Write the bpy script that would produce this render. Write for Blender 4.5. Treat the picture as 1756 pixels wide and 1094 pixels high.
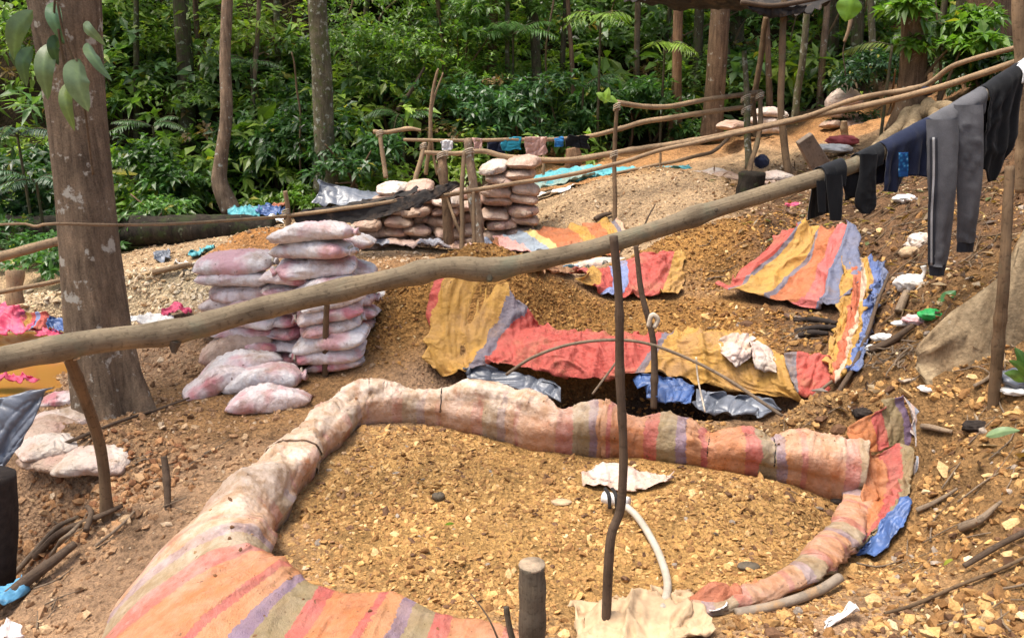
import bpy, math, random
import numpy as np
from mathutils import Vector

for _o in list(bpy.data.objects):
    bpy.data.objects.remove(_o, do_unlink=True)
random.seed(7)
rng = np.random.default_rng(11)
SC = bpy.context.scene
COL = SC.collection
PI = math.pi

# ---------------------------------------------------------------- camera
CAM_Z = 2.6
PITCH = math.radians(17.8)
FPX = 1520.0            # focal length in pixels of the 1756 px wide photograph
cam_data = bpy.data.cameras.new('camera')
cam_data.sensor_width = 36.0
cam_data.lens = 36.0 * FPX / 1756.0
cam_data.clip_start = 0.05
cam_data.clip_end = 400.0
cam = bpy.data.objects.new('camera', cam_data)
COL.objects.link(cam)
cam.location = (0, 0, CAM_Z)
cam.rotation_euler = (PI / 2 - PITCH, 0, 0)
SC.camera = cam

# ---------------------------------------------------------------- sky, sun, exposure
SUN_EL = math.radians(72)
SUN_DIR = Vector((-0.60, -0.05, 0)).normalized()      # compass direction towards the sun
SUN_TO = Vector((SUN_DIR.x * math.cos(SUN_EL), SUN_DIR.y * math.cos(SUN_EL), math.sin(SUN_EL)))
world = bpy.data.worlds.new('World')
SC.world = world
world.use_nodes = True
_nt = world.node_tree
_bg = _nt.nodes['Background']
_sky = _nt.nodes.new('ShaderNodeTexSky')
_sky.sky_type = 'NISHITA'
_sky.sun_disc = False
_sky.sun_elevation = SUN_EL
_sky.sun_rotation = math.atan2(SUN_DIR.x, SUN_DIR.y)
_sky.air_density = 1.0
_sky.dust_density = 6.0
_sky.ozone_density = 0.6
_nt.links.new(_sky.outputs[0], _bg.inputs[0])
_bg.inputs[1].default_value = 0.15
sun_data = bpy.data.lights.new('sun', 'SUN')
sun_data.energy = 2.1
sun_data.angle = math.radians(22)
sun_data.color = (1.0, 0.95, 0.86)
sun = bpy.data.objects.new('sun', sun_data)
COL.objects.link(sun)
sun.location = (0, 0, 20)
sun.rotation_euler = (-SUN_TO).to_track_quat('-Z', 'Y').to_euler()
SC.view_settings.view_transform = 'Standard'
SC.view_settings.look = 'None'
SC.view_settings.gamma = 1.0
SC.view_settings.exposure = 0.88
SC.view_settings.use_curve_mapping = False
SC.render.engine = 'CYCLES'
SC.cycles.max_bounces = 5
SC.cycles.diffuse_bounces = 2
SC.cycles.glossy_bounces = 2
SC.cycles.transmission_bounces = 2
SC.cycles.transparent_max_bounces = 5
SC.cycles.caustics_reflective = False
SC.cycles.caustics_refractive = False

# ---------------------------------------------------------------- maths helpers
def ray(u, v):
    a = (u - 878.0) / FPX
    b = (547.0 - v) / FPX
    return np.array([a, math.cos(PITCH) + b * math.sin(PITCH), -math.sin(PITCH) + b * math.cos(PITCH)])

def P(u, v, Y):
    """the point seen at photo pixel (u, v) that stands at distance Y down the valley"""
    d = ray(u, v)
    t = Y / d[1]
    return np.array([d[0] * t, Y, CAM_Z + d[2] * t])

def PZ(u, v, z):
    d = ray(u, v)
    t = (z - CAM_Z) / d[2]
    return np.array([d[0] * t, d[1] * t, z])

def _h3(i, j, k, s):
    n = (i.astype(np.int64) * 374761393 + j.astype(np.int64) * 668265263 + k.astype(np.int64) * 2147483647 + s * 1274126177) & 0xffffffff
    n = ((n ^ (n >> 13)) * 1274126177) & 0xffffffff
    return ((n ^ (n >> 16)) & 0xffff) / 65535.0

def vnoise(x, y, z=0.0, s=0):
    x = np.asarray(x, float); y = np.asarray(y, float); z = np.asarray(z, float) + np.zeros_like(x)
    xi = np.floor(x); yi = np.floor(y); zi = np.floor(z)
    fx = x - xi; fy = y - yi; fz = z - zi
    fx = fx * fx * (3 - 2 * fx); fy = fy * fy * (3 - 2 * fy); fz = fz * fz * (3 - 2 * fz)
    r = 0
    for a in (0, 1):
        for b in (0, 1):
            for c in (0, 1):
                w = (fx if a else 1 - fx) * (fy if b else 1 - fy) * (fz if c else 1 - fz)
                r = r + w * _h3(xi + a, yi + b, zi + c, s)
    return r * 2 - 1

def fbm(x, y, z=0.0, o=4, s=0):
    r = 0; a = 1.0; t = 0
    x = np.asarray(x, float); y = np.asarray(y, float); z = np.asarray(z, float)
    for k in range(o):
        r = r + a * vnoise(x, y, z, s + k * 17); t += a
        a *= 0.5; x = x * 2.03 + 3.1; y = y * 2.03 + 1.7; z = z * 2.03 + 5.3
    return r / t

def sstep(a, b, x):
    t = np.clip((x - a) / (b - a), 0, 1)
    return t * t * (3 - 2 * t)

def catmull(pts, n):
    """resample a polyline (k, d) to n points, evenly in parameter by chord length"""
    p = np.asarray(pts, float)
    if len(p) == 2:
        t = np.linspace(0, 1, n)[:, None]
        return p[0] * (1 - t) + p[1] * t
    q = np.vstack([2 * p[0] - p[1], p, 2 * p[-1] - p[-2]])
    L = np.r_[0, np.cumsum(np.linalg.norm(np.diff(p[:, :min(3, p.shape[1])], axis=0), axis=1))]
    s = np.linspace(0, L[-1], n)
    i = np.clip(np.searchsorted(L, s, side='right') - 1, 0, len(p) - 2)
    t = ((s - L[i]) / np.maximum(L[i + 1] - L[i], 1e-9))[:, None]
    p0, p1, p2, p3 = q[i], q[i + 1], q[i + 2], q[i + 3]
    return 0.5 * ((2 * p1) + (-p0 + p2) * t + (2 * p0 - 5 * p1 + 4 * p2 - p3) * t ** 2 + (-p0 + 3 * p1 - 3 * p2 + p3) * t ** 3)

# ---------------------------------------------------------------- mesh helpers
def mesh_np(name, V, faces, mat=None, smooth=True, uv=None, attrs=None):
    """faces: list of integer arrays (n,3) / (n,4); uv: per vertex (n,2); attrs: {name: (n,) or (n,3)}"""
    V = np.asarray(V, np.float32)
    me = bpy.data.meshes.new(name)
    faces = [np.asarray(f, np.int32) for f in faces if len(f)]
    me.vertices.add(len(V))
    me.vertices.foreach_set('co', V.ravel())
    idx = np.concatenate([f.ravel() for f in faces])
    cnt = np.concatenate([np.full(len(f), f.shape[1], np.int32) for f in faces])
    me.loops.add(len(idx)); me.polygons.add(len(cnt))
    me.loops.foreach_set('vertex_index', idx)
    me.polygons.foreach_set('loop_start', np.r_[0, np.cumsum(cnt)[:-1]].astype(np.int32))
    me.update(calc_edges=True)
    me.polygons.foreach_set('use_smooth', np.full(len(cnt), bool(smooth)))
    if uv is not None:
        l = me.uv_layers.new(name='UVMap')
        l.data.foreach_set('uv', np.asarray(uv, np.float32)[idx].ravel())
    for k, a in (attrs or {}).items():
        a = np.asarray(a, np.float32)
        if a.ndim == 1:
            at = me.attributes.new(k, 'FLOAT', 'POINT'); at.data.foreach_set('value', a)
        else:
            at = me.attributes.new(k, 'FLOAT_COLOR', 'POINT')
            at.data.foreach_set('color', np.c_[a, np.ones(len(a))].astype(np.float32).ravel())
    if mat is not None:
        me.materials.append(mat)
    me.update()
    return me

def obj(name, me, parent=None, loc=None, rot=None, scale=None):
    o = bpy.data.objects.new(name, me)
    COL.objects.link(o)
    if parent is not None:
        o.parent = parent
    if loc is not None:
        o.location = [float(c) for c in loc]
    if rot is not None:
        o.rotation_euler = rot
    if scale is not None:
        o.scale = (scale,) * 3 if np.isscalar(scale) else scale
    return o

def tag(o, label, cat, group=None, kind=None):
    o['label'] = label
    if cat: o['category'] = cat
    if group: o['group'] = group
    if kind: o['kind'] = kind
    return o

def thing(name, label, cat, loc=(0, 0, 0), group=None):
    o = obj(name, None, loc=loc)
    o.empty_display_size = 0.1
    return tag(o, label, cat, group)

def struct(o):
    o['kind'] = 'structure'
    return o

def grid_faces(n, m, wrap=False, off=0):
    """quads for an n x m vertex grid (n rows); wrap joins the last column to the first"""
    r = np.arange(n - 1)[:, None]
    c = np.arange(m if wrap else m - 1)[None, :]
    c2 = (c + 1) % m
    return np.stack([r * m + c, r * m + c2, (r + 1) * m + c2, (r + 1) * m + c], -1).reshape(-1, 4) + off

def frames(C):
    T = np.gradient(C, axis=0)
    T /= np.maximum(np.linalg.norm(T, axis=1, keepdims=True), 1e-9)
    ref = np.array([0, 0, 1.0])
    if abs(T[:, 2]).mean() > 0.8:
        ref = np.array([0, 1.0, 0.0])
    A = np.cross(ref, T); A /= np.maximum(np.linalg.norm(A, axis=1, keepdims=True), 1e-9)
    B = np.cross(T, A)
    return T, A, B

def tube(pts, radii, n=40, m=10, rough=0.06, fs=9.0, seed=0, knots=0, flat=1.0, bend=0.0):
    """a closed, gently irregular rod through pts; returns V, faces, uv"""
    pts = np.asarray(pts, float)
    radii = np.asarray(radii, float)
    if radii.ndim == 0:
        radii = np.full(len(pts), float(radii))
    D = catmull(np.c_[pts, radii], n)
    C = D[:, :3].copy(); R = D[:, 3].copy()
    L = np.r_[0, np.cumsum(np.linalg.norm(np.diff(C, axis=0), axis=1))]
    if bend:
        C += bend * np.c_[vnoise(L * 2.2, 0 * L, 0, seed), vnoise(L * 2.2, 0 * L + 5, 0, seed), vnoise(L * 2.2, 0 * L + 9, 0, seed)] * np.sin(np.linspace(0, PI, n))[:, None]
    rr = np.random.default_rng(seed + 5)
    for k in range(knots):
        c = rr.uniform(0.05, 0.95) * L[-1]
        R *= 1 + rr.uniform(0.06, 0.18) * np.exp(-((L - c) / (1.1 * R.mean() + 1e-6)) ** 2)
    T, A, B = frames(C)
    th = np.linspace(0, 2 * PI, m, endpoint=False)
    ct, st = np.cos(th)[None, :], np.sin(th)[None, :]
    nz = fbm(np.repeat(L[:, None], m, 1) * fs * 0.6, ct * 1.3 + 0 * L[:, None] + seed, st * 1.3 + 0 * L[:, None], 3, seed)
    Rg = R[:, None] * (1 + rough * 1.6 * nz)
    V = C[:, None, :] + (Rg * ct)[..., None] * A[:, None, :] + (Rg * st * flat)[..., None] * B[:, None, :]
    V = V.reshape(-1, 3)
    uv = np.stack([np.repeat(th[None, :] / (2 * PI), n, 0), np.repeat(L[:, None], m, 1)], -1).reshape(-1, 2)
    F = [grid_faces(n, m, True)]
    k = len(V)
    V = np.vstack([V, C[0], C[-1]]); uv = np.vstack([uv, [0.5, 0], [0.5, L[-1]]])
    a = np.arange(m); b = (a + 1) % m
    F.append(np.stack([np.full(m, k), b, a], -1))
    F.append(np.stack([np.full(m, k + 1), (n - 1) * m + a, (n - 1) * m + b], -1))
    return V, F, uv

def merge(parts):
    """join [(V, faces, uv)] into one"""
    Vs, Fs, Us, o = [], [], [], 0
    for V, F, U in parts:
        Vs.append(V); Us.append(U)
        Fs += [np.asarray(f) + o for f in F]
        o += len(V)
    return np.vstack(Vs), Fs, np.vstack(Us)

def rod(name, pts, radii, mat, parent=None, **k):
    """one rod as an object whose origin is at its first point"""
    V, F, uv = tube(pts, radii, **k)
    o0 = np.asarray(pts[0], float)
    if parent is not None:
        return obj(name, mesh_np(name, V - np.array(parent.location), F, mat, True, uv), parent)
    return obj(name, mesh_np(name, V - o0, F, mat, True, uv), loc=o0)

def sheet_pts(rows, n, m):
    """rows of control points -> (n, m, 3) smooth grid"""
    a = np.stack([catmull(r, m) for r in rows])           # k, m, 3
    return np.stack([catmull_col(a[:, j], n) for j in range(m)], 1)

def catmull_col(p, n):
    q = np.vstack([2 * p[0] - p[1], p, 2 * p[-1] - p[-2]])
    s = np.linspace(0, len(p) - 1, n)
    i = np.clip(s.astype(int), 0, len(p) - 2); t = (s - i)[:, None]
    p0, p1, p2, p3 = q[i], q[i + 1], q[i + 2], q[i + 3]
    return 0.5 * ((2 * p1) + (-p0 + p2) * t + (2 * p0 - 5 * p1 + 4 * p2 - p3) * t ** 2 + (-p0 + 3 * p1 - 3 * p2 + p3) * t ** 3)

def grid_normals(G):
    a = np.gradient(G, axis=1); b = np.gradient(G, axis=0)
    N = np.cross(a, b)
    return N / np.maximum(np.linalg.norm(N, axis=2, keepdims=True), 1e-9)

def ridged(x, y, s):
    return 1 - np.abs(vnoise(x, y, 0, s)) * 2

def folds(u, w, f, s, ang=0.0, aspect=0.22, swirl=0.5, sharp=4.0):
    """long narrow pleats: sharp crests, elongated along a slowly turning direction"""
    a = ang + swirl * vnoise(u * f * 0.22, w * f * 0.22, 0, s + 61)
    x = u * np.cos(a) + w * np.sin(a); y = -u * np.sin(a) + w * np.cos(a)
    n1 = vnoise(x * f, y * f * aspect, 0, s)
    n2 = vnoise(x * f * 2.3 + 7, y * f * aspect * 2.6, 0, s + 1)
    return np.exp(-sharp * np.abs(n1)) + 0.5 * np.exp(-sharp * np.abs(n2)) - 0.55

# cells of the ground that lie under a sheet (so that no gravel is strewn through it)
OCC = np.zeros((640, 640), bool)          # x -8..8, y 0..16, 2.5 cm
def occupy(V, reach=0.35):
    V = V[V[:, 2] - H(V[:, 0], V[:, 1], False) < reach]
    for dx in (-.02, 0, .02):
        for dy in (-.02, 0, .02):
            i = ((V[:, 0] + 8 + dx) / .025).astype(int); j = ((V[:, 1] + dy) / .025).astype(int)
            k = (i >= 0) & (i < 640) & (j >= 0) & (j < 640)
            OCC[i[k], j[k]] = True
def covered(x, y):
    i = np.clip(((x + 8) / .025).astype(int), 0, 639); j = np.clip((y / .025).astype(int), 0, 639)
    return OCC[i, j]

def sheet(name, rows, mat, n=60, m=90, wr=0.02, fu=5.0, fv=3.0, seed=0, parent=None, thick=0.004, edge=0.035, diag=0.5, floor=None, attrs=None, dome=0.0):
    """a crumpled sheet of tarp or cloth through rows of control points"""
    G = sheet_pts(rows, n, m)
    du = np.r_[0, np.cumsum(np.linalg.norm(np.diff(G.mean(0), axis=0), axis=1))]
    dv = np.r_[0, np.cumsum(np.linalg.norm(np.diff(G.mean(1), axis=0), axis=1))]
    U, W = np.meshgrid(du, dv)
    N = grid_normals(G)
    f = 0.9 * folds(U, W, fu * 1.3, seed, 0.5 * diag, max(.18, .22 * fv / fu), .6, 6.0) + 0.55 * folds(U, W, fu * 2.2, seed + 11, 0.5 * diag + 1.1, .3, .8, 4.0) + 0.5 * fbm(U * fu * .8, W * fv * .8, 0, 2, seed + 7)
    if dome:
        G[..., 2] += dome * (np.sin(np.linspace(0, PI, m))[None, :] * np.sin(np.linspace(0, PI, n))[:, None]) ** .7
    if floor is not None:
        G[..., 2] = np.maximum(G[..., 2], H(G[..., 0], G[..., 1]) + floor)
        N = grid_normals(G); N = np.where(N[..., 2:3] < 0, -N, N)
        f = f + .55
    G = G + N * (1.6 * wr * f)[..., None]
    e = edge * np.stack([vnoise(U * 13, W * 13, k, seed + 31) for k in range(3)], -1)
    bd = np.zeros((n, m)); bd[0] = bd[-1] = 1; bd[:, 0] = bd[:, -1] = 1
    bd[1] = np.maximum(bd[1], .5); bd[-2] = np.maximum(bd[-2], .5); bd[:, 1] = np.maximum(bd[:, 1], .5); bd[:, -2] = np.maximum(bd[:, -2], .5)
    G = G + e * bd[..., None]
    V = G.reshape(-1, 3)
    occupy(V)
    uv = np.stack([U, W], -1).reshape(-1, 2)
    uvn = np.stack([(U / max(du[-1], 1e-6)), W / max(dv[-1], 1e-6)], -1).reshape(-1, 2)
    o0 = np.array(parent.location) if parent is not None else np.array([V[:, 0].mean(), V[:, 1].mean(), V[:, 2].min()])
    A = {'un': uvn[:, 0], 'vn': uvn[:, 1]}
    A.update(attrs or {})
    me = mesh_np(name, V - o0, [grid_faces(n, m)], mat, True, uv, A)
    o = obj(name, me, parent, None if parent is not None else o0)
    if thick:
        md = o.modifiers.new('thickness', 'SOLIDIFY'); md.thickness = thick; md.offset = 0
    return o

# ---------------------------------------------------------------- node material helpers
class NT:
    def __init__(s, name, rough=0.7, spec=0.3):
        s.m = bpy.data.materials.new(name); s.m.use_nodes = True
        s.t = s.m.node_tree; s.b = s.t.nodes['Principled BSDF']; s.out = s.t.nodes['Material Output']
        s.b.inputs['Roughness'].default_value = rough
        s.b.inputs['Specular IOR Level'].default_value = spec
    def n(s, typ, **k):
        x = s.t.nodes.new(typ)
        for a, b in k.items(): setattr(x, a, b)
        return x
    def l(s, a, b): s.t.links.new(a, b)
    def val(s, x, sock):
        if isinstance(x, (int, float)): sock.default_value = x
        elif isinstance(x, tuple): sock.default_value = x if len(x) == len(sock.default_value) else (*x, 1)
        else: s.l(x, sock)
    def coord(s, kind='Object'): return s.n('ShaderNodeTexCoord').outputs[kind]
    def mapping(s, src, scale=(1, 1, 1), rot=(0, 0, 0), loc=(0, 0, 0)):
        m = s.n('ShaderNodeMapping'); s.l(src, m.inputs[0])
        m.inputs['Scale'].default_value = scale; m.inputs['Rotation'].default_value = rot; m.inputs['Location'].default_value = loc
        return m.outputs[0]
    def noise(s, src=None, scale=5, detail=4, rough=0.55, dist=0.0, out='Fac'):
        x = s.n('ShaderNodeTexNoise'); x.inputs['Scale'].default_value = scale; x.inputs['Detail'].default_value = detail
        x.inputs['Roughness'].default_value = rough; x.inputs['Distortion'].default_value = dist
        if src is not None: s.l(src, x.inputs['Vector'])
        return x.outputs[out]
    def crease(s, src, scale, detail=4):
        x = s.n('ShaderNodeTexNoise', noise_type='RIDGED_MULTIFRACTAL'); x.inputs['Scale'].default_value = scale; x.inputs['Detail'].default_value = detail
        x.inputs['Distortion'].default_value = 0.6
        s.l(src, x.inputs['Vector']); return x.outputs['Fac']
    def voronoi(s, src, scale, feature='F1', out='Distance'):
        x = s.n('ShaderNodeTexVoronoi', feature=feature); x.inputs['Scale'].default_value = scale
        s.l(src, x.inputs['Vector']); return x.outputs[out]
    def ramp(s, fac, stops, interp='LINEAR'):
        r = s.n('ShaderNodeValToRGB'); r.color_ramp.interpolation = interp
        e = r.color_ramp.elements
        while len(e) > 1: e.remove(e[-1])
        e[0].position = stops[0][0]; e[0].color = (*stops[0][1], 1) if len(stops[0][1]) == 3 else stops[0][1]
        for p, c in stops[1:]:
            k = e.new(p); k.color = (*c, 1)
        s.l(fac, r.inputs[0]); return r.outputs[0]
    def mix(s, f, a, b, mode='MIX'):
        x = s.n('ShaderNodeMix', data_type='RGBA', blend_type=mode); x.clamp_result = False
        s.val(f, x.inputs[0]); s.val(a, x.inputs[6]); s.val(b, x.inputs[7]); return x.outputs[2]
    def math(s, op, a, b=0.0, c=0.0, clamp=False):
        x = s.n('ShaderNodeMath', operation=op); x.use_clamp = clamp
        s.val(a, x.inputs[0]); s.val(b, x.inputs[1]); s.val(c, x.inputs[2]); return x.outputs[0]
    def rng(s, v, a, b, c=0.0, d=1.0):
        x = s.n('ShaderNodeMapRange'); s.l(v, x.inputs[0])
        for i, q in enumerate((a, b, c, d)): x.inputs[i + 1].default_value = q
        return x.outputs[0]
    def attr(s, name, out='Color'):
        x = s.n('ShaderNodeAttribute', attribute_name=name); return x.outputs[out]
    def objrand(s): return s.n('ShaderNodeObjectInfo').outputs['Random']
    def sep(s, v):
        x = s.n('ShaderNodeSeparateXYZ'); s.l(v, x.inputs[0]); return x.outputs
    def bump(s, h, strength=0.5, dist=0.02):
        x = s.n('ShaderNodeBump'); x.inputs['Strength'].default_value = strength; x.inputs['Distance'].default_value = dist
        s.l(h, x.inputs['Height']); s.l(x.outputs[0], s.b.inputs['Normal'])
    def color(s, c): s.val(c, s.b.inputs['Base Color'])
    def rough(s, c): s.val(c, s.b.inputs['Roughness'])

def srgb(r, g, b):
    f = lambda c: ((c / 255 + 0.055) / 1.055) ** 2.4 if c > 10 else c / 255 / 12.92
    return (f(r), f(g), f(b))
# ================================================================ materials
def mat_ground():
    k = NT('earth', 0.9, 0.15)
    co = k.coord('Object')
    base = k.attr('Col')
    n1 = k.noise(co, 3.0, 4, 0.62)
    n2 = k.noise(co, 26, 3, 0.65)
    vo = k.voronoi(co, 38)
    n3 = k.noise(co, 140, 2, 0.6)
    c = k.mix(1.0, base, k.ramp(n1, [(0.30, (0.50, 0.49, 0.48)), (0.48, (1, 1, 1)), (0.70, (1.25, 1.23, 1.2))]), 'MULTIPLY')
    c = k.mix(0.85, c, k.ramp(n2, [(0.3, (0.45, 0.42, 0.4)), (0.5, (1, 1, 1)), (0.7, (1.35, 1.3, 1.2))]), 'MULTIPLY')
    c = k.mix(0.55, c, k.ramp(n3, [(0.3, (0.55, 0.52, 0.5)), (0.7, (1.3, 1.28, 1.2))]), 'MULTIPLY')
    k.color(c)
    h = k.math('ADD', k.math('MULTIPLY', n2, 0.6), k.math('ADD', k.math('MULTIPLY', vo, 0.5), k.math('MULTIPLY', n3, 0.25)))
    k.bump(h, 1.0, 0.05)
    return k.m

def mat_stone():
    k = NT('stone', 0.82, 0.25)
    co = k.coord('Object')
    n = k.noise(co, 90, 3, 0.6)
    k.color(k.mix(0.7, k.attr('Col'), k.ramp(n, [(0.3, (0.5, 0.48, 0.46)), (0.7, (1.35, 1.3, 1.25))]), 'MULTIPLY'))
    k.bump(n, 0.5, 0.006)
    return k.m

def mat_wood(name, dark, light, moss=None, scale=1.0, mossamt=0.55, rough=0.75):
    k = NT(name, rough, 0.25)
    uv = k.coord('UV'); co = k.coord('Object')
    g = k.noise(k.mapping(uv, (26 * scale, 3.2 * scale, 1)), 1.0, 6, 0.7, 0.6)
    b = k.noise(co, 3.5 * scale, 5, 0.6)
    sp = k.noise(co, 42 * scale, 3, 0.55)
    c = k.mix(g, dark, light)
    c = k.mix(1.0, c, k.ramp(b, [(0.3, (0.6, 0.58, 0.56)), (0.5, (1, 1, 1)), (0.7, (1.3, 1.27, 1.2))]), 'MULTIPLY')
    c = k.mix(0.6, c, k.ramp(sp, [(0.32, (0.4, 0.38, 0.36)), (0.45, (1, 1, 1))]), 'MULTIPLY')
    if moss:
        c = k.mix(k.rng(k.noise(co, 2.4 * scale, 6, 0.7), mossamt, mossamt + 0.13), c, moss)
    k.color(c)
    k.bump(k.math('ADD', g, k.math('MULTIPLY', sp, 0.5)), 0.6, 0.012)
    return k.m

def mat_bark(name, dark, light, lichen=(0.45, 0.45, 0.4), lamt=0.66, sc=1.0, moss=None):
    k = NT(name, 0.88, 0.15)
    co = k.coord('Object')
    st = k.noise(k.mapping(co, (14 * sc, 14 * sc, 1.6 * sc)), 1.0, 7, 0.68, 0.4)
    b = k.noise(co, 2.2 * sc, 5, 0.62)
    fine = k.noise(co, 60 * sc, 3, 0.6)
    c = k.mix(k.rng(st, 0.3, 0.7), dark, light)
    c = k.mix(1.0, c, k.ramp(b, [(0.3, (0.6, 0.6, 0.62)), (0.5, (1, 1, 1)), (0.7, (1.35, 1.3, 1.25))]), 'MULTIPLY')
    c = k.mix(0.6, c, k.ramp(fine, [(0.3, (0.5, 0.5, 0.5)), (0.65, (1.25, 1.25, 1.25))]), 'MULTIPLY')
    if moss:
        c = k.mix(k.rng(k.noise(co, 3.3 * sc, 6, 0.72), 0.5, 0.62), c, moss)
    c = k.mix(k.rng(k.noise(co, 6.0 * sc, 4, 0.6), lamt, lamt + 0.05), c, lichen)
    k.color(c)
    k.bump(k.math('ADD', st, k.math('MULTIPLY', fine, 0.35)), 0.8, 0.025)
    return k.m

def mat_leaf(name, rough=0.36, trans=0.38, spec=0.5):
    k = NT(name, rough, spec)
    c = k.attr('Col')
    co = k.coord('Object')
    c = k.mix(0.5, c, k.ramp(k.noise(co, 30, 3, 0.6), [(0.3, (0.7, 0.72, 0.7)), (0.7, (1.25, 1.22, 1.2))]), 'MULTIPLY')
    k.color(c)
    tr = k.n('ShaderNodeBsdfTranslucent')
    k.l(k.mix(1.0, c, (1.5, 1.7, 0.6), 'MULTIPLY'), tr.inputs[0])
    mx = k.n('ShaderNodeMixShader'); mx.inputs[0].default_value = trans
    k.l(k.b.outputs[0], mx.inputs[1]); k.l(tr.outputs[0], mx.inputs[2]); k.l(mx.outputs[0], k.out.inputs[0])
    return k.m

MUD = (0.36, 0.205, 0.10)
def mat_tarp(name, stops, period=None, use='un', warp=0.02, mudcol=MUD, mudlo=0.48, mudhi=0.72, mudattr=False, fade=0.08, pale=(0.5, 0.38, 0.28), rough=0.46, vwarp=0.0):
    """woven striped tarp: stops = [(start, colour)] over 0..1 of the pattern"""
    k = NT(name, rough, 0.35)
    co = k.coord('Object'); uv = k.coord('UV')
    if period:
        x = k.sep(uv)[0]
        x = k.math('ADD', x, k.math('MULTIPLY', k.math('SUBTRACT', k.noise(co, 3, 2), 0.5), warp * 2))
        x = k.math('FRACT', k.math('DIVIDE', x, period))
    else:
        x = k.attr(use, 'Fac')
        if vwarp:
            x = k.math('ADD', x, k.math('MULTIPLY', k.attr('vn' if use == 'un' else 'un', 'Fac'), vwarp))
        x = k.math('ADD', x, k.math('MULTIPLY', k.math('SUBTRACT', k.noise(co, 4, 3), 0.5), warp * 2), clamp=True)
    c = k.ramp(k.math('ADD', x, k.math('MULTIPLY', k.math('SUBTRACT', k.noise(co, 60, 2), 0.5), 0.05 if period else 0.012)), stops, 'CONSTANT')
    # sun-bleached, dusty fabric
    bl = k.noise(co, 5.5, 6, 0.65)
    c = k.mix(k.math('MULTIPLY', k.rng(bl, 0.35, 0.75), fade * 2), c, pale)
    grime = k.noise(co, 14, 6, 0.7)
    c = k.mix(0.7, c, k.ramp(grime, [(0.3, (0.62, 0.56, 0.5)), (0.5, (1, 1, 1)), (0.75, (1.12, 1.1, 1.08))]), 'MULTIPLY')
    mud = k.rng(k.noise(co, 3.1, 5, 0.72), mudlo, mudhi)
    if mudattr:
        a = k.attr('mud', 'Fac')
        c = k.mix(k.math('MULTIPLY', a, k.rng(k.noise(co, 6.5, 6, 0.7), 0.22, 0.46), clamp=True), c, k.mix(k.rng(k.noise(co, 9, 5, 0.7), 0.38, 0.62), (0.48, 0.32, 0.20), (0.76, 0.62, 0.50)))
        mud = k.math('MULTIPLY', mud, k.math('ADD', k.math('MULTIPLY', a, 0.6), 0.4))
    c = k.mix(k.math('MULTIPLY', mud, 0.85), c, mudcol)
    spk = k.rng(k.noise(co, 34, 2, 0.5), 0.70, 0.74)
    c = k.mix(k.math('MULTIPLY', spk, 0.8), c, (0.14, 0.075, 0.035))
    k.color(c)
    weave = k.noise(k.mapping(uv, (60, 60, 1)), 5, 2, 0.5)
    h = k.math('ADD', k.math('MULTIPLY', k.noise(co, 24, 5, 0.65), 0.7), k.math('MULTIPLY', weave, 0.15))
    fo = k.crease(k.mapping(uv, (9, 5.5, 1), (0, 0, 0.35)), 1.0, 3)
    fo2 = k.crease(k.mapping(uv, (13, 4, 1), (0, 0, -0.6)), 1.0, 2)
    k.bump(k.math('ADD', k.math('MULTIPLY', h, 0.5), k.math('MULTIPLY', k.math('ADD', fo, fo2), 0.5)), 1.0, 0.05)
    return k.m

def mat_sack(name, base, stain, pink, pinkamt):
    k = NT(name, 0.5, 0.35)
    co = k.coord('Object'); r = k.objrand()
    sh = k.n('ShaderNodeVectorMath', operation='ADD'); k.l(co, sh.inputs[0])
    cx = k.n('ShaderNodeCombineXYZ'); k.l(k.math('MULTIPLY', r, 37.0), cx.inputs[0]); k.l(k.math('MULTIPLY', r, 91.0), cx.inputs[1]); k.l(cx.outputs[0], sh.inputs[1])
    v = sh.outputs[0]
    c = k.mix(k.rng(k.noise(v, 7, 4, 0.6), 0.35, 0.7), base, tuple(x * 0.82 for x in base))
    c = k.mix(k.math('MULTIPLY', k.rng(k.noise(v, 2.6, 3, 0.55), 0.48, 0.6), pinkamt), c, pink)
    c = k.mix(k.math('MULTIPLY', k.rng(k.noise(v, 4.4, 7, 0.72), 0.47, 0.68), 0.8), c, stain)
    c = k.mix(k.math('MULTIPLY', k.rng(k.sep(co)[2], 0.0, -0.075), 0.35), c, stain)  # blends that darker colour in towards the sack's underside
    c = k.mix(k.rng(k.noise(v, 26, 3, 0.6), 0.68, 0.74), c, tuple(x * 0.45 for x in stain))
    k.color(c)
    w = k.noise(k.mapping(v, (8, 40, 10)), 1.0, 4, 0.6)
    lw = k.math('ADD', k.crease(k.mapping(v, (5, 13, 13), (0, 0, .3)), 1.0, 3), k.crease(k.mapping(v, (11, 6, 8), (0, 0, -.5)), 1.0, 2))
    k.bump(k.math('ADD', k.math('MULTIPLY', lw, 0.5), k.math('ADD', k.math('MULTIPLY', k.noise(v, 13, 3, 0.65), .5), k.math('MULTIPLY', w, 0.3))), 1.0, 0.04)
    return k.m

def mat_plain(name, col, rough=0.7, var=0.25, scale=9.0, bump=0.4, spec=0.3, stain=None, stlo=0.55, metallic=0.0):
    k = NT(name, rough, spec)
    co = k.coord('Object')
    n = k.noise(co, scale, 6, 0.65)
    c = k.mix(1.0, col, k.ramp(n, [(0.3, (1 - var,) * 3), (0.7, (1 + var,) * 3)]), 'MULTIPLY')
    if stain:
        c = k.mix(k.rng(k.noise(co, scale * 0.7, 7, 0.72), stlo, stlo + 0.15), c, stain)
    k.color(c)
    k.bump(k.noise(co, scale * 4, 4, 0.6), bump, 0.01)
    return k.m

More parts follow.
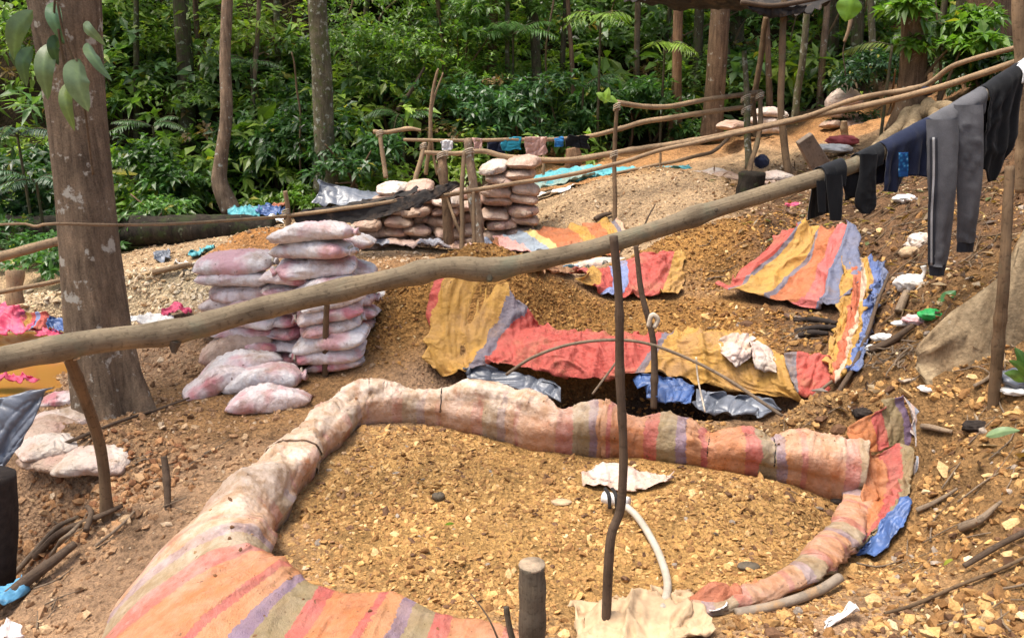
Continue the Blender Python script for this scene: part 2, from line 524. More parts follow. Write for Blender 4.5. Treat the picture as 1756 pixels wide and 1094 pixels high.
def mat_cloth(name, col, rough=0.92, stripe=None):
    k = NT(name, rough, 0.1)
    co = k.coord('Object'); uv = k.coord('UV')
    n = k.noise(co, 6, 5, 0.6)
    c = k.mix(1.0, col, k.ramp(n, [(0.3, (0.75,) * 3), (0.7, (1.25,) * 3)]), 'MULTIPLY')
    f = k.noise(co, 220, 2, 0.5)
    c = k.mix(0.5, c, k.ramp(f, [(0.3, (0.7,) * 3), (0.7, (1.3,) * 3)]), 'MULTIPLY')
    k.color(c)
    k.b.inputs['Sheen Weight'].default_value = 0.15
    k.bump(k.math('ADD', k.noise(co, 40, 3, 0.6), f), 0.3, 0.004)
    return k.m

M = {}
M['ground'] = mat_ground()
M['stone'] = mat_stone()
M['pole'] = mat_wood('weathered_pole_wood', (0.10, 0.075, 0.045), (0.30, 0.235, 0.15), (0.15, 0.145, 0.095), 1.0, 0.54)
M['rail'] = mat_wood('peeled_rail_wood', (0.20, 0.125, 0.07), (0.42, 0.30, 0.18))
M['stake_dark'] = mat_wood('dark_stake_wood', (0.05, 0.033, 0.022), (0.17, 0.115, 0.075))
M['stake'] = mat_wood('brown_stake_wood', (0.09, 0.055, 0.03), (0.24, 0.16, 0.09), (0.13, 0.12, 0.07))
M['post_cut'] = mat_wood('grey_cut_post_wood', (0.06, 0.048, 0.033), (0.17, 0.135, 0.095), (0.11, 0.11, 0.07), 1.4)
M['endgrain'] = mat_plain('end_grain', (0.33, 0.25, 0.17), 0.85, 0.35, 30)
M['bark_big'] = mat_bark('grey_brown_bark', (0.095, 0.068, 0.045), (0.30, 0.22, 0.145), (0.44, 0.41, 0.34), 0.60, 1.5)
M['bark_pale'] = mat_bark('pale_bark', (0.13, 0.085, 0.055), (0.34, 0.245, 0.165), (0.42, 0.42, 0.36), 0.62, 2.2)
M['bark_mottled'] = mat_bark('mottled_bark', (0.075, 0.065, 0.04), (0.22, 0.19, 0.12), (0.33, 0.34, 0.27), 0.58, 2.4, (0.10, 0.115, 0.04))
M['bark_moss'] = mat_bark('mossy_bark', (0.04, 0.035, 0.022), (0.14, 0.115, 0.07), (0.22, 0.24, 0.17), 0.60, 1.8, (0.07, 0.10, 0.03))
M['bark_brown'] = mat_bark('brown_bark', (0.085, 0.052, 0.032), (0.25, 0.165, 0.10), (0.34, 0.31, 0.25), 0.64, 1.6)
M['bark_tan'] = mat_bark('tan_buttress_bark', (0.15, 0.105, 0.06), (0.37, 0.285, 0.175), (0.42, 0.36, 0.26), 0.64, .55)
M['bark_orange'] = mat_bark('muddy_bark', (0.16, 0.085, 0.045), (0.36, 0.22, 0.13), (0.4, 0.36, 0.3), 0.66, 2.0)
M['log_dark'] = mat_bark('wet_dark_log', (0.012, 0.010, 0.008), (0.05, 0.04, 0.03), (0.10, 0.11, 0.07), 0.63, 1.6, (0.04, 0.05, 0.02))
M['leaf'] = mat_leaf('foliage')
M['leaf_big'] = mat_leaf('large_leaf', 0.38, 0.22, 0.5)
M['sack_near'] = mat_sack('white_pink_sack', (0.86, 0.81, 0.78), (0.36, 0.21, 0.12), (0.62, 0.24, 0.27), 0.7)
M['sack_pink'] = mat_sack('pink_sack', (0.82, 0.72, 0.69), (0.36, 0.20, 0.12), (0.60, 0.18, 0.21), 0.9)
M['sack_tan'] = mat_sack('muddy_sack', (0.56, 0.41, 0.31), (0.24, 0.13, 0.062), (0.52, 0.30, 0.25), 0.5)
M['sack_pale'] = mat_sack('dusty_sack', (0.70, 0.60, 0.51), (0.38, 0.24, 0.135), (0.62, 0.42, 0.36), 0.5)
ORG, RED, OLV, PUR = (0.42, 0.125, 0.028), (0.37, 0.035, 0.036), (0.185, 0.142, 0.06), (0.14, 0.088, 0.165)
ORL = (0.43, 0.16, 0.05)
M['tarp_front'] = mat_tarp('orange_striped_tarp', [(0, ORG), (0.26, RED), (0.40, OLV), (0.58, PUR), (0.68, ORL), (0.82, RED), (0.88, ORG)], 0.60, mudattr=True, mudlo=0.50, mudhi=0.76, pale=(0.52, 0.34, 0.21), fade=0.12)
YEL, RD2, GRY, OR2, BLU = (0.50, 0.275, 0.055), (0.50, 0.085, 0.065), (0.17, 0.155, 0.19), (0.48, 0.15, 0.055), (0.11, 0.17, 0.38)
M['tarp_pit'] = mat_tarp('red_yellow_tarp', [(0, RD2), (0.055, YEL), (0.235, GRY), (0.275, RD2), (0.70, GRY), (0.725, YEL)], None, 'un', 0.03, vwarp=0.12, mudlo=0.50, mudhi=0.74, fade=0.08, pale=(0.6, 0.36, 0.26))
M['tarp_corner'] = mat_tarp('corner_tarp', [(0, RD2), (0.20, GRY), (0.235, YEL), (0.46, GRY), (0.50, OR2), (0.68, (0.54, 0.13, 0.12)), (0.86, (0.15, 0.17, 0.26))], None, 'un', 0.02, mudlo=0.55, mudhi=0.80, vwarp=0.12)
M['tarp_side'] = mat_tarp('side_tarp', [(0, YEL), (0.22, (0.5, 0.13, 0.06)), (0.40, (0.62, 0.45, 0.32)), (0.52, YEL), (0.66, BLU), (0.86, (0.13, 0.17, 0.3))], None, 'un', 0.03, mudlo=0.58, mudhi=0.8)
M['tarp_far'] = mat_tarp('far_striped_tarp', [(0, (0.66, 0.36, 0.32)), (0.06, (0.30, 0.36, 0.42)), (0.22, (0.70, 0.52, 0.20)), (0.30, OR2), (0.55, YEL), (0.66, OR2), (0.78, YEL), (0.88, GRY), (0.92, (0.62, 0.40, 0.26))], None, 'un', 0.02, mudlo=0.6, mudhi=0.85, vwarp=-0.25)
M['tarp_strip'] = mat_tarp('faded_edge_tarp', [(0, (0.5, 0.42, 0.38)), (0.12, (0.33, 0.36, 0.42)), (0.3, (0.62, 0.45, 0.38)), (0.5, (0.32, 0.34, 0.40)), (0.72, (0.6, 0.4, 0.33)), (0.9, (0.3, 0.34, 0.42))], None, 'un', 0.05, mudlo=0.52, mudhi=0.75)
M['tarp_back'] = mat_tarp('red_blue_tarp', [(0, (0.50, 0.10, 0.09)), (0.16, YEL), (0.30, RD2), (0.42, (0.22, 0.28, 0.5)), (0.58, RD2), (0.95, YEL)], None, 'un', 0.04, mudlo=0.52, mudhi=0.74, vwarp=0.2)
M['cream_tarp'] = mat_plain('cream_cloth', (0.48, 0.34, 0.205), 0.7, 0.3, 7, 0.5, 0.25, (0.34, 0.20, 0.10), 0.58)
M['brown_tarp'] = mat_tarp('rust_tarp', [(0, (0.42, 0.14, 0.07)), (0.5, (0.55, 0.22, 0.09)), (0.8, (0.36, 0.12, 0.07))], None, 'un', 0.05, mudlo=0.5, mudhi=0.75)
M['white_plastic'] = mat_plain('white_plastic', (0.74, 0.71, 0.66), 0.45, 0.2, 12, 0.5, 0.4, (0.42, 0.30, 0.2), 0.6)
M['hose'] = mat_plain('grey_white_hose', (0.42, 0.375, 0.30), 0.5, 0.25, 14, 0.2, 0.4, (0.30, 0.22, 0.14), 0.6)
M['rope'] = mat_plain('pale_rope', (0.55, 0.47, 0.36), 0.85, 0.3, 40)
M['cord_dark'] = mat_plain('black_cord', (0.02, 0.018, 0.017), 0.7, 0.3, 30)
M['black_plastic'] = mat_plain('black_plastic_sheet', (0.022, 0.018, 0.016), 0.75, 0.4, 7, 0.6, 0.3, (0.11, 0.075, 0.05), 0.52)
M['grey_plastic'] = mat_plain('blue_grey_plastic', (0.135, 0.15, 0.18), 0.34, 0.35, 5, 0.5, 0.6, (0.24, 0.215, 0.195), 0.66)
M['blue_tarp'] = mat_plain('blue_tarp', (0.06, 0.115, 0.28), 0.4, 0.4, 8, 0.6, 0.5, (0.24, 0.19, 0.15), 0.6)
M['sky_tarp'] = mat_plain('light_blue_tarp', (0.10, 0.30, 0.48), 0.45, 0.3, 8, 0.5, 0.4, (0.55, 0.55, 0.5), 0.6)
M['teal'] = mat_plain('teal_net', (0.10, 0.36, 0.40), 0.6, 0.4, 14, 0.6, 0.3, (0.42, 0.40, 0.33), 0.55)
M['grey_net'] = mat_plain('grey_green_net', (0.22, 0.29, 0.25), 0.7, 0.4, 14, 0.6, 0.3, (0.40, 0.35, 0.25), 0.6)
M['pink_plastic'] = mat_plain('pink_plastic', (0.62, 0.08, 0.16), 0.5, 0.35, 8, 0.5, 0.4, (0.55, 0.42, 0.4), 0.66)
M['green_plastic'] = mat_plain('green_plastic', (0.03, 0.40, 0.09), 0.4, 0.3, 9, 0.4, 0.5)
M['red_cloth'] = mat_plain('faded_red_cloth', (0.45, 0.10, 0.10), 0.8, 0.3, 9)
M['board'] = mat_wood('grey_board', (0.12, 0.09, 0.065), (0.30, 0.235, 0.175), None, 0.8)
M['char'] = mat_plain('charred_wood', (0.03, 0.022, 0.018), 0.9, 0.5, 20)
M['c_black'] = mat_cloth('black_fabric', (0.010, 0.011, 0.013))
M['c_navy'] = mat_cloth('navy_fabric', (0.014, 0.019, 0.042))
M['c_grey'] = mat_cloth('grey_jersey', (0.105, 0.105, 0.113))
M['c_dark'] = mat_cloth('dark_rib', (0.035, 0.037, 0.045))
M['c_pale'] = mat_cloth('pale_stripe', (0.42, 0.42, 0.42))
M['c_white'] = mat_cloth('white_fabric', (0.72, 0.72, 0.72))
M['c_pink'] = mat_cloth('faded_pink_fabric', (0.55, 0.34, 0.28))
M['c_teal'] = mat_cloth('teal_fabric', (0.03, 0.26, 0.36))
M['c_blue'] = mat_cloth('blue_fabric', (0.03, 0.16, 0.38))
M['root'] = mat_wood('dry_root', (0.12, 0.08, 0.05), (0.34, 0.26, 0.18))

def mat_water():
    k = NT('muddy_water', 0.12, 0.5)
    co = k.coord('Object')
    k.color(k.mix(k.noise(co, 1.3, 4), (0.33, 0.135, 0.028), (0.42, 0.20, 0.05)))
    k.bump(k.noise(co, 9, 3, 0.5), 0.08, 0.02)
    return k.m
M['water'] = mat_water()

# ================================================================ terrain
CTRL_PX = [  # (u, v, distance): ground seen in the photograph
    (560, 1060, 3.45), (850, 1000, 3.79), (1150, 1000, 3.79), (1400, 960, 4.02), (700, 850, 4.67), (1000, 850, 4.67), (1350, 850, 4.62), (750, 740, 5.55), (1100, 800, 5.05), (560, 900, 4.35),
    (350, 760, 5.4), (250, 870, 4.65), (250, 1000, 4.0), (150, 1040, 3.85), (420, 720, 5.8), (330, 680, 6.2),
    (60, 750, 5.75), (150, 690, 6.25), (230, 680, 6.25), (170, 830, 5.0), (60, 835, 5.05), (20, 960, 4.72), (-60, 930, 4.9), (110, 930, 4.5), (0, 1060, 4.0), (100, 1090, 3.6),
    (330, 600, 7.1), (270, 560, 7.8), (170, 540, 8.3), (60, 500, 9.6), (300, 500, 9.1), (430, 440, 10.3), (300, 450, 10.4), (-100, 480, 10.0), (-100, 600, 8.2), (450, 380, 12.3),
    (560, 640, 6.6), (690, 590, 6.75), (640, 540, 7.7), (560, 470, 9.2), (700, 450, 9.6), (640, 412, 10.9), (800, 415, 10.8), (900, 400, 10.9), (800, 490, 7.9),
    (1000, 555, 7.1), (1200, 560, 7.0), (1380, 570, 6.75), (1150, 505, 7.9), (1000, 520, 7.7), (1300, 500, 7.8), (980, 470, 8.9), (1120, 460, 8.7), (1280, 440, 8.7), (1330, 400, 9.1),
    (1000, 400, 10.5), (1200, 385, 10.0), (1250, 330, 11.4), (1130, 330, 11.6), (1000, 340, 12.0), (1000, 292, 14.3), (1200, 252, 15.0), (1300, 238, 15.0), (1450, 222, 15.0), (1380, 260, 13.0), (1430, 300, 10.8), (1350, 330, 10.6), (1400, 350, 9.6),
    (1480, 335, 9.3), (1540, 400, 8.0), (1560, 320, 9.2), (1700, 330, 8.0), (1680, 235, 10.2), (1560, 232, 12.0), (1756, 210, 10.5),
    (1500, 900, 4.38), (1560, 950, 4.12), (1600, 800, 4.5), (1756, 900, 3.7), (1756, 1050, 3.1), (1500, 1050, 3.3), (1300, 1085, 3.2), (1756, 700, 4.6), (1600, 690, 5.1), (1600, 610, 5.45), (1720, 620, 5.0), (1500, 680, 5.55), (1460, 700, 5.5), (1520, 600, 6.1),
    (1550, 500, 6.7), (1650, 430, 7.0), (1756, 400, 6.9), (1440, 660, 6.05),
    (800, 668, 6.3), (900, 672, 6.3), (1000, 676, 6.25), (1150, 682, 6.15), (1280, 702, 6.0), (1380, 712, 5.9), (880, 560, 7.0), (1120, 590, 6.6),
    (50, 664, 7.35), (0, 690, 6.95), (105, 660, 7.35), (-60, 670, 7.2),
    (1448, 575, 6.65), (1468, 515, 7.1), (1446, 630, 6.2), (1486, 490, 7.35), (1505, 868, 4.75), (1540, 830, 4.82), (1572, 790, 4.88), (1462, 920, 4.42),
]
CTRL_XYZ = [
    (-6, 2, -0.3), (-3, 0, -0.1), (0, 1.5, 0.15), (2.5, 1.0, 0.55), (4.5, 2, 1.3), (6, 5, 2.0), (7, 8, 2.6), (7.5, 12, 2.7), (-8, 6, -0.5), (-9, 10, -0.5), (0, -4, 0.2), (-6, -5, 0), (7, -4, 1.6), (9, 0, 2.4), (-10, 0, -0.3),
    # foot of the far bank and the wooded hill behind
    (-7, 13, -0.3), (-4, 13.6, -0.2), (-2, 13.6, 0.2), (0, 15.5, 0.5), (2, 17, 0.9), (5, 17, 1.35), (8, 16, 2.2),
    (-10, 16, 1.6), (-5, 16.5, 1.5), (-1, 17.5, 1.6), (2, 19.5, 1.9), (6, 20, 2.4), (11, 19, 3.6),
    (-12, 20, 4.6), (-6, 20, 4.2), (0, 21, 4.2), (6, 23, 4.6), (12, 23, 5.6),
    (-16, 25, 8.6), (-6, 25, 8.2), (2, 26, 8.2), (9, 27, 8.4), (18, 27, 9.5), (-18, 14, 2.0), (18, 14, 5.5), (14, 6, 4.5), (-15, 6, 0), (-18, -6, 0), (18, -6, 4), (20, 36, 15), (-20, 36, 15), (0, 36, 15),
]
_C = np.array([P(*c) for c in CTRL_PX] + [np.array(c, float) for c in CTRL_XYZ])
def _U(r2):
    return np.where(r2 > 1e-12, r2 * np.log(np.maximum(r2, 1e-12)) * 0.5, 0)
def _fit(C, lam=0.02):
    n = len(C)
    d = ((C[:, None, :2] - C[None, :, :2]) ** 2).sum(-1)
    A = np.zeros((n + 3, n + 3))
    A[:n, :n] = _U(d) + lam * np.eye(n)
    A[:n, n] = 1; A[:n, n + 1:] = C[:, :2]; A[n, :n] = 1; A[n + 1:, :n] = C[:, :2].T
    return np.linalg.solve(A, np.r_[C[:, 2], 0, 0, 0])
_W = _fit(_C)
def H0(x, y):
    x = np.asarray(x, float); y = np.asarray(y, float)
    sh = np.broadcast(x, y).shape
    xf = np.broadcast_to(x, sh).ravel(); yf = np.broadcast_to(y, sh).ravel()
    out = np.empty(len(xf))
    n = len(_C)
    for i in range(0, len(xf), 20000):
        a, b = xf[i:i + 20000], yf[i:i + 20000]
        d = (a[:, None] - _C[None, :, 0]) ** 2 + (b[:, None] - _C[None, :, 1]) ** 2
        out[i:i + 20000] = _U(d) @ _W[:n] + _W[n] + _W[n + 1] * a + _W[n + 2] * b
    return out.reshape(sh)

def blob(x, y, c, rx, ry, rot=0.0, p=2.0):
    dx, dy = x - c[0], y - c[1]
    a = (dx * math.cos(rot) + dy * math.sin(rot)) / rx
    b = (-dx * math.sin(rot) + dy * math.cos(rot)) / ry
    return np.exp(-(a * a + b * b) ** (p / 2))

MOUNDS = [  # centre, radii, rotation, height: heaps of ore, sand and spoil
    (P(1080, 345, 11.7), 1.15, 0.9, 0.1, 0.19), (P(1160, 330, 11.7), 0.8, 0.6, 0.0, 0.10), (P(1005, 345, 11.4), 0.5, 0.5, 0, 0.12),
    (P(800, 520, 7.3), 0.75, 0.45, 0.1, 0.36), (P(690, 545, 7.2), 0.5, 0.4, 0.0, 0.10), (P(930, 480, 7.9), 0.5, 0.28, 0.2, 0.24),
    (P(1230, 430, 8.8), 0.85, 0.5, 0.3, 0.34), (P(1405, 695, 5.55), 0.26, 0.2, 0, 0.22), (P(450, 440, 10.2), 0.6, 0.5, 0, 0.36),
    (P(985, 295, 14.2), 0.9, 0.6, 0, 0.22), (P(200, 520, 8.9), 1.3, 0.5, 0.1, 0.16), (P(290, 495, 9.1), 0.5, 0.35, 0, 0.12), (P(1050, 660, 6.33), 1.28, 0.32, -0.10, -0.46), (P(1190, 548, 7.15), 1.15, 0.50, 0.0, -0.16), (P(860, 520, 7.35), 0.50, 0.40, 0.3, 0.20), (P(1060, 478, 8.35), 0.75, 0.22, -0.05, 0.08),
    (P(1220, 262, 14.6), 1.1, 0.7, 0.2, 0.10), (P(110, 800, 5.35), 0.5, 0.35, 0, 0.08), (P(1290, 560, 6.8), 0.4, 0.3, 0, 0.05),
]
POOL = (PZ(10, 606, -0.36), 1.35, 0.72)
HOLE = (P(-10, 900, 4.75), 0.55, 0.5)
def H(x, y, fine=True):
    x = np.asarray(x, float); y = np.asarray(y, float)
    z = H0(x, y)
    wx = x + 0.10 * fbm(x * 2.3, y * 2.3, 0, 3, 3); wy = y + 0.10 * fbm(x * 2.3 + 9, y * 2.3, 0, 3, 4)
    for c, rx, ry, rot, h in MOUNDS:
        z = z + h * blob(wx, wy, c, rx, ry, rot, 2.6 if h > -.4 else 6)
    z = z - (z + 0.55) * blob(wx, wy, POOL[0], POOL[1], POOL[2], 0.1, 8)
    z = z - 0.30 * blob(wx, wy, HOLE[0], HOLE[1], HOLE[2], 0.3, 4)
    if fine:
        far = sstep(12, 15, y)
        rgt = sstep(1.9, 2.8, x - 0.06 * (y - 4))
        lft = sstep(-2.0, -2.7, x) * sstep(7, 5, y)
        z = z + (0.035 + 0.05 * rgt + 0.04 * lft) * fbm(x * 3.1, y * 3.1, 0, 4, 5) + (0.010 + 0.028 * rgt + 0.02 * lft) * fbm(x * 12, y * 12, 0, 3, 8) + far * 0.30 * fbm(x * 0.9, y * 0.9, 0, 4, 12)
    return z

def G(u, v, y0=1.5, y1=34.0):
    """ground point seen at photo pixel (u, v)"""
    d = ray(u, v); d = d / d[1]
    ys = np.geomspace(y0, y1, 420)
    zz = CAM_Z + d[2] * ys - H(d[0] * ys, ys)
    i = int(np.argmax(zz < 0))
    if zz[i] >= 0: i = len(ys) - 1
    j = max(i - 1, 0)
    y = ys[j] + (ys[i] - ys[j]) * zz[j] / max(zz[j] - zz[i], 1e-9)
    return np.array([d[0] * y, y, float(H(d[0] * y, y))])

def zone(x, y):
    """natural colours of the soils, with shade painted into the trench"""
    n = 0.22 * fbm(x * 1.7, y * 1.7, 0, 4, 21); m = 0.22 * fbm(x * 1.7 + 30, y * 1.7, 0, 4, 22)
    wx, wy = x + n, y + m
    path = np.array([0.345, 0.222, 0.135]); ochre = np.array([0.40, 0.235, 0.085]); sand = np.array([0.47, 0.335, 0.205])
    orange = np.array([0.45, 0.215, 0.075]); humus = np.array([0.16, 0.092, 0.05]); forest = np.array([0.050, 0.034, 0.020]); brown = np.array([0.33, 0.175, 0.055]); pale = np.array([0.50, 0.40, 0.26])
    c = np.broadcast_to(path, x.shape + (3,)).copy()
    def put(w, col):
        nonlocal c
        c = c * (1 - w[..., None]) + col * w[..., None]
    put(sstep(8.2, 9.4, wy) * sstep(13.0, 12.2, wy), sand * 0.92)
    put(blob(wx, wy, P(450, 435, 10.2), 0.8, 0.7, 0, 6), orange)
    put(blob(wx, wy, P(700, 450, 9.5), 1.8, 0.6, 0, 6), orange * 0.6 + sand * 0.4)
    put(blob(wx, wy, P(1080, 350, 11.3), 2.1, 1.4, 0, 6), sand)
    put(blob(wx, wy, P(1080, 320, 12.0), 0.9, 0.35, 0, 3) * 0.6, brown)
    put(blob(wx, wy, P(170, 520, 8.8), 2.4, 0.9, 0.05, 6), pale)
    put(blob(wx, wy, P(420, 700, 6.1), 1.1, 0.8, 0.5, 4) * 0.6, brown)
    put(blob(wx, wy, P(1100, 560, 7.1), 1.9, 0.85, 0, 8), brown)
    put(blob(wx, wy, P(1050, 660, 6.33), 1.3, 0.33, -0.10, 6), np.array([0.05, 0.036, 0.027]))  # near-black fill: shade under the overhanging tarp, put into the ground colour
    put(blob(wx, wy, P(720, 540, 7.3), 1.0, 0.75, 0, 6), brown * 1.08)
    put(blob(wx, wy, P(1230, 440, 8.6), 1.2, 0.6, 0.2, 6), brown * 1.1)
    put(sstep(12.8, 13.8, wy) * sstep(-0.5, 0.6, wx), orange * 0.75 + sand * 0.25)
    put(blob(wx, wy, P(1340, 280, 12.5), 1.6, 1.7, 0, 5), sand * 0.95 + orange * 0.1)
    put(blob(wx, wy, P(1000, 870, 4.6), 1.9, 1.35, -0.1, 8), ochre)
    put(sstep(1.75, 2.3, wx - 0.04 * (wy - 4) - 0.18 * np.maximum(wy - 8, 0)) * sstep(13, 11, wy), humus)
    put(sstep(1.55, 1.85, wx) * sstep(6.3, 5.6, wy - 0.3 * (wx - 2)) * 0.45, ochre * 0.8)
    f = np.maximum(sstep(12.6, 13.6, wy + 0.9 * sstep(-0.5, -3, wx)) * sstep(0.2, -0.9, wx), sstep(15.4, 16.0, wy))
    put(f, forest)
    put(sstep(4.6, 5.6, wx - 0.1 * wy), humus * 0.7)
    return c

ys = np.r_[np.linspace(-8, 2.0, 26)[:-1], np.geomspace(2.0, 38.0, 440)]
_t = np.linspace(-1, 1, 480)
xs = 3.6 * _t + 16.4 * _t ** 5
GX, GY = np.meshgrid(xs, ys)
GZ = H(GX, GY)
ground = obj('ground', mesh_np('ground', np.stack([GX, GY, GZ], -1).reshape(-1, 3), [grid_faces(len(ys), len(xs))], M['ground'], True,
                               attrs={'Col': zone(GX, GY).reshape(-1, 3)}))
struct(ground)
_pz = float(POOL[0][2])
_a = np.linspace(0, 2 * PI, 40, endpoint=False)
_v = np.c_[POOL[0][0] + 1.75 * np.cos(_a), POOL[0][1] + 1.15 * np.sin(_a), np.full(40, _pz)]
pool = obj('water', mesh_np('water', np.vstack([_v, [POOL[0][0], POOL[0][1], _pz]]), [np.stack([np.full(40, 40), np.arange(40), (np.arange(40) + 1) % 40], -1)], M['water'], True))
struct(pool)
# ================================================================ tarp-covered berm round the near pit
def make_berm():
    ridge = [  # u, v, ridge height, inner half-width, outer half-width, mud
        (1075, 1130, .10, .12, .22, .75), (985, 1112, .14, .13, .28, .55), (860, 1092, .18, .15, .40, .25), (740, 1064, .21, .16, .50, .12), (640, 1043, .22, .17, .55, .1), (545, 1018, .23, .18, .62, .1), (462, 992, .24, .19, .78, .12),
        (398, 942, .25, .19, .72, .25), (402, 872, .25, .19, .50, .7), (452, 795, .25, .19, .25, .95), (518, 722, .27, .18, .19, 1.0), (565, 683, .28, .17, .18, 1.0), (612, 658, .29, .15, .18, 1.0), (668, 650, .30, .14, .17, 1.0),
        (740, 655, .29, .13, .16, .95), (820, 655, .32, .15, .17, .95), (890, 670, .30, .14, .17, .9), (955, 692, .27, .12, .15, .6), (1040, 684, .31, .15, .17, .4), (1110, 702, .29, .14, .17, .25), (1200, 714, .30, .15, .17, .2), (1290, 733, .26, .13, .17, .25), (1390, 734, .29, .16, .2, .45), (1490, 760, .24, .15, .2, .5)]
    pts = np.array([np.r_[PZ(u, v, z)[:2], z, ri, ro, md] for u, v, z, ri, ro, md in ridge])
    n, mi, mo = 900, 22, 28
    D = catmull(pts, n)
    C = D[:, :2]
    T = np.gradient(C, axis=0); T /= np.linalg.norm(T, axis=1, keepdims=True)
    k = np.ones(17) / 17
    T = np.stack([np.convolve(np.pad(T[:, i], 8, 'edge'), k, 'valid') for i in (0, 1)], -1); T /= np.linalg.norm(T, axis=1, keepdims=True)
    Nin = np.stack([T[:, 1], -T[:, 0]], -1)               # towards the pit (right-hand side of the path)
    L = np.r_[0, np.cumsum(np.linalg.norm(np.diff(C, axis=0), axis=1))]
    # lumps: the filled bags under the sheet, and pinches where cord ties it
    lump = 1 + 0.09 * np.sin(L * 2 * PI / 0.52 + 1.2 * np.sin(L * 2.1)) + 0.13 * vnoise(L * 2.6, 0 * L, 0, 3)
    ties = [6.55, 6.95, 7.75, 8.95, 9.6]
    ti = np.ones(n)
    for t in ties:
        ti *= 1 - 0.24 * np.exp(-((L - t) / 0.07) ** 2)
    rows = []
    par = np.r_[-np.linspace(1, 0, mi, endpoint=False), np.linspace(0, 1, mo)]     # -1 inner foot .. 0 ridge .. 1 outer foot
    A = np.abs(par)
    for j, t in enumerate(par):
        inner = t < 0
        w = D[:, 3] if inner else D[:, 4]
        a = abs(t)
        off = w * (a if not inner else math.sin(a * PI / 2) ** 0.9 * (1.0 if a < 0.8 else 1.0 - 0.25 * (a - 0.8) / 0.2)) * lump * ti
        xy = C + Nin * (off if inner else -off)[:, None]
        zg = H(xy[:, 0], xy[:, 1]) - 0.03
        top = (D[:, 2] - .025) * (0.5 + 0.5 * lump) * ti
        steep = sstep(0.30, 0.6, D[:, 4])
        prof = math.cos(a * PI / 2) ** 0.52 if inner else (1 - steep) * math.cos(a * PI / 2) ** 0.48 + steep * (0.55 * (1 - a ** 1.6) + 0.45 * math.cos(a * PI / 2))
        z = zg + (top - zg) * prof
        rows.append(np.c_[xy, z])
    Gd = np.stack(rows, 1)                                  # n, m, 3
    N = -grid_normals(Gd)
    N = np.where(N[..., 2:3] < -0.2, -N, N)
    S = np.repeat(L[:, None], len(par), 1); Q = np.repeat(par[None, :], n, 0) * 0.3
    taut = sstep(0.35, 0.6, D[:, 4])[:, None]
    bulge = sstep(1.0, 0.55, np.abs(par))[None, :]
    f = folds(S, Q * 1.6, 4.6, 11, .30, .28, .8, 7.0) + .9 * folds(S, Q * 1.6, 3.6, 12, -.5, .28, .8, 7.0) + .35 * folds(S, Q * 1.6, 9., 14, .1, .22, .7, 5.0)
    f2 = folds(S, Q * 2.2, 2.6, 16, .30, .35, .9, 5.0) + .8 * folds(S, Q * 2.2, 4.2, 17, -.5, .30, .9, 5.0) + .5 * np.exp(-((np.abs(par)[None, :]) / .5)) * folds(S, Q * 2.2, 7.0, 18, .1, .3, .5, 4.0)
    Gd = Gd + N * ((0.017 * f * (1 - taut) + 0.030 * f2 * taut) * np.sin(np.clip(1 - np.abs(par), 0.12, 1) * PI / 2)[None, :])[..., None]
    Gd = Gd + N * (0.095 * fbm(S * 2.2, Q * 4.0, 0, 3, 19) * bulge * (1 - .5 * taut))[..., None]
    occupy(Gd.reshape(-1, 3), .6)
    global BERM
    BERM = (Gd, N, par)
    uv = np.stack([S + 0.10 * Q * np.sin(S * 1.1), Q], -1)
    mud = np.clip(D[:, 5][:, None] * (0.75 + 0.45 * np.clip(1 - np.abs(par), 0, 1)[None, :] ** 0.7), 0, 1.15)
    mud = mud * np.where(par < -0.55, 0.75, 1.0)[None, :]
    base = np.array([C[:, 0].mean(), C[:, 1].mean(), 0.0])
    t = thing('striped_tarp', 'orange, red and olive striped tarp wrapped over the muddy berm round the near pit', 'tarp', base)
    # split where the sheet is laid in separate lengths
    cuts = [0, int(np.searchsorted(L, 3.35)), int(np.searchsorted(L, 5.95)), n - 1]
    names = ['front_cover', 'left_roll', 'back_roll']
    for q in range(3):
        i0, i1 = cuts[q], cuts[q + 1] + 1
        if q:
            i0 = max(i0 - 12, 0)
        g = Gd[i0:i1].copy(); 
        if q:      # overlap: the later length lies a little over the earlier
            g[:20] += N[i0:i0 + 20] * np.linspace(0.018, 0.0, 20)[:, None, None]
        me = mesh_np(names[q], g.reshape(-1, 3) - base, [grid_faces(i1 - i0, len(par))], M['tarp_front'], True, uv[i0:i1].reshape(-1, 2), {'mud': mud[i0:i1].ravel()})
        o = obj(names[q], me, t)
        md = o.modifiers.new('thickness', 'SOLIDIFY'); md.thickness = 0.008; md.offset = -1
    for tt in (5.98, 6.55, 6.95, 4.7, 3.35):
        i = int(np.searchsorted(L, tt))
        loop = Gd[i, 2:-3] + N[i, 2:-3] * 0.006
        V, F, u = tube(loop, 0.0055, n=30, m=5, rough=0.1)
        obj('tie_cord', mesh_np('tie_cord', V - base, F, M['cord_dark'], True, u), t)
    return t
make_berm()

def W(rows):
    return [[P(*p) for p in r] for r in rows]

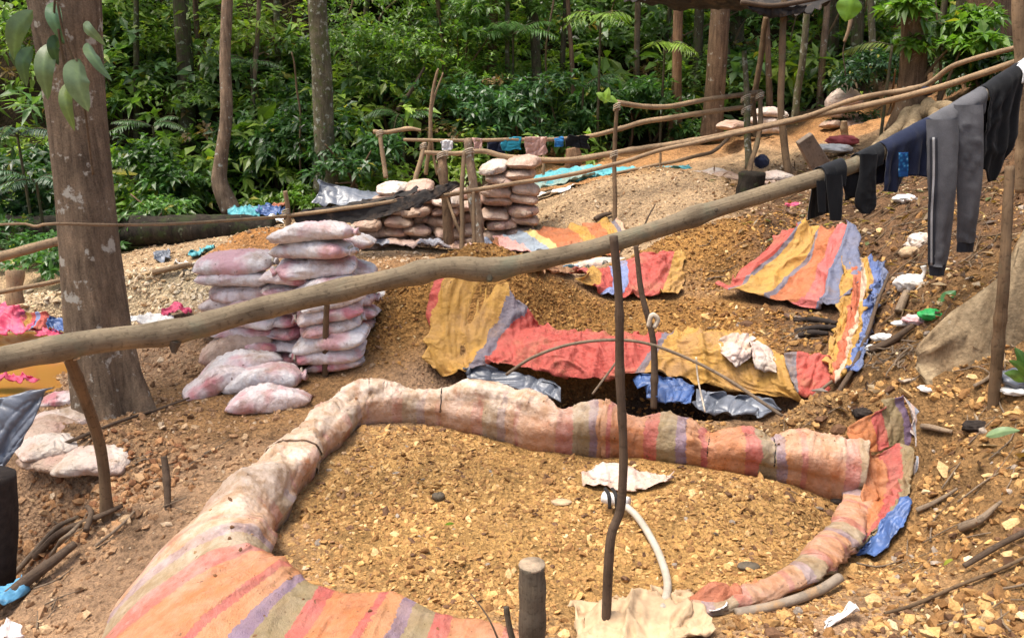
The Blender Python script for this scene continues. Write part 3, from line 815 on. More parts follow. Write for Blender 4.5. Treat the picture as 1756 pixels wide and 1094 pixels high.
# right-hand end of the near tarp: standing flap and the strip that runs down the bank
flap = thing('tarp_flap', 'crumpled orange and pink tarp end standing up at the right corner of the near pit', 'tarp', P(1500, 830, 4.85))
sheet('peak', W([[(1462, 742, 5.05), (1500, 708, 5.1), (1548, 682, 5.15)], [(1466, 760, 4.95), (1515, 735, 5.05), (1562, 712, 5.1)], [(1474, 778, 4.9), (1520, 768, 5.0), (1568, 762, 5.02)]]), M['tarp_front'], 40, 40, 0.016, 6, 4, 5, flap, attrs={'mud': np.full(1600, .05)})
sheet('fold', W([[(1462, 745, 5.02), (1480, 785, 4.98), (1525, 775, 4.95), (1570, 766, 4.9)], [(1470, 775, 4.9), (1500, 800, 4.85), (1540, 810, 4.82), (1568, 800, 4.78)], [(1474, 830, 4.75), (1505, 850, 4.72), (1540, 850, 4.68), (1562, 845, 4.62)], [(1466, 890, 4.5), (1490, 915, 4.48), (1515, 920, 4.45), (1540, 905, 4.42)], [(1428, 950, 4.3), (1440, 965, 4.22), (1462, 962, 4.22), (1490, 940, 4.28)], [(1388, 985, 4.1), (1396, 1003, 4.03), (1412, 1008, 4.0), (1430, 995, 4.05)]]), M['tarp_front'], 90, 40, 0.02, 7, 3, 8, flap, floor=0.02, attrs={'mud': np.full(3600, .12)})
sheet('blue_lining', W([[(1556, 690, 5.2), (1580, 715, 5.15)], [(1568, 790, 4.9), (1585, 780, 4.95)], [(1558, 850, 4.6), (1582, 860, 4.6)]]), M['tarp_strip'], 30, 14, 0.012, 5, 4, 2, flap)

# rolled cloth, rusty fold and pipe at the bottom of the picture
o = sheet('cream_cloth', W([[(985, 1072, 3.5), (1060, 1044, 3.55), (1120, 1036, 3.6), (1172, 1046, 3.6)], [(985, 1085, 3.42), (1060, 1055, 3.48), (1130, 1050, 3.52), (1190, 1062, 3.52)], [(990, 1100, 3.3), (1070, 1090, 3.32), (1140, 1078, 3.36), (1215, 1078, 3.38)], [(990, 1150, 3.1), (1080, 1140, 3.1), (1160, 1120, 3.15), (1230, 1100, 3.2)]]), M['cream_tarp'], 60, 80, 0.03, 6, 5, 3, floor=0.015, dome=.09)
tag(o, 'crumpled cream cloth gathered where the hose leaves the near pit', 'cloth')
o = sheet('rusty_tarp', W([[(1165, 1048, 3.5), (1215, 1022, 3.6), (1265, 1020, 3.65), (1350, 1010, 3.78)], [(1172, 1058, 3.48), (1215, 1012, 3.52), (1275, 1024, 3.58), (1352, 1014, 3.72)], [(1178, 1068, 3.42), (1230, 1052, 3.44), (1290, 1046, 3.52), (1350, 1024, 3.66)]]), M['brown_tarp'], 40, 60, 0.022, 6, 4, 4, floor=0.015, dome=.04)
tag(o, 'rust red fold of tarp lying beside the grey pipe', 'tarp')
er_pts = [G(u, v) + [0, 0, h] for u, v, h in ((1482, 815, .10), (1474, 862, .08), (1456, 912, .07), (1420, 958, .06), (1380, 992, .05), (1318, 1022, .04), (1240, 1046, .03), (1190, 1054, .03))]
V, F, uv = tube(er_pts, [.12, .11, .105, .10, .09, .075, .06, .05], n=160, m=22, rough=.05, seed=3, flat=.5)
_c = catmull(np.array(er_pts), 160)
_S = np.repeat(np.linspace(0, 2, 160)[:, None], 22, 1).ravel(); _Q = np.tile(np.linspace(0, 1, 22), 160)
_ctr = np.repeat(_c, 22, 0); _d = V[:-2] - _ctr
V[:-2] = _ctr + _d * (1 + .36 * folds(_S, _Q, 6, 5, .6, .22, .9, 5.0))[:, None]
occupy(V)
obj('edge_roll', mesh_np('edge_roll', V - np.array(flap.location), F, M['tarp_front'], True, np.c_[uv[:, 1] + uv[:, 0] * .12, uv[:, 0]], {'mud': np.full(len(V), .4)}), flap)
o = rod('pipe', [PZ(1262, 1052, .12), PZ(1330, 1038, .13), PZ(1400, 1014, .14), PZ(1440, 990, .15)], .024, mat_plain('muddy_pipe', (.25, .20, .15), .7, .3, 12, .4, .25, (.36, .22, .11), .5), n=40, m=12, rough=.05)
tag(o, 'muddy grey pipe lying along the lower edge of the near pit', 'pipe')
o = sheet('plastic_scrap', W([[(1205, 1055, 3.46), (1245, 1040, 3.5)], [(1210, 1078, 3.4), (1245, 1062, 3.42)]]), M['white_plastic'], 20, 20, 0.012, 9, 7, 6, floor=0.025)
tag(o, 'white plastic scrap tucked under the rust red tarp fold', 'scrap')
o = sheet('plastic_scrap', W([[(1405, 1082, 3.2), (1460, 1058, 3.28)], [(1412, 1092, 3.16), (1466, 1068, 3.24)]]), M['white_plastic'], 20, 24, 0.008, 9, 7, 9, floor=0.02)
tag(o, 'long white plastic scrap on the bank at the bottom right', 'scrap')
o = sheet('blue_tarp_scrap', W([[(1478, 935, 4.25), (1520, 905, 4.35), (1560, 895, 4.4)], [(1476, 960, 4.2), (1520, 930, 4.3), (1556, 920, 4.35)], [(1500, 975, 4.1), (1530, 960, 4.2), (1545, 945, 4.25)]]), M['blue_tarp'], 30, 30, 0.022, 6, 6, 9, floor=0.02)
tag(o, 'torn blue tarp scrap at the foot of the pink tarp end', 'tarp')

# hose with a sack tied over its end
hs = thing('hose', 'white hose curving across the near pit with a bag tied on its end', 'hose', PZ(1140, 1042, .1))
hp = [PZ(1066, 862, .075), PZ(1092, 885, .055), PZ(1118, 925, .045), PZ(1136, 965, .045), PZ(1145, 1005, .06), PZ(1136, 1045, .14)]
rod('tube', hp, .020, M['hose'], hs, n=60, m=12, rough=.03)
rod('nozzle', [PZ(1035, 852, .07), PZ(1078, 862, .08)], [.036, .034], M['white_plastic'], hs, n=14, m=14, rough=.05)
for u in (1038, 1050):
    rod('tie_cord', [PZ(u, 838, .10), PZ(u + 6, 848, .13), PZ(u + 8, 872, .06)], .011, M['cord_dark'], hs, n=14, m=6)
sheet('bag', W([[(1000, 822, 4.85), (1020, 808, 4.95), (1065, 812, 4.95), (1105, 824, 4.9), (1150, 836, 4.85)], [(1004, 836, 4.8), (1030, 818, 4.85), (1075, 824, 4.85), (1115, 838, 4.82), (1150, 840, 4.82)], [(1020, 856, 4.72), (1045, 850, 4.72), (1085, 860, 4.68), (1118, 856, 4.72), (1146, 846, 4.78)]]), M['sack_pale'], 40, 60, 0.014, 8, 6, 13, hs, floor=0.02, dome=.07)

# ================================================================ second pit: tarps
tp = thing('pit_tarp', 'red and mustard tarp hung over the front wall of the middle pit', 'tarp', P(1050, 640, 6.4))
sheet('front_sheet', W([
    [(752, 524, 7.1), (800, 538, 7.1), (860, 548, 7.0), (940, 566, 6.9), (1040, 576, 6.8), (1150, 572, 6.75), (1250, 570, 6.7), (1318, 588, 6.6)],
    [(742, 555, 6.95), (800, 548, 6.95), (850, 560, 6.85), (930, 574, 6.75), (1035, 583, 6.62), (1150, 580, 6.57), (1250, 578, 6.52), (1328, 605, 6.42)],
    [(732, 600, 6.72), (790, 590, 6.75), (850, 598, 6.66), (925, 600, 6.58), (1030, 610, 6.48), (1150, 606, 6.42), (1250, 606, 6.35), (1345, 632, 6.25)],
    [(728, 628, 6.6), (775, 622, 6.6), (850, 614, 6.55), (920, 625, 6.5), (1020, 634, 6.4), (1140, 622, 6.35), (1250, 640, 6.25), (1360, 660, 6.15)],
    [(730, 648, 6.5), (765, 645, 6.5), (840, 622, 6.5), (910, 634, 6.46), (1010, 652, 6.36), (1120, 640, 6.3), (1240, 668, 6.2), (1372, 686, 6.1)]]), M['tarp_pit'], 90, 190, 0.030, 4.0, 3.0, 21, tp, floor=0.015)
sheet('left_flap', W([[(748, 528, 7.1), (790, 522, 7.15), (815, 538, 7.1)], [(738, 570, 6.9), (762, 560, 6.9), (792, 552, 6.92)], [(722, 605, 6.75), (740, 600, 6.72), (760, 585, 6.78)]]), M['tarp_back'], 34, 34, 0.014, 6, 4, 2, tp)
sheet('red_end', W([[(1350, 615, 6.4), (1395, 612, 6.35), (1432, 620, 6.3)], [(1352, 640, 6.25), (1395, 645, 6.2), (1428, 650, 6.15)], [(1360, 668, 6.12), (1390, 680, 6.05), (1415, 672, 6.05)]]), mat_tarp('plain_red_tarp', [(0, (0.22, 0.2, 0.22)), (.18, RD2)], None, 'un', .03), 34, 40, 0.022, 9, 3, 5, tp)
kn = thing('cloth_bundle', 'pale pinkish cloth knotted over the edge of the red and mustard tarp', 'cloth', P(1290, 610, 6.4))
sheet('knot', W([[(1242, 590, 6.45), (1265, 578, 6.5), (1290, 585, 6.5)], [(1240, 605, 6.3), (1265, 602, 6.28), (1288, 600, 6.3)], [(1250, 622, 6.25), (1268, 624, 6.24), (1285, 615, 6.27)]]), M['sack_pale'], 26, 26, 0.02, 11, 9, 5, kn)
sheet('folds', W([[(1285, 582, 6.48), (1310, 592, 6.45), (1330, 610, 6.4)], [(1284, 602, 6.28), (1308, 612, 6.26), (1334, 626, 6.24)], [(1290, 625, 6.2), (1312, 634, 6.18), (1332, 640, 6.18)]]), M['sack_pale'], 30, 26, 0.022, 6, 16, 7, kn)

ct = sheet('corner_tarp', W([
    [(1340, 400, 8.45), (1372, 394, 8.45), (1405, 399, 8.35), (1440, 391, 8.15), (1472, 386, 7.95)],
    [(1312, 432, 8.25), (1355, 430, 8.2), (1398, 438, 8.1), (1436, 434, 7.85), (1476, 430, 7.65)],
    [(1265, 468, 8.0), (1325, 470, 7.95), (1385, 480, 7.8), (1436, 480, 7.5), (1474, 474, 7.35)],
    [(1250, 490, 7.85), (1310, 502, 7.7), (1375, 514, 7.5), (1428, 516, 7.25), (1462, 508, 7.12)],
    [(1228, 500, 7.8), (1300, 512, 7.62), (1372, 526, 7.42), (1424, 530, 7.15), (1446, 520, 7.05)]]), M['tarp_corner'], 100, 120, 0.055, 1.9, .8, 33, floor=0.0, diag=.25)
tag(ct, 'mustard and red striped tarp spread over the back right corner of the middle pit', 'tarp')
st = sheet('side_tarp', W([
    [(1440, 430, 7.8), (1466, 438, 7.7), (1490, 446, 7.6), (1512, 450, 7.55)],
    [(1444, 480, 7.35), (1466, 484, 7.3), (1492, 486, 7.25), (1520, 476, 7.3)],
    [(1440, 535, 6.95), (1460, 538, 6.9), (1484, 540, 6.85), (1506, 530, 6.9)],
    [(1424, 592, 6.5), (1446, 600, 6.45), (1470, 602, 6.4), (1494, 590, 6.45)],
    [(1412, 652, 6.1), (1430, 664, 6.05), (1452, 674, 6.0), (1476, 662, 6.05)]]), M['tarp_side'], 90, 60, 0.04, 6, 1.2, 41, floor=0.02)
tag(st, 'narrow yellow and blue tarp hanging down the right side of the middle pit', 'tarp')
bt = sheet('back_tarp', W([
    [(958, 470, 8.6), (1000, 464, 8.6), (1050, 468, 8.5), (1100, 474, 8.45), (1168, 478, 8.4)],
    [(985, 480, 8.35), (1020, 478, 8.35), (1060, 484, 8.25), (1110, 488, 8.2), (1172, 486, 8.2)],
    [(1000, 496, 8.05), (1040, 502, 8.0), (1080, 506, 7.95), (1130, 508, 7.95), (1172, 500, 8.0)],
    [(990, 505, 7.9), (1040, 512, 7.85), (1090, 516, 7.8), (1140, 518, 7.8), (1168, 508, 7.9)]]), M['tarp_back'], 50, 110, 0.03, 5, 3, 51, floor=0.03)
tag(bt, 'crumpled red and blue tarp along the back edge of the middle pit', 'tarp')
bb = sheet('blue_sheet', W([[(878, 475, 9.0), (930, 462, 9.1), (990, 455, 9.2)], [(885, 482, 8.85), (935, 470, 8.95), (992, 464, 9.05)]]), M['sky_tarp'], 24, 50, 0.025, 5, 4, 61, floor=0.03)
tag(bb, 'light blue plastic sheet showing behind the brown heap', 'sheet')
ow = sheet('old_tarp', W([[(880, 545, 7.3), (920, 500, 7.75), (975, 478, 8.1)], [(905, 552, 7.2), (935, 512, 7.6), (985, 485, 8.0)]]), mat_tarp('mud_caked_tarp', [(0, (0.42, 0.22, 0.10)), (.5, (0.5, 0.24, 0.12))], None, 'un', .03, mudlo=.35, mudhi=.6), 24, 50, 0.02, 6, 4, 63, floor=0.04)
tag(ow, 'mud caked tarp edge on the left side of the middle pit', 'tarp')

# sheets in the trench between the two pits
for nm, rows, mt, lb, sd in (
    ('blue_plastic', [[(1092, 640, 6.35), (1130, 645, 6.3), (1170, 650, 6.25)], [(1100, 660, 6.2), (1140, 668, 6.15), (1190, 672, 6.1)], [(1108, 680, 6.05), (1140, 690, 6.0), (1180, 690, 6.0)]], 'blue_tarp', 'crumpled blue plastic sheet in the trench behind the near berm', 71),
    ('grey_plastic_sheet', [[(790, 632, 6.55), (880, 640, 6.5), (960, 655, 6.4)], [(800, 655, 6.45), (880, 668, 6.35), (960, 690, 6.25)]], 'grey_plastic', 'dull grey plastic sheet under the left part of the red tarp', 72),
    ('dark_plastic_sheet', [[(1190, 668, 6.2), (1260, 680, 6.1), (1330, 695, 6.0)], [(1190, 700, 6.0), (1250, 712, 5.9), (1310, 720, 5.85)]], 'grey_plastic', 'dark plastic sheet in the trench under the mustard tarp', 73)):
    tag(sheet(nm, W(rows), M[mt], 50, 70, 0.022, 5, 5, sd, edge=.06), lb, 'sheet')
# bent rods over the trench
o = rod('bent_rod', [P(868, 642, 6.2), P(915, 612, 6.15), P(980, 590, 6.1), P(1060, 583, 6.05), P(1130, 595, 5.95), P(1230, 640, 5.8), P(1342, 713, 5.5)], .012, M['root'], n=70, m=8)
tag(o, 'thin bent rod arching over the trench between the pits', 'rod')
o = rod('stick', [P(1016, 676, 5.95), P(1056, 622, 6.1)], .009, M['root'], n=14, m=6)
tag(o, 'short pale stick leaning under the arching rod', 'stick')
o = rod('string', [P(1194, 612, 6.0), P(1197, 650, 5.95), P(1209, 706, 5.75)], .007, M['rope'], n=20, m=5)
tag(o, 'white string hanging from the arching rod', 'string')
o = rod('stick', [P(1425, 700, 5.7), P(1470, 610, 6.2), P(1524, 470, 7.0)], [.02, .018, .012], M['stake_dark'], n=40, m=8, bend=.02)
tag(o, 'long dark stick leaning against the yellow and blue side tarp', 'stick')
o = rod('stick', [P(1385, 690, 5.9), P(1440, 640, 6.1), P(1475, 580, 6.4)], .012, M['root'], n=30, m=6, bend=.02)
tag(o, 'pale stick lying against the lower end of the side tarp', 'stick')
for i, (a, b) in enumerate((((1362, 552), (1435, 558)), ((1362, 572), (1440, 566)), ((1368, 580), (1420, 576)))):
    g0, g1 = G(*a), G(*b)
    o = rod('charred_stick', [g0 + [0, 0, .02], (g0 + g1) / 2 + [0, .02, .03], g1 + [0, 0, .02]], [.02, .026, .018], M['char'], n=24, m=7, rough=.2, knots=2)
    tag(o, ['charred stick, farthest of three on the middle pit floor', 'charred stick, middle one of three on the middle pit floor', 'charred stick, nearest of three on the middle pit floor'][i], 'stick', 'charred sticks in the middle pit')

# ================================================================ tarps further back
ft = sheet('far_tarp', W([
    [(848, 410, 10.6), (900, 402, 10.6), (960, 393, 10.6), (1020, 391, 10.6), (1070, 398, 10.4)],
    [(846, 420, 10.35), (900, 415, 10.3), (960, 408, 10.25), (1020, 410, 10.1), (1070, 418, 9.9)],
    [(852, 434, 9.95), (900, 436, 9.8), (950, 438, 9.6), (1010, 445, 9.4), (1060, 450, 9.2)]]), M['tarp_far'], 40, 100, 0.025, 3.5, 2, 81, floor=0.04)
tag(ft, 'orange, yellow and blue striped tarp spread in front of the tan sack wall', 'tarp')
o = sheet('tarp_corner_flap', W([[(850, 405, 10.3), (838, 445, 9.6)], [(856, 408, 10.3), (852, 448, 9.6)]]), mat_tarp('red_flap', [(0, OR2), (.5, RD2)], None, 'un', .03), 14, 24, 0.01, 6, 4, 82)
tag(o, 'upright red corner of tarp beside the rotten stumps', 'tarp')
o = sheet('edge_tarp', W([[(590, 424, 10.6), (680, 420, 10.6), (770, 425, 10.4), (850, 418, 10.4)], [(590, 432, 10.35), (680, 430, 10.3), (770, 436, 10.1), (850, 432, 10.1)]]), M['tarp_strip'], 24, 110, 0.03, 4, 4, 83, floor=0.05)
tag(o, 'faded grey and pink tarp strip along the foot of the tan sack wall', 'tarp')
def bolster(name, label, path, r, mat, seed):
    V, F, uv = tube(path, r, n=60, m=16, rough=.25, fs=6, seed=seed)
    o0 = np.asarray(path[0])
    return tag(obj(name, mesh_np(name, V - o0, F, M[mat], True, uv), loc=o0), label, 'sack')
sb = bolster('rolled_sack', 'pale rolled sack printed with script lettering behind the middle pit', [P(985, 462, 9.15), P(1030, 458, 9.1), P(1085, 452, 9.15)], [.05, .085, .05], 'sack_pale', 5)

# big near pole -------------------------------------------------
pole_px = [(-90, 640, 3.85), (0, 617, 4.0), (150, 588, 4.2), (300, 568, 4.4), (420, 536, 4.55), (560, 503, 4.75), (700, 472, 4.95), (770, 459, 5.0), (835, 463, 5.08), (900, 452, 5.15), (1000, 430, 5.3), (1100, 402, 5.4), (1250, 352, 5.6), (1400, 306, 5.8), (1480, 277, 5.9), (1580, 226, 6.0), (1680, 168, 6.12), (1756, 118, 6.25), (1800, 90, 6.3)]
pole_r = [.064, .064, .062, .062, .061, .060, .059, .058, .068, .058, .056, .056, .054, .053, .052, .050, .048, .046, .045]
pole_pts = np.array([P(*c) for c in pole_px])
pole = thing('pole', 'long thick peeled pole crossing the whole view, clothes hung on its right end', 'pole', pole_pts[0])
V, F, uv = tube(pole_pts, pole_r, n=320, m=20, rough=.075, fs=7, seed=3, knots=18)
shaft = obj('shaft', mesh_np('shaft', V - pole_pts[0], F, M['pole'], True, uv), pole)
for u, v, Y, d in ((838, 470, 5.04, (0.1, -.4, -.5)), (300, 585, 4.36, (-.1, -.2, -.8)), (1225, 362, 5.55, (0, -.6, .2))):
    c = P(u, v, Y); d = np.array(d)
    V, F, uv = tube([c, c + d * .03, c + d * .075], [.034, .026, .012], n=12, m=10, rough=.1, seed=int(u))
    obj('knot', mesh_np('knot', V - pole_pts[0], F, M['post_cut'], True, uv), shaft)
def pole_at(u):
    """centre of the big pole where it crosses photo column u, and its radius"""
    us = [c[0] for c in pole_px]
    return np.array([np.interp(u, us, pole_pts[:, k]) for k in range(3)]), float(np.interp(u, us, pole_r))

def stake(label, base, top, r0, r1, mat='stake', name='stake', bend=.02, n=40, m=10, seed=0, knots=3, cut=None, mid=()):
    pts = [np.asarray(base)] + [np.asarray(q) for q in mid] + [np.asarray(top)]
    rad = np.linspace(r0, r1, len(pts))
    t = thing(name, label, 'stake', pts[0])
    V, F, uv = tube(pts, rad, n=n, m=m, rough=.07, seed=seed, knots=knots, bend=bend)
    obj('shaft', mesh_np('shaft', V - pts[0], F, M[mat], True, uv), t)
    return t
def gb(u, v, dz=-.12):
    g = G(u, v); g[2] += dz; return g

s = stake('tall dark stake standing alone at the front of the near pit', P(1038, 1130, 3.32), P(1052, 405, 3.42), .022, .017, 'stake_dark', seed=4, mid=[P(1040, 935, 3.36), P(1064, 850, 3.38), P(1068, 650, 3.40)], n=90, knots=7)
s = stake('dark forked stake with a white tie standing behind the arching rod', P(1121, 700, 6.0), P(1090, 420, 6.25), .026, .018, 'stake_dark', seed=6, mid=[P(1118, 590, 6.1), P(1102, 500, 6.2)], n=60)
rod('tie', [P(1112, 560, 6.05), P(1118, 540, 6.05), P(1128, 548, 6.05), P(1122, 562, 6.04)], .018, M['rope'], s, n=16, m=6)
rod('twig', [P(1092, 425, 6.25), P(1108, 380, 6.3), P(1124, 350, 6.35)], [.010, .007, .004], M['stake_dark'], s, n=20, m=6)
s = stake('leaning grey stake propping the big pole beside the large tree', gb(186, 886), P(112, 598, 4.2), .034, .030, 'stake', seed=8, mid=[P(160, 740, 4.55)], n=50)
s = stake('short stake poking up beside the tarp on the left of the near pit', gb(284, 880), P(281, 782, 4.75), .022, .018, 'stake_dark', seed=9)
s = stake('short stake standing in front of the near sack stack', gb(556, 642), P(562, 492, 6.35), .024, .022, 'stake', seed=10)
s = stake('thick sawn post in the foreground at the bottom centre', P(915, 1180, 2.95), P(912, 968, 2.98), .050, .052, 'post_cut', name='post', seed=12, m=18, bend=.004, knots=2)
rod('end_face', [P(912, 969, 2.98), P(912, 966.5, 2.98)], [.053, .052], M['endgrain'], s, n=6, m=14, rough=.05)
s = stake('split stake leaning against the thick sawn post', P(884, 1150, 3.0), P(868, 1040, 3.05), .017, .011, 'post_cut', seed=13)
o = rod('twig', [P(860, 1110, 3.1), P(838, 1060, 3.15), P(808, 1018, 3.3)], [.005, .004, .003], M['stake_dark'], n=20, m=6)
tag(o, 'thin curved twig left of the thick sawn post', 'twig')
s = stake('straight stake standing on the bank at the right in front of the buttress', gb(1708, 692), P(1732, 285, 4.85), .034, .026, 'stake', seed=14, mid=[P(1718, 480, 4.75)], n=60)
s = stake('pale upright post at the top right holding the end of the pole', P(1752, 330, 6.5), P(1748, -80, 6.55), .045, .042, 'rail', name='post', seed=15, n=50)
s = stake('thin stake in front of the pale sand pile', gb(1056, 388), P(1058, 178, 10.9), .030, .022, 'stake', seed=16, n=50, mid=[P(1052, 290, 10.8)])
s = stake('thin orange stake beside the black plastic drape', P(495, 420, 10.0), P(489, 328, 10.0), .03, .026, 'rail', seed=17)
s = stake('short orange stub post under the far washing line', P(984, 305, 13.6), P(982, 254, 13.6), .11, .10, 'bark_orange', name='post', seed=18)
# ================================================================ filled sacks
def sack_mesh(name, L, Wd, Hh, mat, seed, n=40, m=30, neck=True):
    r = np.random.default_rng(seed)
    u = np.linspace(-1, 1, n)
    th = np.linspace(0, 2 * PI, m, endpoint=False)
    Ug, Tg = np.meshgrid(u, th, indexing='ij')
    w = 0.70 + 0.30 * np.clip(1 - np.abs(u) ** 3.0, 0, 1) ** 0.6          # flat stitched seam with corners
    hgt = 0.07 + 0.93 * np.clip(1 - np.abs(u) ** 2.4, 0, 1) ** 0.6
    if neck:      # gathered, tied mouth at +x
        w = np.where(u > 0.78, np.interp(u, [0.78, 0.90, 1.0], [w[np.searchsorted(u, 0.78)], 0.20, 0.42]), w)
        hgt = np.where(u > 0.78, np.interp(u, [0.78, 0.90, 1.0], [hgt[np.searchsorted(u, 0.78)], 0.26, 0.38]), hgt)
    c, s = np.cos(Tg), np.sin(Tg)
    e = 0.80
    y = Wd / 2 * w[:, None] * np.sign(c) * np.abs(c) ** e
    z = Hh / 2 * hgt[:, None] * np.sign(s) * np.abs(s) ** e
    x = L / 2 * Ug * (1 + 0.03 * np.cos(Tg * 2 + seed))
    x = x + 0.05 * L * (r.uniform(-1, 1)) * (y / Wd)
    k = fbm(x * 6 + seed * 3.1, y * 6, z * 6, 3, seed)
    k2 = folds(x + seed, y * 1.3 + z, 9.0, seed + 4, 1.2, .3, 1.0, 4.0) + .7 * folds(x * 1.2 + seed, z * 1.5 - y, 12.0, seed + 6, -.5, .3, .8, 4.0)
    sc = 1 + 0.26 * k + 0.11 * k2
    y = y * (1 + 0.14 * k + .04 * k2); z = z * sc + 0.025 * vnoise(x * 4 + seed, y * 4, 0, seed + 9)
    z = z - 0.10 * Hh * (Ug ** 2)                       # ends sag
    z = np.where(z < -0.36 * Hh, -0.36 * Hh + (z + 0.36 * Hh) * 0.4, z)
    y = y + 0.10 * Wd * math.sin(seed * 1.7) * np.sin(Ug * 2.2)
    V = np.stack([x, y, z], -1).reshape(-1, 3)
    F = [grid_faces(n, m, True)]
    V = np.vstack([V, V[:m].mean(0), V[-m:].mean(0)])
    a = np.arange(m); b = (a + 1) % m
    F.append(np.stack([np.full(m, n * m), b, a], -1)); F.append(np.stack([np.full(m, n * m + 1), (n - 1) * m + a, (n - 1) * m + b], -1))
    return mesh_np(name, V, F, mat, True)

def tie_mesh(L, Wd, Hh):
    a = np.linspace(0, 2 * PI, 17)
    pts = np.c_[np.full(17, L * 0.45), Wd * 0.118 * np.cos(a), Hh * 0.155 * np.sin(a) - Hh * .08]
    V, F, uv = tube(pts, 0.010, n=24, m=5, rough=.1)
    return mesh_np('tie', V, F, M['rope'], True, uv)

SACKS = {}
for key, mt, dims in (('near', 'sack_near', (.62, .36, .155)), ('pink', 'sack_pink', (.60, .34, .15)), ('tan', 'sack_tan', (.56, .40, .175)), ('pale', 'sack_pale', (.56, .38, .17))):
    SACKS[key] = ([sack_mesh('sack_' + key, *dims, M[mt], 3 + i * 7 + len(key), neck=(i % 2 == 0)) for i in range(5)], tie_mesh(*dims), dims)
sack_n = 0
def sack(label, kind, loc, yaw=0., pitch=0., roll=0., scale=1.0, group=None, var=None, sz=None):
    global sack_n
    sack_n += 1
    ms, tie, dims = SACKS[kind]
    v = sack_n % 5 if var is None else var
    o = obj('sack', ms[v], loc=loc, rot=(roll, pitch, yaw), scale=scale if sz is None else sz)
    tag(o, label, 'sack', group)
    if v % 2 == 0:
        obj('tie', tie, o)
    return o
ORD = ['bottom', 'second', 'third', 'fourth', 'fifth', 'sixth', 'seventh', 'eighth', 'ninth', 'tenth', 'eleventh']
def place(n, k, below='from the bottom'):
    return 'lowest' if k == 0 else ('topmost' if k == n - 1 else ORD[k] + ' from the bottom')

R = np.random.default_rng(5)
# near stack, right-hand column
b = PZ(566, 640, 0.0)
zc = 0.05
NR = 10
for k in range(NR):
    h = .112 if k < 7 else .135
    sc = .90 if k < 7 else 1.0
    kind = 'pink' if k in (0, 1, 4) else 'near'
    dx = (0.02 if k < 7 else -0.04) + R.uniform(-.06, .06)
    sack(f'pink and white sack, {place(NR, k)} in the right column of the near stack', kind, (b[0] + dx, 6.62 + R.uniform(-.04, .04), zc + h / 2), (0.22 if k % 2 else -0.1) + R.uniform(-.25, .25) + (PI if k % 3 == 1 else 0), -0.2 * (1 if k < 7 else .3) * (1 if k % 3 != 1 else -1), R.uniform(-.2, .2), sc * R.uniform(.9, 1.1), 'sacks of the near stack')
    if k in (6, 8):
        sack(f'sack behind the {"middle" if k == 6 else "top"} of the right near column', 'near', (b[0] + .05, 6.98, zc + h / 2), 0.1, 0, 0, 1.0, 'sacks of the near stack')
    zc += h
for k in range(6):
    sack(f'rear sack, {place(6, k)}, behind the right near column', 'pink', (b[0] + .06 + R.uniform(-.03, .03), 7.0, .10 + .115 * k), R.uniform(-.2, .2) + .1, 0, 0, 1.0, 'sacks of the near stack')
# left-hand column
b2 = PZ(412, 640, 0.0)
zc = 0.03
NL = 8
for k in range(NL):
    h = .113
    sack(f'pink and white sack, {place(NL, k)} in the left column of the near stack', 'near' if k in (7, 6, 3) else 'pink', (b2[0] + .01 + R.uniform(-.06, .06) + (.02 if k == 7 else 0), 6.85 + R.uniform(-.03, .03), zc + h / 2), R.uniform(-.3, .3), R.uniform(-.09, .09), R.uniform(-.1, .1), R.uniform(.92, 1.05) if k < 7 else 1.05, 'sacks of the near stack', 4 if k == 7 else None)
    zc += h
sack('small sack bridging the tops of the two near columns', 'pink', (b2[0] + .46, 6.66, .80), 0.1, .1, 0, .72, 'sacks of the near stack', 0)
sack('small round sack wedged under the bridging sack of the near stack', 'near', (b2[0] + .44, 6.72, .68), 0.5, .1, 0, .7, 'sacks of the near stack', 1)
for k in range(5):
    sack(f'small sack filling the gap between the near columns, {place(5, k)}', 'pink', (b2[0] + .42, 6.95, .08 + k * .115), 1.4 + R.uniform(-.2, .2), 0, 0, .9, 'sacks of the near stack')
# loose sacks in front
for (u, v, dz, yaw, pitch, kind, sc, var, lab) in (
    (398, 578, .18, .55, -.22, 'pink', 1.0, 1, 'pink sack slumped at a slant on the front of the left near column'),
    (452, 588, .16, -.15, .05, 'tan', .80, 0, 'muddy tied sack lying at the foot of the near stack'),
    (405, 632, .16, .25, -.12, 'tan', 1.02, 3, 'brownish sack at the back of the loose heap before the near stack'),
    (410, 655, .10, .45, -.12, 'near', 1.0, 1, 'white sack in the middle of the loose heap before the near stack'),
    (378, 672, .04, .55, -.05, 'pink', .98, 3, 'pink-ended sack pointing left in the loose heap before the near stack'),
    (450, 668, .06, .20, -.04, 'near', 1.02, 2, 'white sack with a tied mouth at the front of the loose heap'),
    (458, 704, .05, .22, .0, 'pink', .98, 1, 'single pink sack on the ground touching the near berm'),
    (530, 626, .10, 1.2, .1, 'near', .62, 0, 'small whitish sack standing at the foot of the right near column')):
    g = G(u, v)
    sack(lab, kind, (g[0], g[1] + .06, g[2] + dz + .02), yaw, pitch - .06, 0, sc, 'loose sacks before the near stack', var, sz=(sc * 1.02, sc * .72, sc * 1.3))

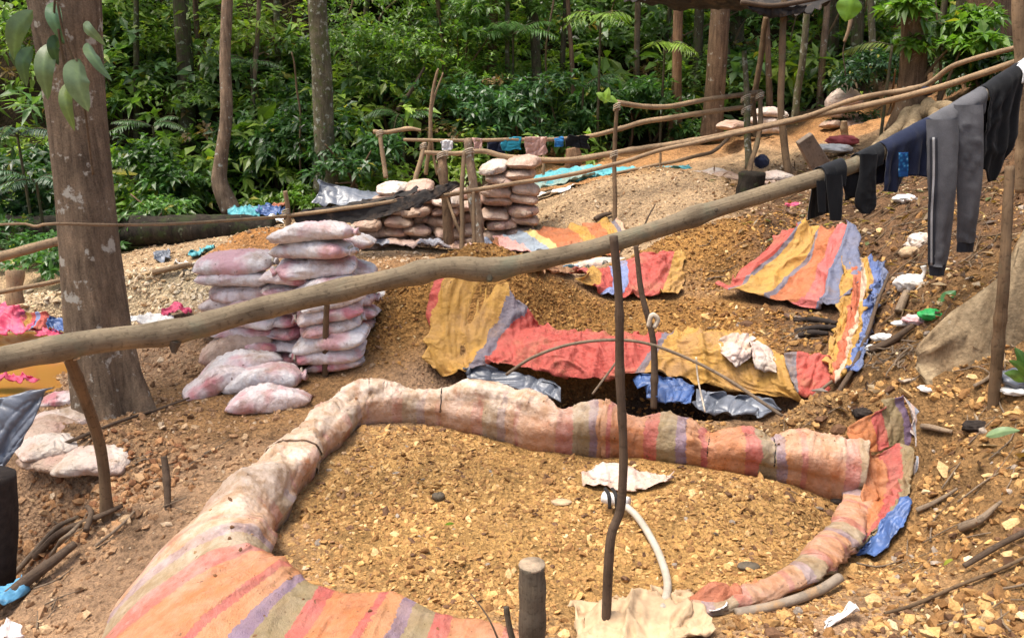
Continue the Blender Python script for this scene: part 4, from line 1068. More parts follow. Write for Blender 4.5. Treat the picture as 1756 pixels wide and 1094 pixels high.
# sack wall at the back
cols = [(638, 4, 10.8), (682, 6, 10.9), (724, 6, 10.95), (766, 5, 10.9), (808, 5, 11.0), (853, 7, 10.95), (895, 7, 10.9)]
for ci, (u, cnt, Y) in enumerate(cols):
    g = P(u, 405, Y)
    z0 = float(H(g[0], Y)) - .03
    hh = .128 if cnt < 7 else .140
    for k in range(cnt):
        end_on = R.random() < .75
        yaw = (PI / 2 * (1 if R.random() < .5 else -1) + R.uniform(-.3, .3)) if end_on else R.uniform(-.25, .25)
        top = k == cnt - 1
        q = R.uniform(.86, 1.0)
        sack(f'tan muddy sack, {place(cnt, k)} in column {["one", "two", "three", "four", "five", "six", "seven"][ci]} from left, back wall', 'pale' if top and ci % 2 else 'tan',
             (g[0] + R.uniform(-.04, .04), Y - .10 + R.uniform(-.08, .08), z0 + hh * (k + .5)), yaw, R.uniform(-.13, .13), R.uniform(-.15, .15), q, 'sacks of the back wall', sz=(q if end_on else q * .8, q, q * 1.05))
# far heaps
for i, (u, v, Y, lab, kind, yaw) in enumerate((
    (1318, 222, 14.6, 'white sack at the bottom right of the far heap by the fence corner', 'pale', .1), (1282, 222, 14.7, 'white sack at the bottom middle of the far heap by the fence corner', 'pale', .5), (1312, 208, 14.6, 'white sack in the middle of the far heap by the fence corner', 'pale', -.2), (1322, 194, 14.6, 'white sack on top of the far heap by the fence corner', 'pale', .2), (1255, 216, 14.4, 'dusty sack tilted on the left of the far heap by the fence corner', 'tan', .9),
    (1436, 212, 14.8, 'sack at the lower left of the far heap under the tied white bag', 'tan', .3), (1462, 212, 14.7, 'sack at the lower right of the far heap under the tied white bag', 'tan', 1.3), (1478, 205, 14.9, 'brown sack leaning on the right of the far heap under the tied white bag', 'tan', .8), (1442, 196, 14.8, 'reddish sack beneath the tied white bag of the far heap', 'pale', 0.1), (1446, 183, 14.8, 'upper sack directly beneath the tied white bag', 'pale', -.1),
    (1198, 302, 11.9, 'pinkish sack at the left end of the row behind the sand pile', 'pale', .1), (1225, 298, 12.0, 'pinkish sack in the middle of the row behind the sand pile', 'pale', .3), (1248, 303, 11.8, 'dull sack at the right end of the row behind the sand pile', 'tan', -.1),
    (1330, 312, 11.2, 'flat pale sack beside the dark stump, lower of two', 'tan', .1), (1332, 302, 11.2, 'flat white sack beside the dark stump, upper of two', 'pale', .0))):
    sack(lab, kind, P(u, v, Y), yaw, R.uniform(-.1, .1), R.uniform(-.1, .1), .95 if Y > 13 else .72, 'far sacks')
tb = thing('tied_bag', 'tied white bag with a loose twisted neck on top of the far heap', 'bag', P(1448, 180, 14.8))
V, F, uv = tube([P(1448, 184, 14.8), P(1448, 172, 14.8), P(1449, 160, 14.8), P(1450, 150, 14.8), P(1452, 143, 14.8)], [.27, .30, .22, .10, .03], n=24, m=18, rough=.12, seed=4, fs=14)
obj('bag', mesh_np('bag', V - np.array(tb.location), F, M['sack_pale'], True, uv), tb)
rod('neck', [P(1452, 144, 14.8), P(1454, 134, 14.8), P(1466, 140, 14.78), P(1470, 152, 14.76)], [.03, .02, .02, .012], M['rope'], tb, n=20, m=6)
# half-buried sacks beside the tree on the left
for (u, v, yaw, roll, kind, sc, lab) in (
    (165, 796, 0.25, .1, 'pale', .9, 'flattened pale sack half buried on the left bank'),
    (75, 748, 1.1, .2, 'tan', .8, 'slumped dirty sack beside the grey plastic tent'), (112, 726, .4, .1, 'pale', .75, 'white sack lying between the plastic tent and the big tree'),
    (120, 690, .2, 0, 'pink', .7, 'small pink sack by the foot of the big tree'), (88, 772, .8, .3, 'pale', .7, 'dirty sack crumpled under the edge of the plastic tent'), (92, 795, -.4, 0, 'tan', .7, 'empty pale sack at the left of the half buried sack')):
    g = G(u, v)
    sack(lab, kind, (g[0], g[1], g[2] + .035), yaw, 0, roll * .4, sc, 'sacks on the left bank', sz=(sc, sc, sc * .85))

# ================================================================ clothes on the big pole
def draped(name, label, cat, u0, u1, front, back, mat, n=44, m=40, pleat=.016, seed=0, hem=None, flare=0.0, thick=.008):
    """a garment folded over the pole between photo columns u0..u1; front/back are drop lengths in metres"""
    c0, r0 = pole_at(u0); c1, r1 = pole_at(u1)
    ax = (c1 - c0); Lx = np.linalg.norm(ax); ax = ax / Lx
    fw = np.cross(ax, [0, 0, 1.0]); fw /= np.linalg.norm(fw)           # towards the camera
    if fw[1] > 0: fw = -fw
    s = np.linspace(0, 1, m)
    r = max(r0, r1) + .012
    total = back + PI * r + front
    t = np.linspace(0, total, n)
    Gd = np.zeros((n, m, 3))
    for i, q in enumerate(t):
        if q < back: a, dz, off = PI, -(back - q), -r
        elif q < back + PI * r:
            a = PI - (q - back) / r; dz = r * math.sin(a); off = r * math.cos(a)
        else: dz, off = -(q - back - PI * r), r
        ww = 1 + flare * max(0, -dz)
        cen = c0 + (ax * Lx)[None, :] * (0.5 + (s - 0.5) * ww)[:, None]
        Gd[i] = cen + fw * off
        drop = 1.0 if hem is None else np.interp(s, hem[0], hem[1])
        Gd[i, :, 2] += dz * (drop if dz < 0 and off > 0 else 1.0)
        amp = pleat * min(1, max(0, -dz) / .12)
        Gd[i] += fw[None, :] * (amp * (np.sin(s * 2 * PI * 3.2 + seed + 1.5 * vnoise(s * 3, 0 * s + dz * 1.5, 0, seed)) + .6 * vnoise(s * 14, 0 * s + dz * 3, 0, seed + 1)))[:, None]
    tt = thing(name, label, cat, (c0 + c1) / 2 - [0, 0, front])
    base = np.array(tt.location)
    L2 = t[:, None] + 0 * s[None, :]; U2 = s[None, :] * Lx + 0 * t[:, None]
    Gd = Gd + fw[None, None, :] * (.020 * folds(U2, L2, 9, seed + 5, .12, .16, .35, 5.0) * np.clip(np.abs(L2 - back) * 6, .1, 1))[..., None]
    Gd = Gd + .004 * np.stack([fbm(U2 * 14, L2 * 14, k * 7., 3, seed) for k in range(3)], -1)
    o = obj('fabric', mesh_np('fabric', Gd.reshape(-1, 3) - base, [grid_faces(n, m)], M[mat], True, np.stack([U2, L2], -1).reshape(-1, 2)), tt)
    md = o.modifiers.new('thickness', 'SOLIDIFY'); md.thickness = thick
    return tt
def hang_tube(tt, name, pts, widths, depth, mat, seed=0, n=50, m=22, pleat=.05):
    D = catmull(np.c_[np.array(pts), np.array(widths)], n)
    C, Wd = D[:, :3], D[:, 3]
    th = np.linspace(0, 2 * PI, m, endpoint=False)
    L = np.r_[0, np.cumsum(np.linalg.norm(np.diff(C, axis=0), axis=1))]
    k = fbm(np.cos(th)[None, :] * 1.6 + seed + 0 * L[:, None], np.sin(th)[None, :] * 1.6 + 0 * L[:, None], L[:, None] * 4 + 0 * th[None, :], 3, seed)
    k = k + .8 * ridged(np.cos(th)[None, :] * 2.2 + 0 * L[:, None], L[:, None] * 1.1 + 0 * th[None, :], seed + 3)
    fo = folds(np.sin(th * .5)[None, :] * .5 + 0 * L[:, None] + seed, L[:, None] + 0 * th[None, :], 7, seed + 9, .15, .2, .4, 5.0)
    k = k + fo
    sx = Wd[:, None] / 2 * np.cos(th)[None, :] * (1 + pleat * k); sy = depth / 2 * np.sin(th)[None, :] * (1 + 11 * pleat * k)
    V = C[:, None, :] + np.stack([sx, sy * 1.0, 0 * sx], -1)
    base = np.array(tt.location)
    uv = np.stack([np.repeat(th[None, :] / (2 * PI), n, 0), np.repeat(L[:, None], m, 1)], -1).reshape(-1, 2)
    return obj(name, mesh_np(name, V.reshape(-1, 3) - base, [grid_faces(n, m, True)], M[mat], True, uv), tt)

t = draped('sock', 'black sock with two hanging ends, leftmost garment on the big pole', 'sock', 1404, 1442, .10, .30, 'c_black', pleat=.004, seed=1)
c, r = pole_at(1428)
hang_tube(t, 'foot', [P(1430, 300, 5.72), P(1432, 335, 5.72), P(1433, 378, 5.72)], [.105, .10, .075], .035, 'c_black', 2)
hang_tube(t, 'foot', [P(1409, 310, 5.74), P(1409, 335, 5.74), P(1410, 364, 5.74)], [.07, .06, .05], .03, 'c_black', 3)
t = draped('sock', 'black sock with a broad rounded toe, second garment on the big pole', 'sock', 1468, 1506, .06, .26, 'c_black', pleat=.004, seed=4)
hang_tube(t, 'foot', [P(1490, 265, 5.82), P(1488, 300, 5.82), P(1485, 330, 5.82), P(1484, 352, 5.82), P(1484, 366, 5.82)], [.125, .115, .135, .14, .06], .04, 'c_black', 5)
hang_tube(t, 'cuff', [P(1462, 300, 5.86), P(1462, 318, 5.86), P(1460, 336, 5.86)], [.15, .13, .08], .03, 'c_black', 6)
t = draped('shorts', 'navy shorts with a blue patterned panel on the big pole', 'shorts', 1508, 1590, .30, .25, 'c_navy', seed=7, hem=([0, .3, .5, .62, 1], [.80, 1.0, .80, .80, 1.05]))
base = np.array(t.location)
c, r = pole_at(1552)
pan = []
for i in range(9):
    pan.append([P(1541 + 17 * k / 5, 262 + i * 5.2, 5.82) for k in range(6)])
def mat_pattern():
    k = NT('blue_print', .85, .1); co = k.coord('Object')
    k.color(k.ramp(k.voronoi(co, 42), [(0.0, (.35, .6, .75)), (.30, (.02, .15, .34)), (.6, (.012, .05, .16))])); return k.m
M['print'] = mat_pattern()
sheet('patterned_panel', pan, M['print'], 20, 12, .004, 6, 4, 8, t, thick=.004, edge=.002)
t = draped('sweatpants', 'grey sweatpants with striped side seam hanging to the ground from the big pole', 'trousers', 1588, 1682, .10, .12, 'c_grey', seed=9, pleat=.006)
hang_tube(t, 'leg', [P(1615, 205, 5.955), P(1616, 240, 5.93), P(1616, 300, 5.90), P(1614, 370, 5.90), P(1611, 430, 5.90), P(1607, 455, 5.90)], [.215, .215, .20, .165, .135, .12], .06, 'c_grey', 10)
hang_tube(t, 'cuff', [P(1607, 453, 5.90), P(1606, 472, 5.90)], [.115, .095], .05, 'c_dark', 11, n=10)
hang_tube(t, 'leg', [P(1660, 180, 6.02), P(1661, 210, 6.0), P(1662, 280, 5.99), P(1660, 350, 5.99), P(1656, 415, 6.0)], [.19, .195, .185, .15, .125], .06, 'c_grey', 12)
hang_tube(t, 'cuff', [P(1656, 413, 6.0), P(1654, 432, 6.0)], [.12, .12], .05, 'c_dark', 13, n=10)
for du, mt in ((-20, 'c_dark'), (-15, 'c_pale'), (-10, 'c_dark')):
    sheet('side_stripe', [[P(1616 + du - 2, 236, 5.872), P(1616 + du + 2, 236, 5.868)], [P(1616 + du - 2, 300, 5.872), P(1616 + du + 2, 300, 5.868)], [P(1612 + du * .95 - 2, 370, 5.87), P(1612 + du * .95 + 2, 370, 5.866)], [P(1609 + du * .8 - 2, 455, 5.872), P(1609 + du * .8 + 2, 455, 5.868)]], M[mt], 40, 4, .003, 6, 4, 3, t, thick=.003, edge=.0)
t = draped('shirt', 'black garment hanging at the far right end of the big pole', 'shirt', 1684, 1746, .66, .40, 'c_black', seed=14, hem=([0, .25, .45, .62, .80, 1], [.70, .80, .98, 1.0, .84, .70]), pleat=.007)
t = draped('towel', 'white cloth over the big pole at the right edge', 'towel', 1738, 1762, .05, .10, 'c_white', seed=16, pleat=.004)

# ================================================================ fences of thin rails behind
def rail(label, px, r, mat='rail', seed=0, name='rail', bend=.015, knots=4):
    pts = [P(*p) for p in px]
    o = rod(name, pts, r, M[mat], n=max(40, 14 * len(pts)), m=9, rough=.08, seed=seed, bend=bend, knots=knots)
    return tag(o, label, 'pole')
rail('short top rail of the far fence, rising to the fence corner', [(1058, 176, 11.0), (1110, 184, 11.2), (1150, 182, 11.4), (1200, 172, 11.7), (1250, 165, 12.0), (1306, 158, 12.2)], [.032] * 6, seed=1)
rail('middle rail of the far fence with small clothes hung on its left', [(692, 240, 11.6), (800, 242, 11.6), (900, 240, 11.6), (1000, 234, 11.7), (1060, 222, 11.8), (1120, 208, 11.9), (1200, 195, 12.0), (1290, 182, 12.1)], [.02, .022, .024, .028, .032, .035, .035, .03], seed=2)
rail('crooked lower rail of the far fence running up to the top right', [(728, 262, 10.9), (785, 264, 10.9), (830, 260, 10.9), (875, 270, 10.9), (970, 276, 11.0), (1060, 264, 11.1), (1200, 240, 11.2), (1330, 214, 11.1), (1420, 196, 10.8), (1540, 168, 10.2), (1650, 138, 9.6), (1756, 102, 9.0), (1800, 86, 8.8)], [.026, .028, .032, .036, .038, .038, .038, .038, .038, .036, .036, .034, .03], seed=3, bend=.02)
rail('thin bowed rail rising from the black drape to the top right corner', [(480, 372, 10.0), (620, 354, 10.0), (770, 334, 10.1), (900, 313, 10.3), (1000, 294, 10.4), (1100, 268, 10.6), (1240, 234, 10.8), (1370, 204, 10.9), (1470, 170, 10.6), (1580, 148, 10.2), (1640, 112, 9.8), (1756, 78, 9.2), (1800, 66, 9.0)], [.022, .024, .026, .026, .026, .026, .028, .03, .03, .03, .028, .025, .02], seed=4)
rail('low thin rail in front of the orange earth behind the sand pile', [(1048, 300, 12.0), (1120, 284, 12.2), (1200, 268, 12.4), (1228, 258, 12.5), (1262, 224, 12.7)], [.02, .024, .026, .026, .024], seed=5)
rail('thin cord-like rail crossing the big tree on the left', [(-60, 388, 5.4), (45, 384, 5.4), (60, 389, 5.4), (90, 384, 5.4), (200, 386, 5.8), (300, 384, 7.0), (400, 378, 8.4), (490, 371, 9.9)], [.008, .008, .009, .009, .010, .012, .014, .018], seed=6, bend=0)
rail('pale pole at the left edge ending behind the big tree', [(-80, 462, 7.5), (0, 441, 7.6), (115, 410, 7.8)], [.045, .045, .04], 'rail', seed=7)
rail('thin rail low at the left edge in front of the pale gravel', [(-60, 512, 8.0), (40, 494, 8.2), (118, 478, 8.4)], [.025, .022, .02], seed=8)
rail('short crooked rail above the left end of the tan sack wall', [(640, 226, 12.2), (662, 228, 12.2), (700, 222, 12.2), (722, 224, 12.2)], [.03, .03, .025, .02], seed=9)
def up(label, base, top, r0, r1, mat='stake', seed=0, name='stake', mid=()):
    return stake(label, P(*base), P(*top), r0, r1, mat, name, .02, 40, 10, seed, 3, mid=[P(*q) for q in mid])
up('pale leaning stick above the topmost sack at the left of the tan wall', (662, 305, 12.0), (650, 224, 12.2), .032, .028, 'rail', 21)
up('pale slanted stick right of the topmost sack of the tan wall', (712, 310, 12.0), (728, 245, 12.2), .035, .03, 'rail', 22)
up('thick rotten post, left of the two between the sack columns', (770, 425, 10.3), (758, 262, 10.6), .062, .05, 'bark_brown', 23, 'rotten_post', [(764, 340, 10.4)])
up('gnarled rotten post, right of the two between the sack columns', (826, 445, 9.9), (802, 238, 10.4), .06, .05, 'bark_pale', 24, 'rotten_post', [(806, 320, 10.3), (820, 390, 10.1)])
up('thin stake in front of the gnarled rotten post', (793, 448, 9.6), (796, 262, 10.2), .028, .024, 'stake', 25, mid=[(790, 350, 9.9)])
up('short broken stick at the foot of the gnarled rotten post', (812, 448, 9.5), (812, 330, 9.9), .022, .018, 'stake', 26)
up('thin stick leaning between the two rotten posts', (790, 400, 10.1), (762, 330, 10.3), .018, .014, 'rail', 27)
up('crooked fence corner stake, left of the pair', (1284, 290, 11.6), (1276, 88, 12.1), .05, .032, 'bark_mottled', 28, mid=[(1282, 180, 11.9)])
up('bent fence corner stake, right of the pair', (1276, 345, 10.9), (1304, 158, 12.0), .036, .03, 'stake', 29, mid=[(1282, 310, 11.0), (1300, 230, 11.6)])
up('slim stake just behind the fence corner', (1296, 235, 12.4), (1290, 168, 12.4), .03, .028, 'stake', 30)
up('long pole standing right of the fence corner, holding the dark roof', (1352, 300, 11.2), (1346, -30, 11.6), .048, .040, 'stake', 31, 'support_pole', [(1340, 190, 11.4)])
up('slanted pale pole beneath the dark roof', (1362, 215, 14.0), (1384, 20, 14.0), .055, .05, 'bark_mottled', 32, 'support_pole')
up('leaning thin pole under the left of the dark roof', (1288, 200, 13.2), (1314, 30, 13.2), .045, .04, 'stake', 33, 'support_pole')
up('short stake below the far heap of sacks', (1452, 240, 13.5), (1448, 208, 13.5), .05, .045, 'rail', 34)
up('small stake in the orange earth behind the sand pile', (1130, 312, 11.9), (1132, 258, 12.0), .016, .014, 'rail', 35)
up('short post at the left edge beside the muddy pool', (28, 522, 8.6), (26, 464, 8.7), .075, .07, 'rail', 36, 'post')
up('thin stake under the far washing line', (932, 300, 12.8), (930, 238, 12.8), .022, .02, 'rail', 37)
# dark stump between the row of sacks and the fence corner
g = G(1285, 335)
stp = thing('stump', 'dark hollow stump beside the bent fence stake', 'stump', g)
V, F, uv = tube([g + [0, 0, -.1], g + [0, 0, .12], g + [0, 0, .27]], [.19, .17, .165], n=16, m=18, rough=.22, seed=8)
obj('trunk', mesh_np('trunk', V - g, F, M['log_dark'], True, uv), stp)
# small washing on the far rail
def small_cloth(label, u0, u1, v0, v1, mat, Y=11.58, seed=0, cat='garment'):
    rows = [[P(u, v0 + (v1 - v0) * i / 4, Y) for u in np.linspace(u0, u1, 5)] for i in range(5)]
    o = sheet('garment', rows, M[mat], 24, 24, .02, 7, 2, seed, thick=.008, edge=.03)
    return tag(o, label, cat, 'small washing on the far rail')
small_cloth('white rag hanging behind the left rotten post on the far rail', 757, 775, 240, 258, 'c_white', seed=1)
small_cloth('faded pink rag right of the gnarled rotten post on the far rail', 812, 826, 240, 262, 'c_pink', seed=2)
small_cloth('dark navy rag left of the teal garment on the far rail', 836, 868, 240, 264, 'c_navy', 11.66, seed=3)
small_cloth('teal garment on the far rail', 862, 891, 238, 256, 'c_teal', seed=4)
small_cloth('faded pink garment on the far rail', 903, 936, 238, 266, 'c_pink', seed=5)
small_cloth('small bright blue garment on the far rail', 950, 966, 236, 252, 'c_blue', seed=6)
small_cloth('black garment at the right end of the far washing', 970, 1010, 232, 253, 'c_black', seed=7)

# board behind the clothes pole
g0 = P(1412, 290, 7.2)
bd = thing('board', 'weathered grey board propped up behind the big pole', 'board', P(1425, 320, 7.3))
q = np.array([P(1366, 245, 7.0), P(1391, 228, 7.0), P(1440, 305, 7.1), P(1405, 320, 7.1)])
nrm = np.cross(q[1] - q[0], q[3] - q[0]); nrm /= np.linalg.norm(nrm)
bv = np.vstack([q + nrm * .03, q - nrm * .03]) - np.array(bd.location)
o = obj('plank', mesh_np('plank', bv, [np.array([[0, 1, 2, 3], [7, 6, 5, 4], [0, 4, 5, 1], [1, 5, 6, 2], [2, 6, 7, 3], [3, 7, 4, 0]])], M['board'], False, np.array([[0, 0], [.1, 0], [.1, .4], [0, .4]] * 2)), bd)
md = o.modifiers.new('bevel', 'BEVEL'); md.width = .008; md.segments = 2

# ================================================================ plastic sheets left and back
bl = thing('black_drape', 'black plastic sheet drooping along the thin bowed rail', 'sheet', P(640, 370, 10.0))
sheet('drape', W([[(500, 372, 10.02), (560, 364, 10.02), (640, 350, 10.02), (720, 330, 10.05), (784, 308, 10.1)], [(505, 382, 9.98), (560, 378, 9.98), (640, 366, 9.98), (720, 346, 10.0), (786, 316, 10.08)], [(520, 390, 9.96), (570, 386, 9.95), (640, 376, 9.95), (715, 354, 9.98), (775, 326, 10.06)]]), M['black_plastic'], 40, 90, .009, 4, 5, 3, bl)
sheet('upper_fold', W([[(500, 368, 10.2), (560, 356, 10.25), (640, 344, 10.3), (720, 322, 10.3)], [(500, 372, 10.05), (560, 364, 10.05), (640, 350, 10.05), (720, 330, 10.08)]]), M['black_plastic'], 20, 60, .008, 4, 5, 4, bl)
o = sheet('grey_plastic_tent', W([[(540, 352, 10.9), (548, 314, 11.0), (552, 313, 11.0)], [(565, 352, 10.8), (572, 325, 11.0), (590, 320, 11.1)], [(600, 352, 10.8), (612, 336, 10.95), (630, 330, 11.1)], [(650, 350, 10.8), (655, 344, 10.9), (662, 336, 11.1)]]), M['grey_plastic'], 50, 40, .013, 4, 6, 5)
tag(o, 'shiny blue grey plastic peaked like a tent behind the black drape', 'sheet')
o = sheet('grey_plastic_tent', W([[(-60, 690, 4.95), (0, 678, 4.9), (84, 660, 4.95)], [(-60, 740, 4.85), (0, 735, 4.8), (66, 712, 4.88)], [(-60, 800, 4.75), (-20, 795, 4.72), (30, 770, 4.78)], [(-60, 830, 4.7), (-30, 822, 4.68), (4, 808, 4.72)]]), M['grey_plastic'], 60, 60, .016, 6, 5, 6)
tag(o, 'blue grey plastic sheet stretched to a corner at the left edge', 'sheet')
o = rod('drum', [P(-28, 1000, 4.35), P(-26, 900, 4.4), P(-24, 812, 4.45)], [.16, .17, .15], M['char'], n=20, m=20, rough=.02)
tag(o, 'dark upright drum half out of view under the plastic sheet', 'drum')
o = sheet('blue_plastic', W([[(-40, 1005, 4.1), (20, 1000, 4.15), (46, 990, 4.2)], [(-40, 1040, 3.95), (10, 1036, 4.0), (34, 1015, 4.1)]]), M['sky_tarp'], 24, 30, .02, 6, 6, 7, floor=.02)
tag(o, 'light blue plastic sheet at the lower left edge', 'sheet')
o = sheet('pink_scrap', W([[(-10, 1085, 3.65), (40, 1078, 3.68)], [(-10, 1105, 3.55), (44, 1100, 3.58)]]), M['sack_pink'], 20, 24, .02, 7, 7, 8, floor=.02)
tag(o, 'pink and white scrap of sacking in the lower left corner', 'scrap')
# rags round the muddy pool
for rows, mt, lb, sd in (
    ([[(-30, 530, 8.7), (20, 522, 8.75), (60, 545, 8.7)], [(-30, 575, 8.35), (20, 572, 8.35), (60, 570, 8.4)]], 'pink_plastic', 'bright pink plastic heaped on the far rim of the muddy pool', 1),
    ([[(40, 545, 8.6), (70, 540, 8.6), (95, 548, 8.6)], [(42, 568, 8.4), (70, 572, 8.38), (96, 572, 8.4)]], 'tarp_back', 'patterned red and blue cloth on the pool rim', 2),
    ([[(80, 552, 8.55), (105, 546, 8.55), (130, 552, 8.5)], [(84, 570, 8.4), (108, 574, 8.38), (132, 574, 8.38)]], 'blue_tarp', 'blue plastic on the pool rim beside the big tree', 3),
    ([[(60, 568, 8.42), (100, 572, 8.4), (134, 572, 8.38)], [(62, 578, 8.3), (100, 582, 8.28), (134, 580, 8.3)]], 'pink_plastic', 'pink plastic edge just above the muddy water', 4),
    ([[(-30, 645, 7.2), (20, 645, 7.25), (65, 650, 7.2)], [(-30, 656, 7.1), (20, 655, 7.1), (66, 654, 7.15)]], 'pink_plastic', 'pink plastic edge on the near rim of the muddy pool', 5),
    ([[(228, 545, 7.9), (260, 538, 8.0), (292, 545, 7.95)], [(230, 562, 7.7), (262, 565, 7.65), (300, 560, 7.75)]], 'white_plastic', 'white plastic bag right of the big tree', 6),
    ([[(276, 535, 8.05), (305, 525, 8.1), (328, 540, 8.05)], [(280, 548, 7.95), (305, 548, 7.95), (330, 552, 7.95)]], 'pink_plastic', 'pink plastic scrap behind the white bag right of the big tree', 7),
    ([[(215, 478, 9.6), (236, 470, 9.7), (258, 478, 9.6)], [(216, 488, 9.4), (238, 490, 9.4), (260, 490, 9.4)]], 'white_plastic', 'white scrap on the pale gravel right of the big tree trunk', 8),
    ([[(300, 486, 9.3), (330, 480, 9.4), (348, 488, 9.3)], [(300, 496, 9.15), (330, 498, 9.1), (350, 498, 9.1)]], 'white_plastic', 'white scrap beside the left near sack column', 9),
    ([[(325, 440, 10.6), (350, 432, 10.7), (372, 436, 10.7)], [(328, 456, 10.4), (350, 454, 10.4), (366, 446, 10.5)]], 'teal', 'green plastic scrap under the dark log', 10),
    ([[(268, 440, 10.8), (280, 432, 10.9), (290, 440, 10.8)], [(268, 460, 10.5), (280, 462, 10.5), (292, 460, 10.5)]], 'grey_plastic', 'dark blue grey scrap under the dark log', 11),
    ([[(394, 362, 12.2), (420, 355, 12.3), (446, 362, 12.2)], [(395, 374, 12.0), (420, 376, 12.0), (446, 374, 12.0)]], 'teal', 'teal plastic bag on the dark log', 12),
    ([[(440, 356, 12.3), (460, 350, 12.3), (488, 358, 12.3)], [(442, 370, 12.1), (462, 370, 12.1), (488, 370, 12.1)]], 'blue_tarp', 'blue plastic bag at the right end of the dark log', 13),
    ([[(448, 374, 12.0), (468, 372, 12.0), (486, 374, 12.0)], [(450, 390, 11.8), (468, 392, 11.8), (486, 390, 11.8)]], 'white_plastic', 'white and pink packet below the blue bag', 14),
    ([[(460, 356, 12.6), (500, 342, 12.7), (540, 330, 12.7)], [(465, 362, 12.5), (500, 352, 12.5), (540, 342, 12.5)]], 'brown_tarp', 'orange sheet of earth-stained plastic left of the plastic tent', 15)):
    tag(sheet('plastic_rag', W(rows), M[mt], 30, 36, .035, 6, 7, 90 + sd, floor=.03), lb, 'plastic')
# nets behind the sand pile
tn = sheet('teal_net', W([[(905, 306, 13.2), (960, 294, 13.2), (1040, 286, 13.1), (1110, 288, 12.9), (1182, 286, 12.6)], [(912, 334, 12.7), (970, 322, 12.7), (1050, 308, 12.7), (1115, 304, 12.6), (1184, 306, 12.4)]]), M['teal'], 40, 90, .03, 3, 4, 111, floor=.06)
tag(tn, 'teal sheet laid behind the sand pile', 'sheet')
tn = sheet('grey_net', W([[(912, 318, 12.9), (960, 308, 12.9), (1020, 300, 12.8)], [(915, 330, 12.5), (965, 322, 12.5), (1020, 308, 12.5)]]), M['grey_net'], 24, 50, .03, 5, 4, 112, floor=.10)
tag(tn, 'grey green netting over the left end of the teal sheet', 'net')
o = sheet('white_sheet', W([[(912, 336, 12.4), (940, 332, 12.4), (985, 326, 12.3)], [(914, 346, 12.1), (945, 344, 12.1), (980, 336, 12.1)]]), M['white_plastic'], 20, 40, .02, 5, 5, 113, floor=.04)
tag(o, 'white and blue plastic strip at the left foot of the sand pile', 'sheet')

# cord lashings where rails meet their posts
def lash(key, u, v, Y, r=.04):
    for o in COL.objects:
        if o.parent is None and key in str(o.get('label', '')):
            sh = [c for c in o.children if c.name.startswith('shaft')]
            c = P(u, v, Y); b = np.array(o.location)
            a = np.linspace(0, 6 * PI, 60)
            pts = np.c_[c[0] + r * np.cos(a), c[1] + r * np.sin(a), c[2] + np.linspace(-.035, .035, 60) + .5 * r * np.cos(a + 1)]
            V, F, uv = tube(pts, .007, n=90, m=5, rough=.1)
            obj('lashing', mesh_np('lashing', V - b, F, M['rope'], True, uv), sh[0] if sh else o)
            return
for q in (('in front of the pale sand pile', 1058, 184, 10.9, .04), ('in front of the pale sand pile', 1053, 266, 10.85, .045), ('corner stake, left of the pair', 1279, 170, 11.95, .06), ('corner stake, left of the pair', 1280, 190, 11.9, .06), ('bent fence corner stake', 1303, 166, 11.95, .05), ('above the topmost sack at the left', 651, 230, 12.18, .045), ('right of the topmost sack', 726, 252, 12.18, .045),
          ('right of the two between the sack columns', 803, 263, 10.35, .065), ('left of the two between the sack columns', 759, 268, 10.58, .065), ('holding the dark roof', 1341, 206, 11.4, .06), ('beside the big tree' if False else 'propping the big pole', 116, 606, 4.18, .05), ('beside the black plastic drape', 490, 366, 10.0, .04)):
    lash(*q)
# ================================================================ foliage builders
def unit(a):
    return a / np.maximum(np.linalg.norm(a, axis=-1, keepdims=True), 1e-9)
def leaf_batch(b, d, up, ln, wd, droop, col):
    """many small leaves, each folded along its midrib: 5 vertices, 4 triangles"""
    n = len(b)
    d = unit(d); s = unit(np.cross(d, up)); nr = np.cross(s, d)
    ln = ln[:, None]; wd = wd[:, None]; dr = droop[:, None]
    z = np.array([0, 0, 1.0])
    V = np.empty((n, 5, 3))
    V[:, 0] = b
    V[:, 1] = b + d * ln * .42 + s * wd * .5 + nr * wd * .16 - z * ln * dr * .25
    V[:, 2] = b + d * ln * .48 - z * ln * dr * .22
    V[:, 3] = b + d * ln * .42 - s * wd * .5 + nr * wd * .16 - z * ln * dr * .25
    V[:, 4] = b + d * ln - z * ln * dr
    k = np.arange(n)[:, None] * 5
    F = np.concatenate([k + np.array([[0, 2, 1]]), k + np.array([[0, 3, 2]]), k + np.array([[1, 2, 4]]), k + np.array([[2, 3, 4]])])
    return V.reshape(-1, 3), F, np.repeat(col, 5, 0)
def cat_leaves(L):
    o = 0; Vs, Fs, Cs = [], [], []
    for V, F, C in L:
        Vs.append(V); Fs.append(F + o); Cs.append(C); o += len(V)
    return np.vstack(Vs), np.vstack(Fs), np.vstack(Cs)
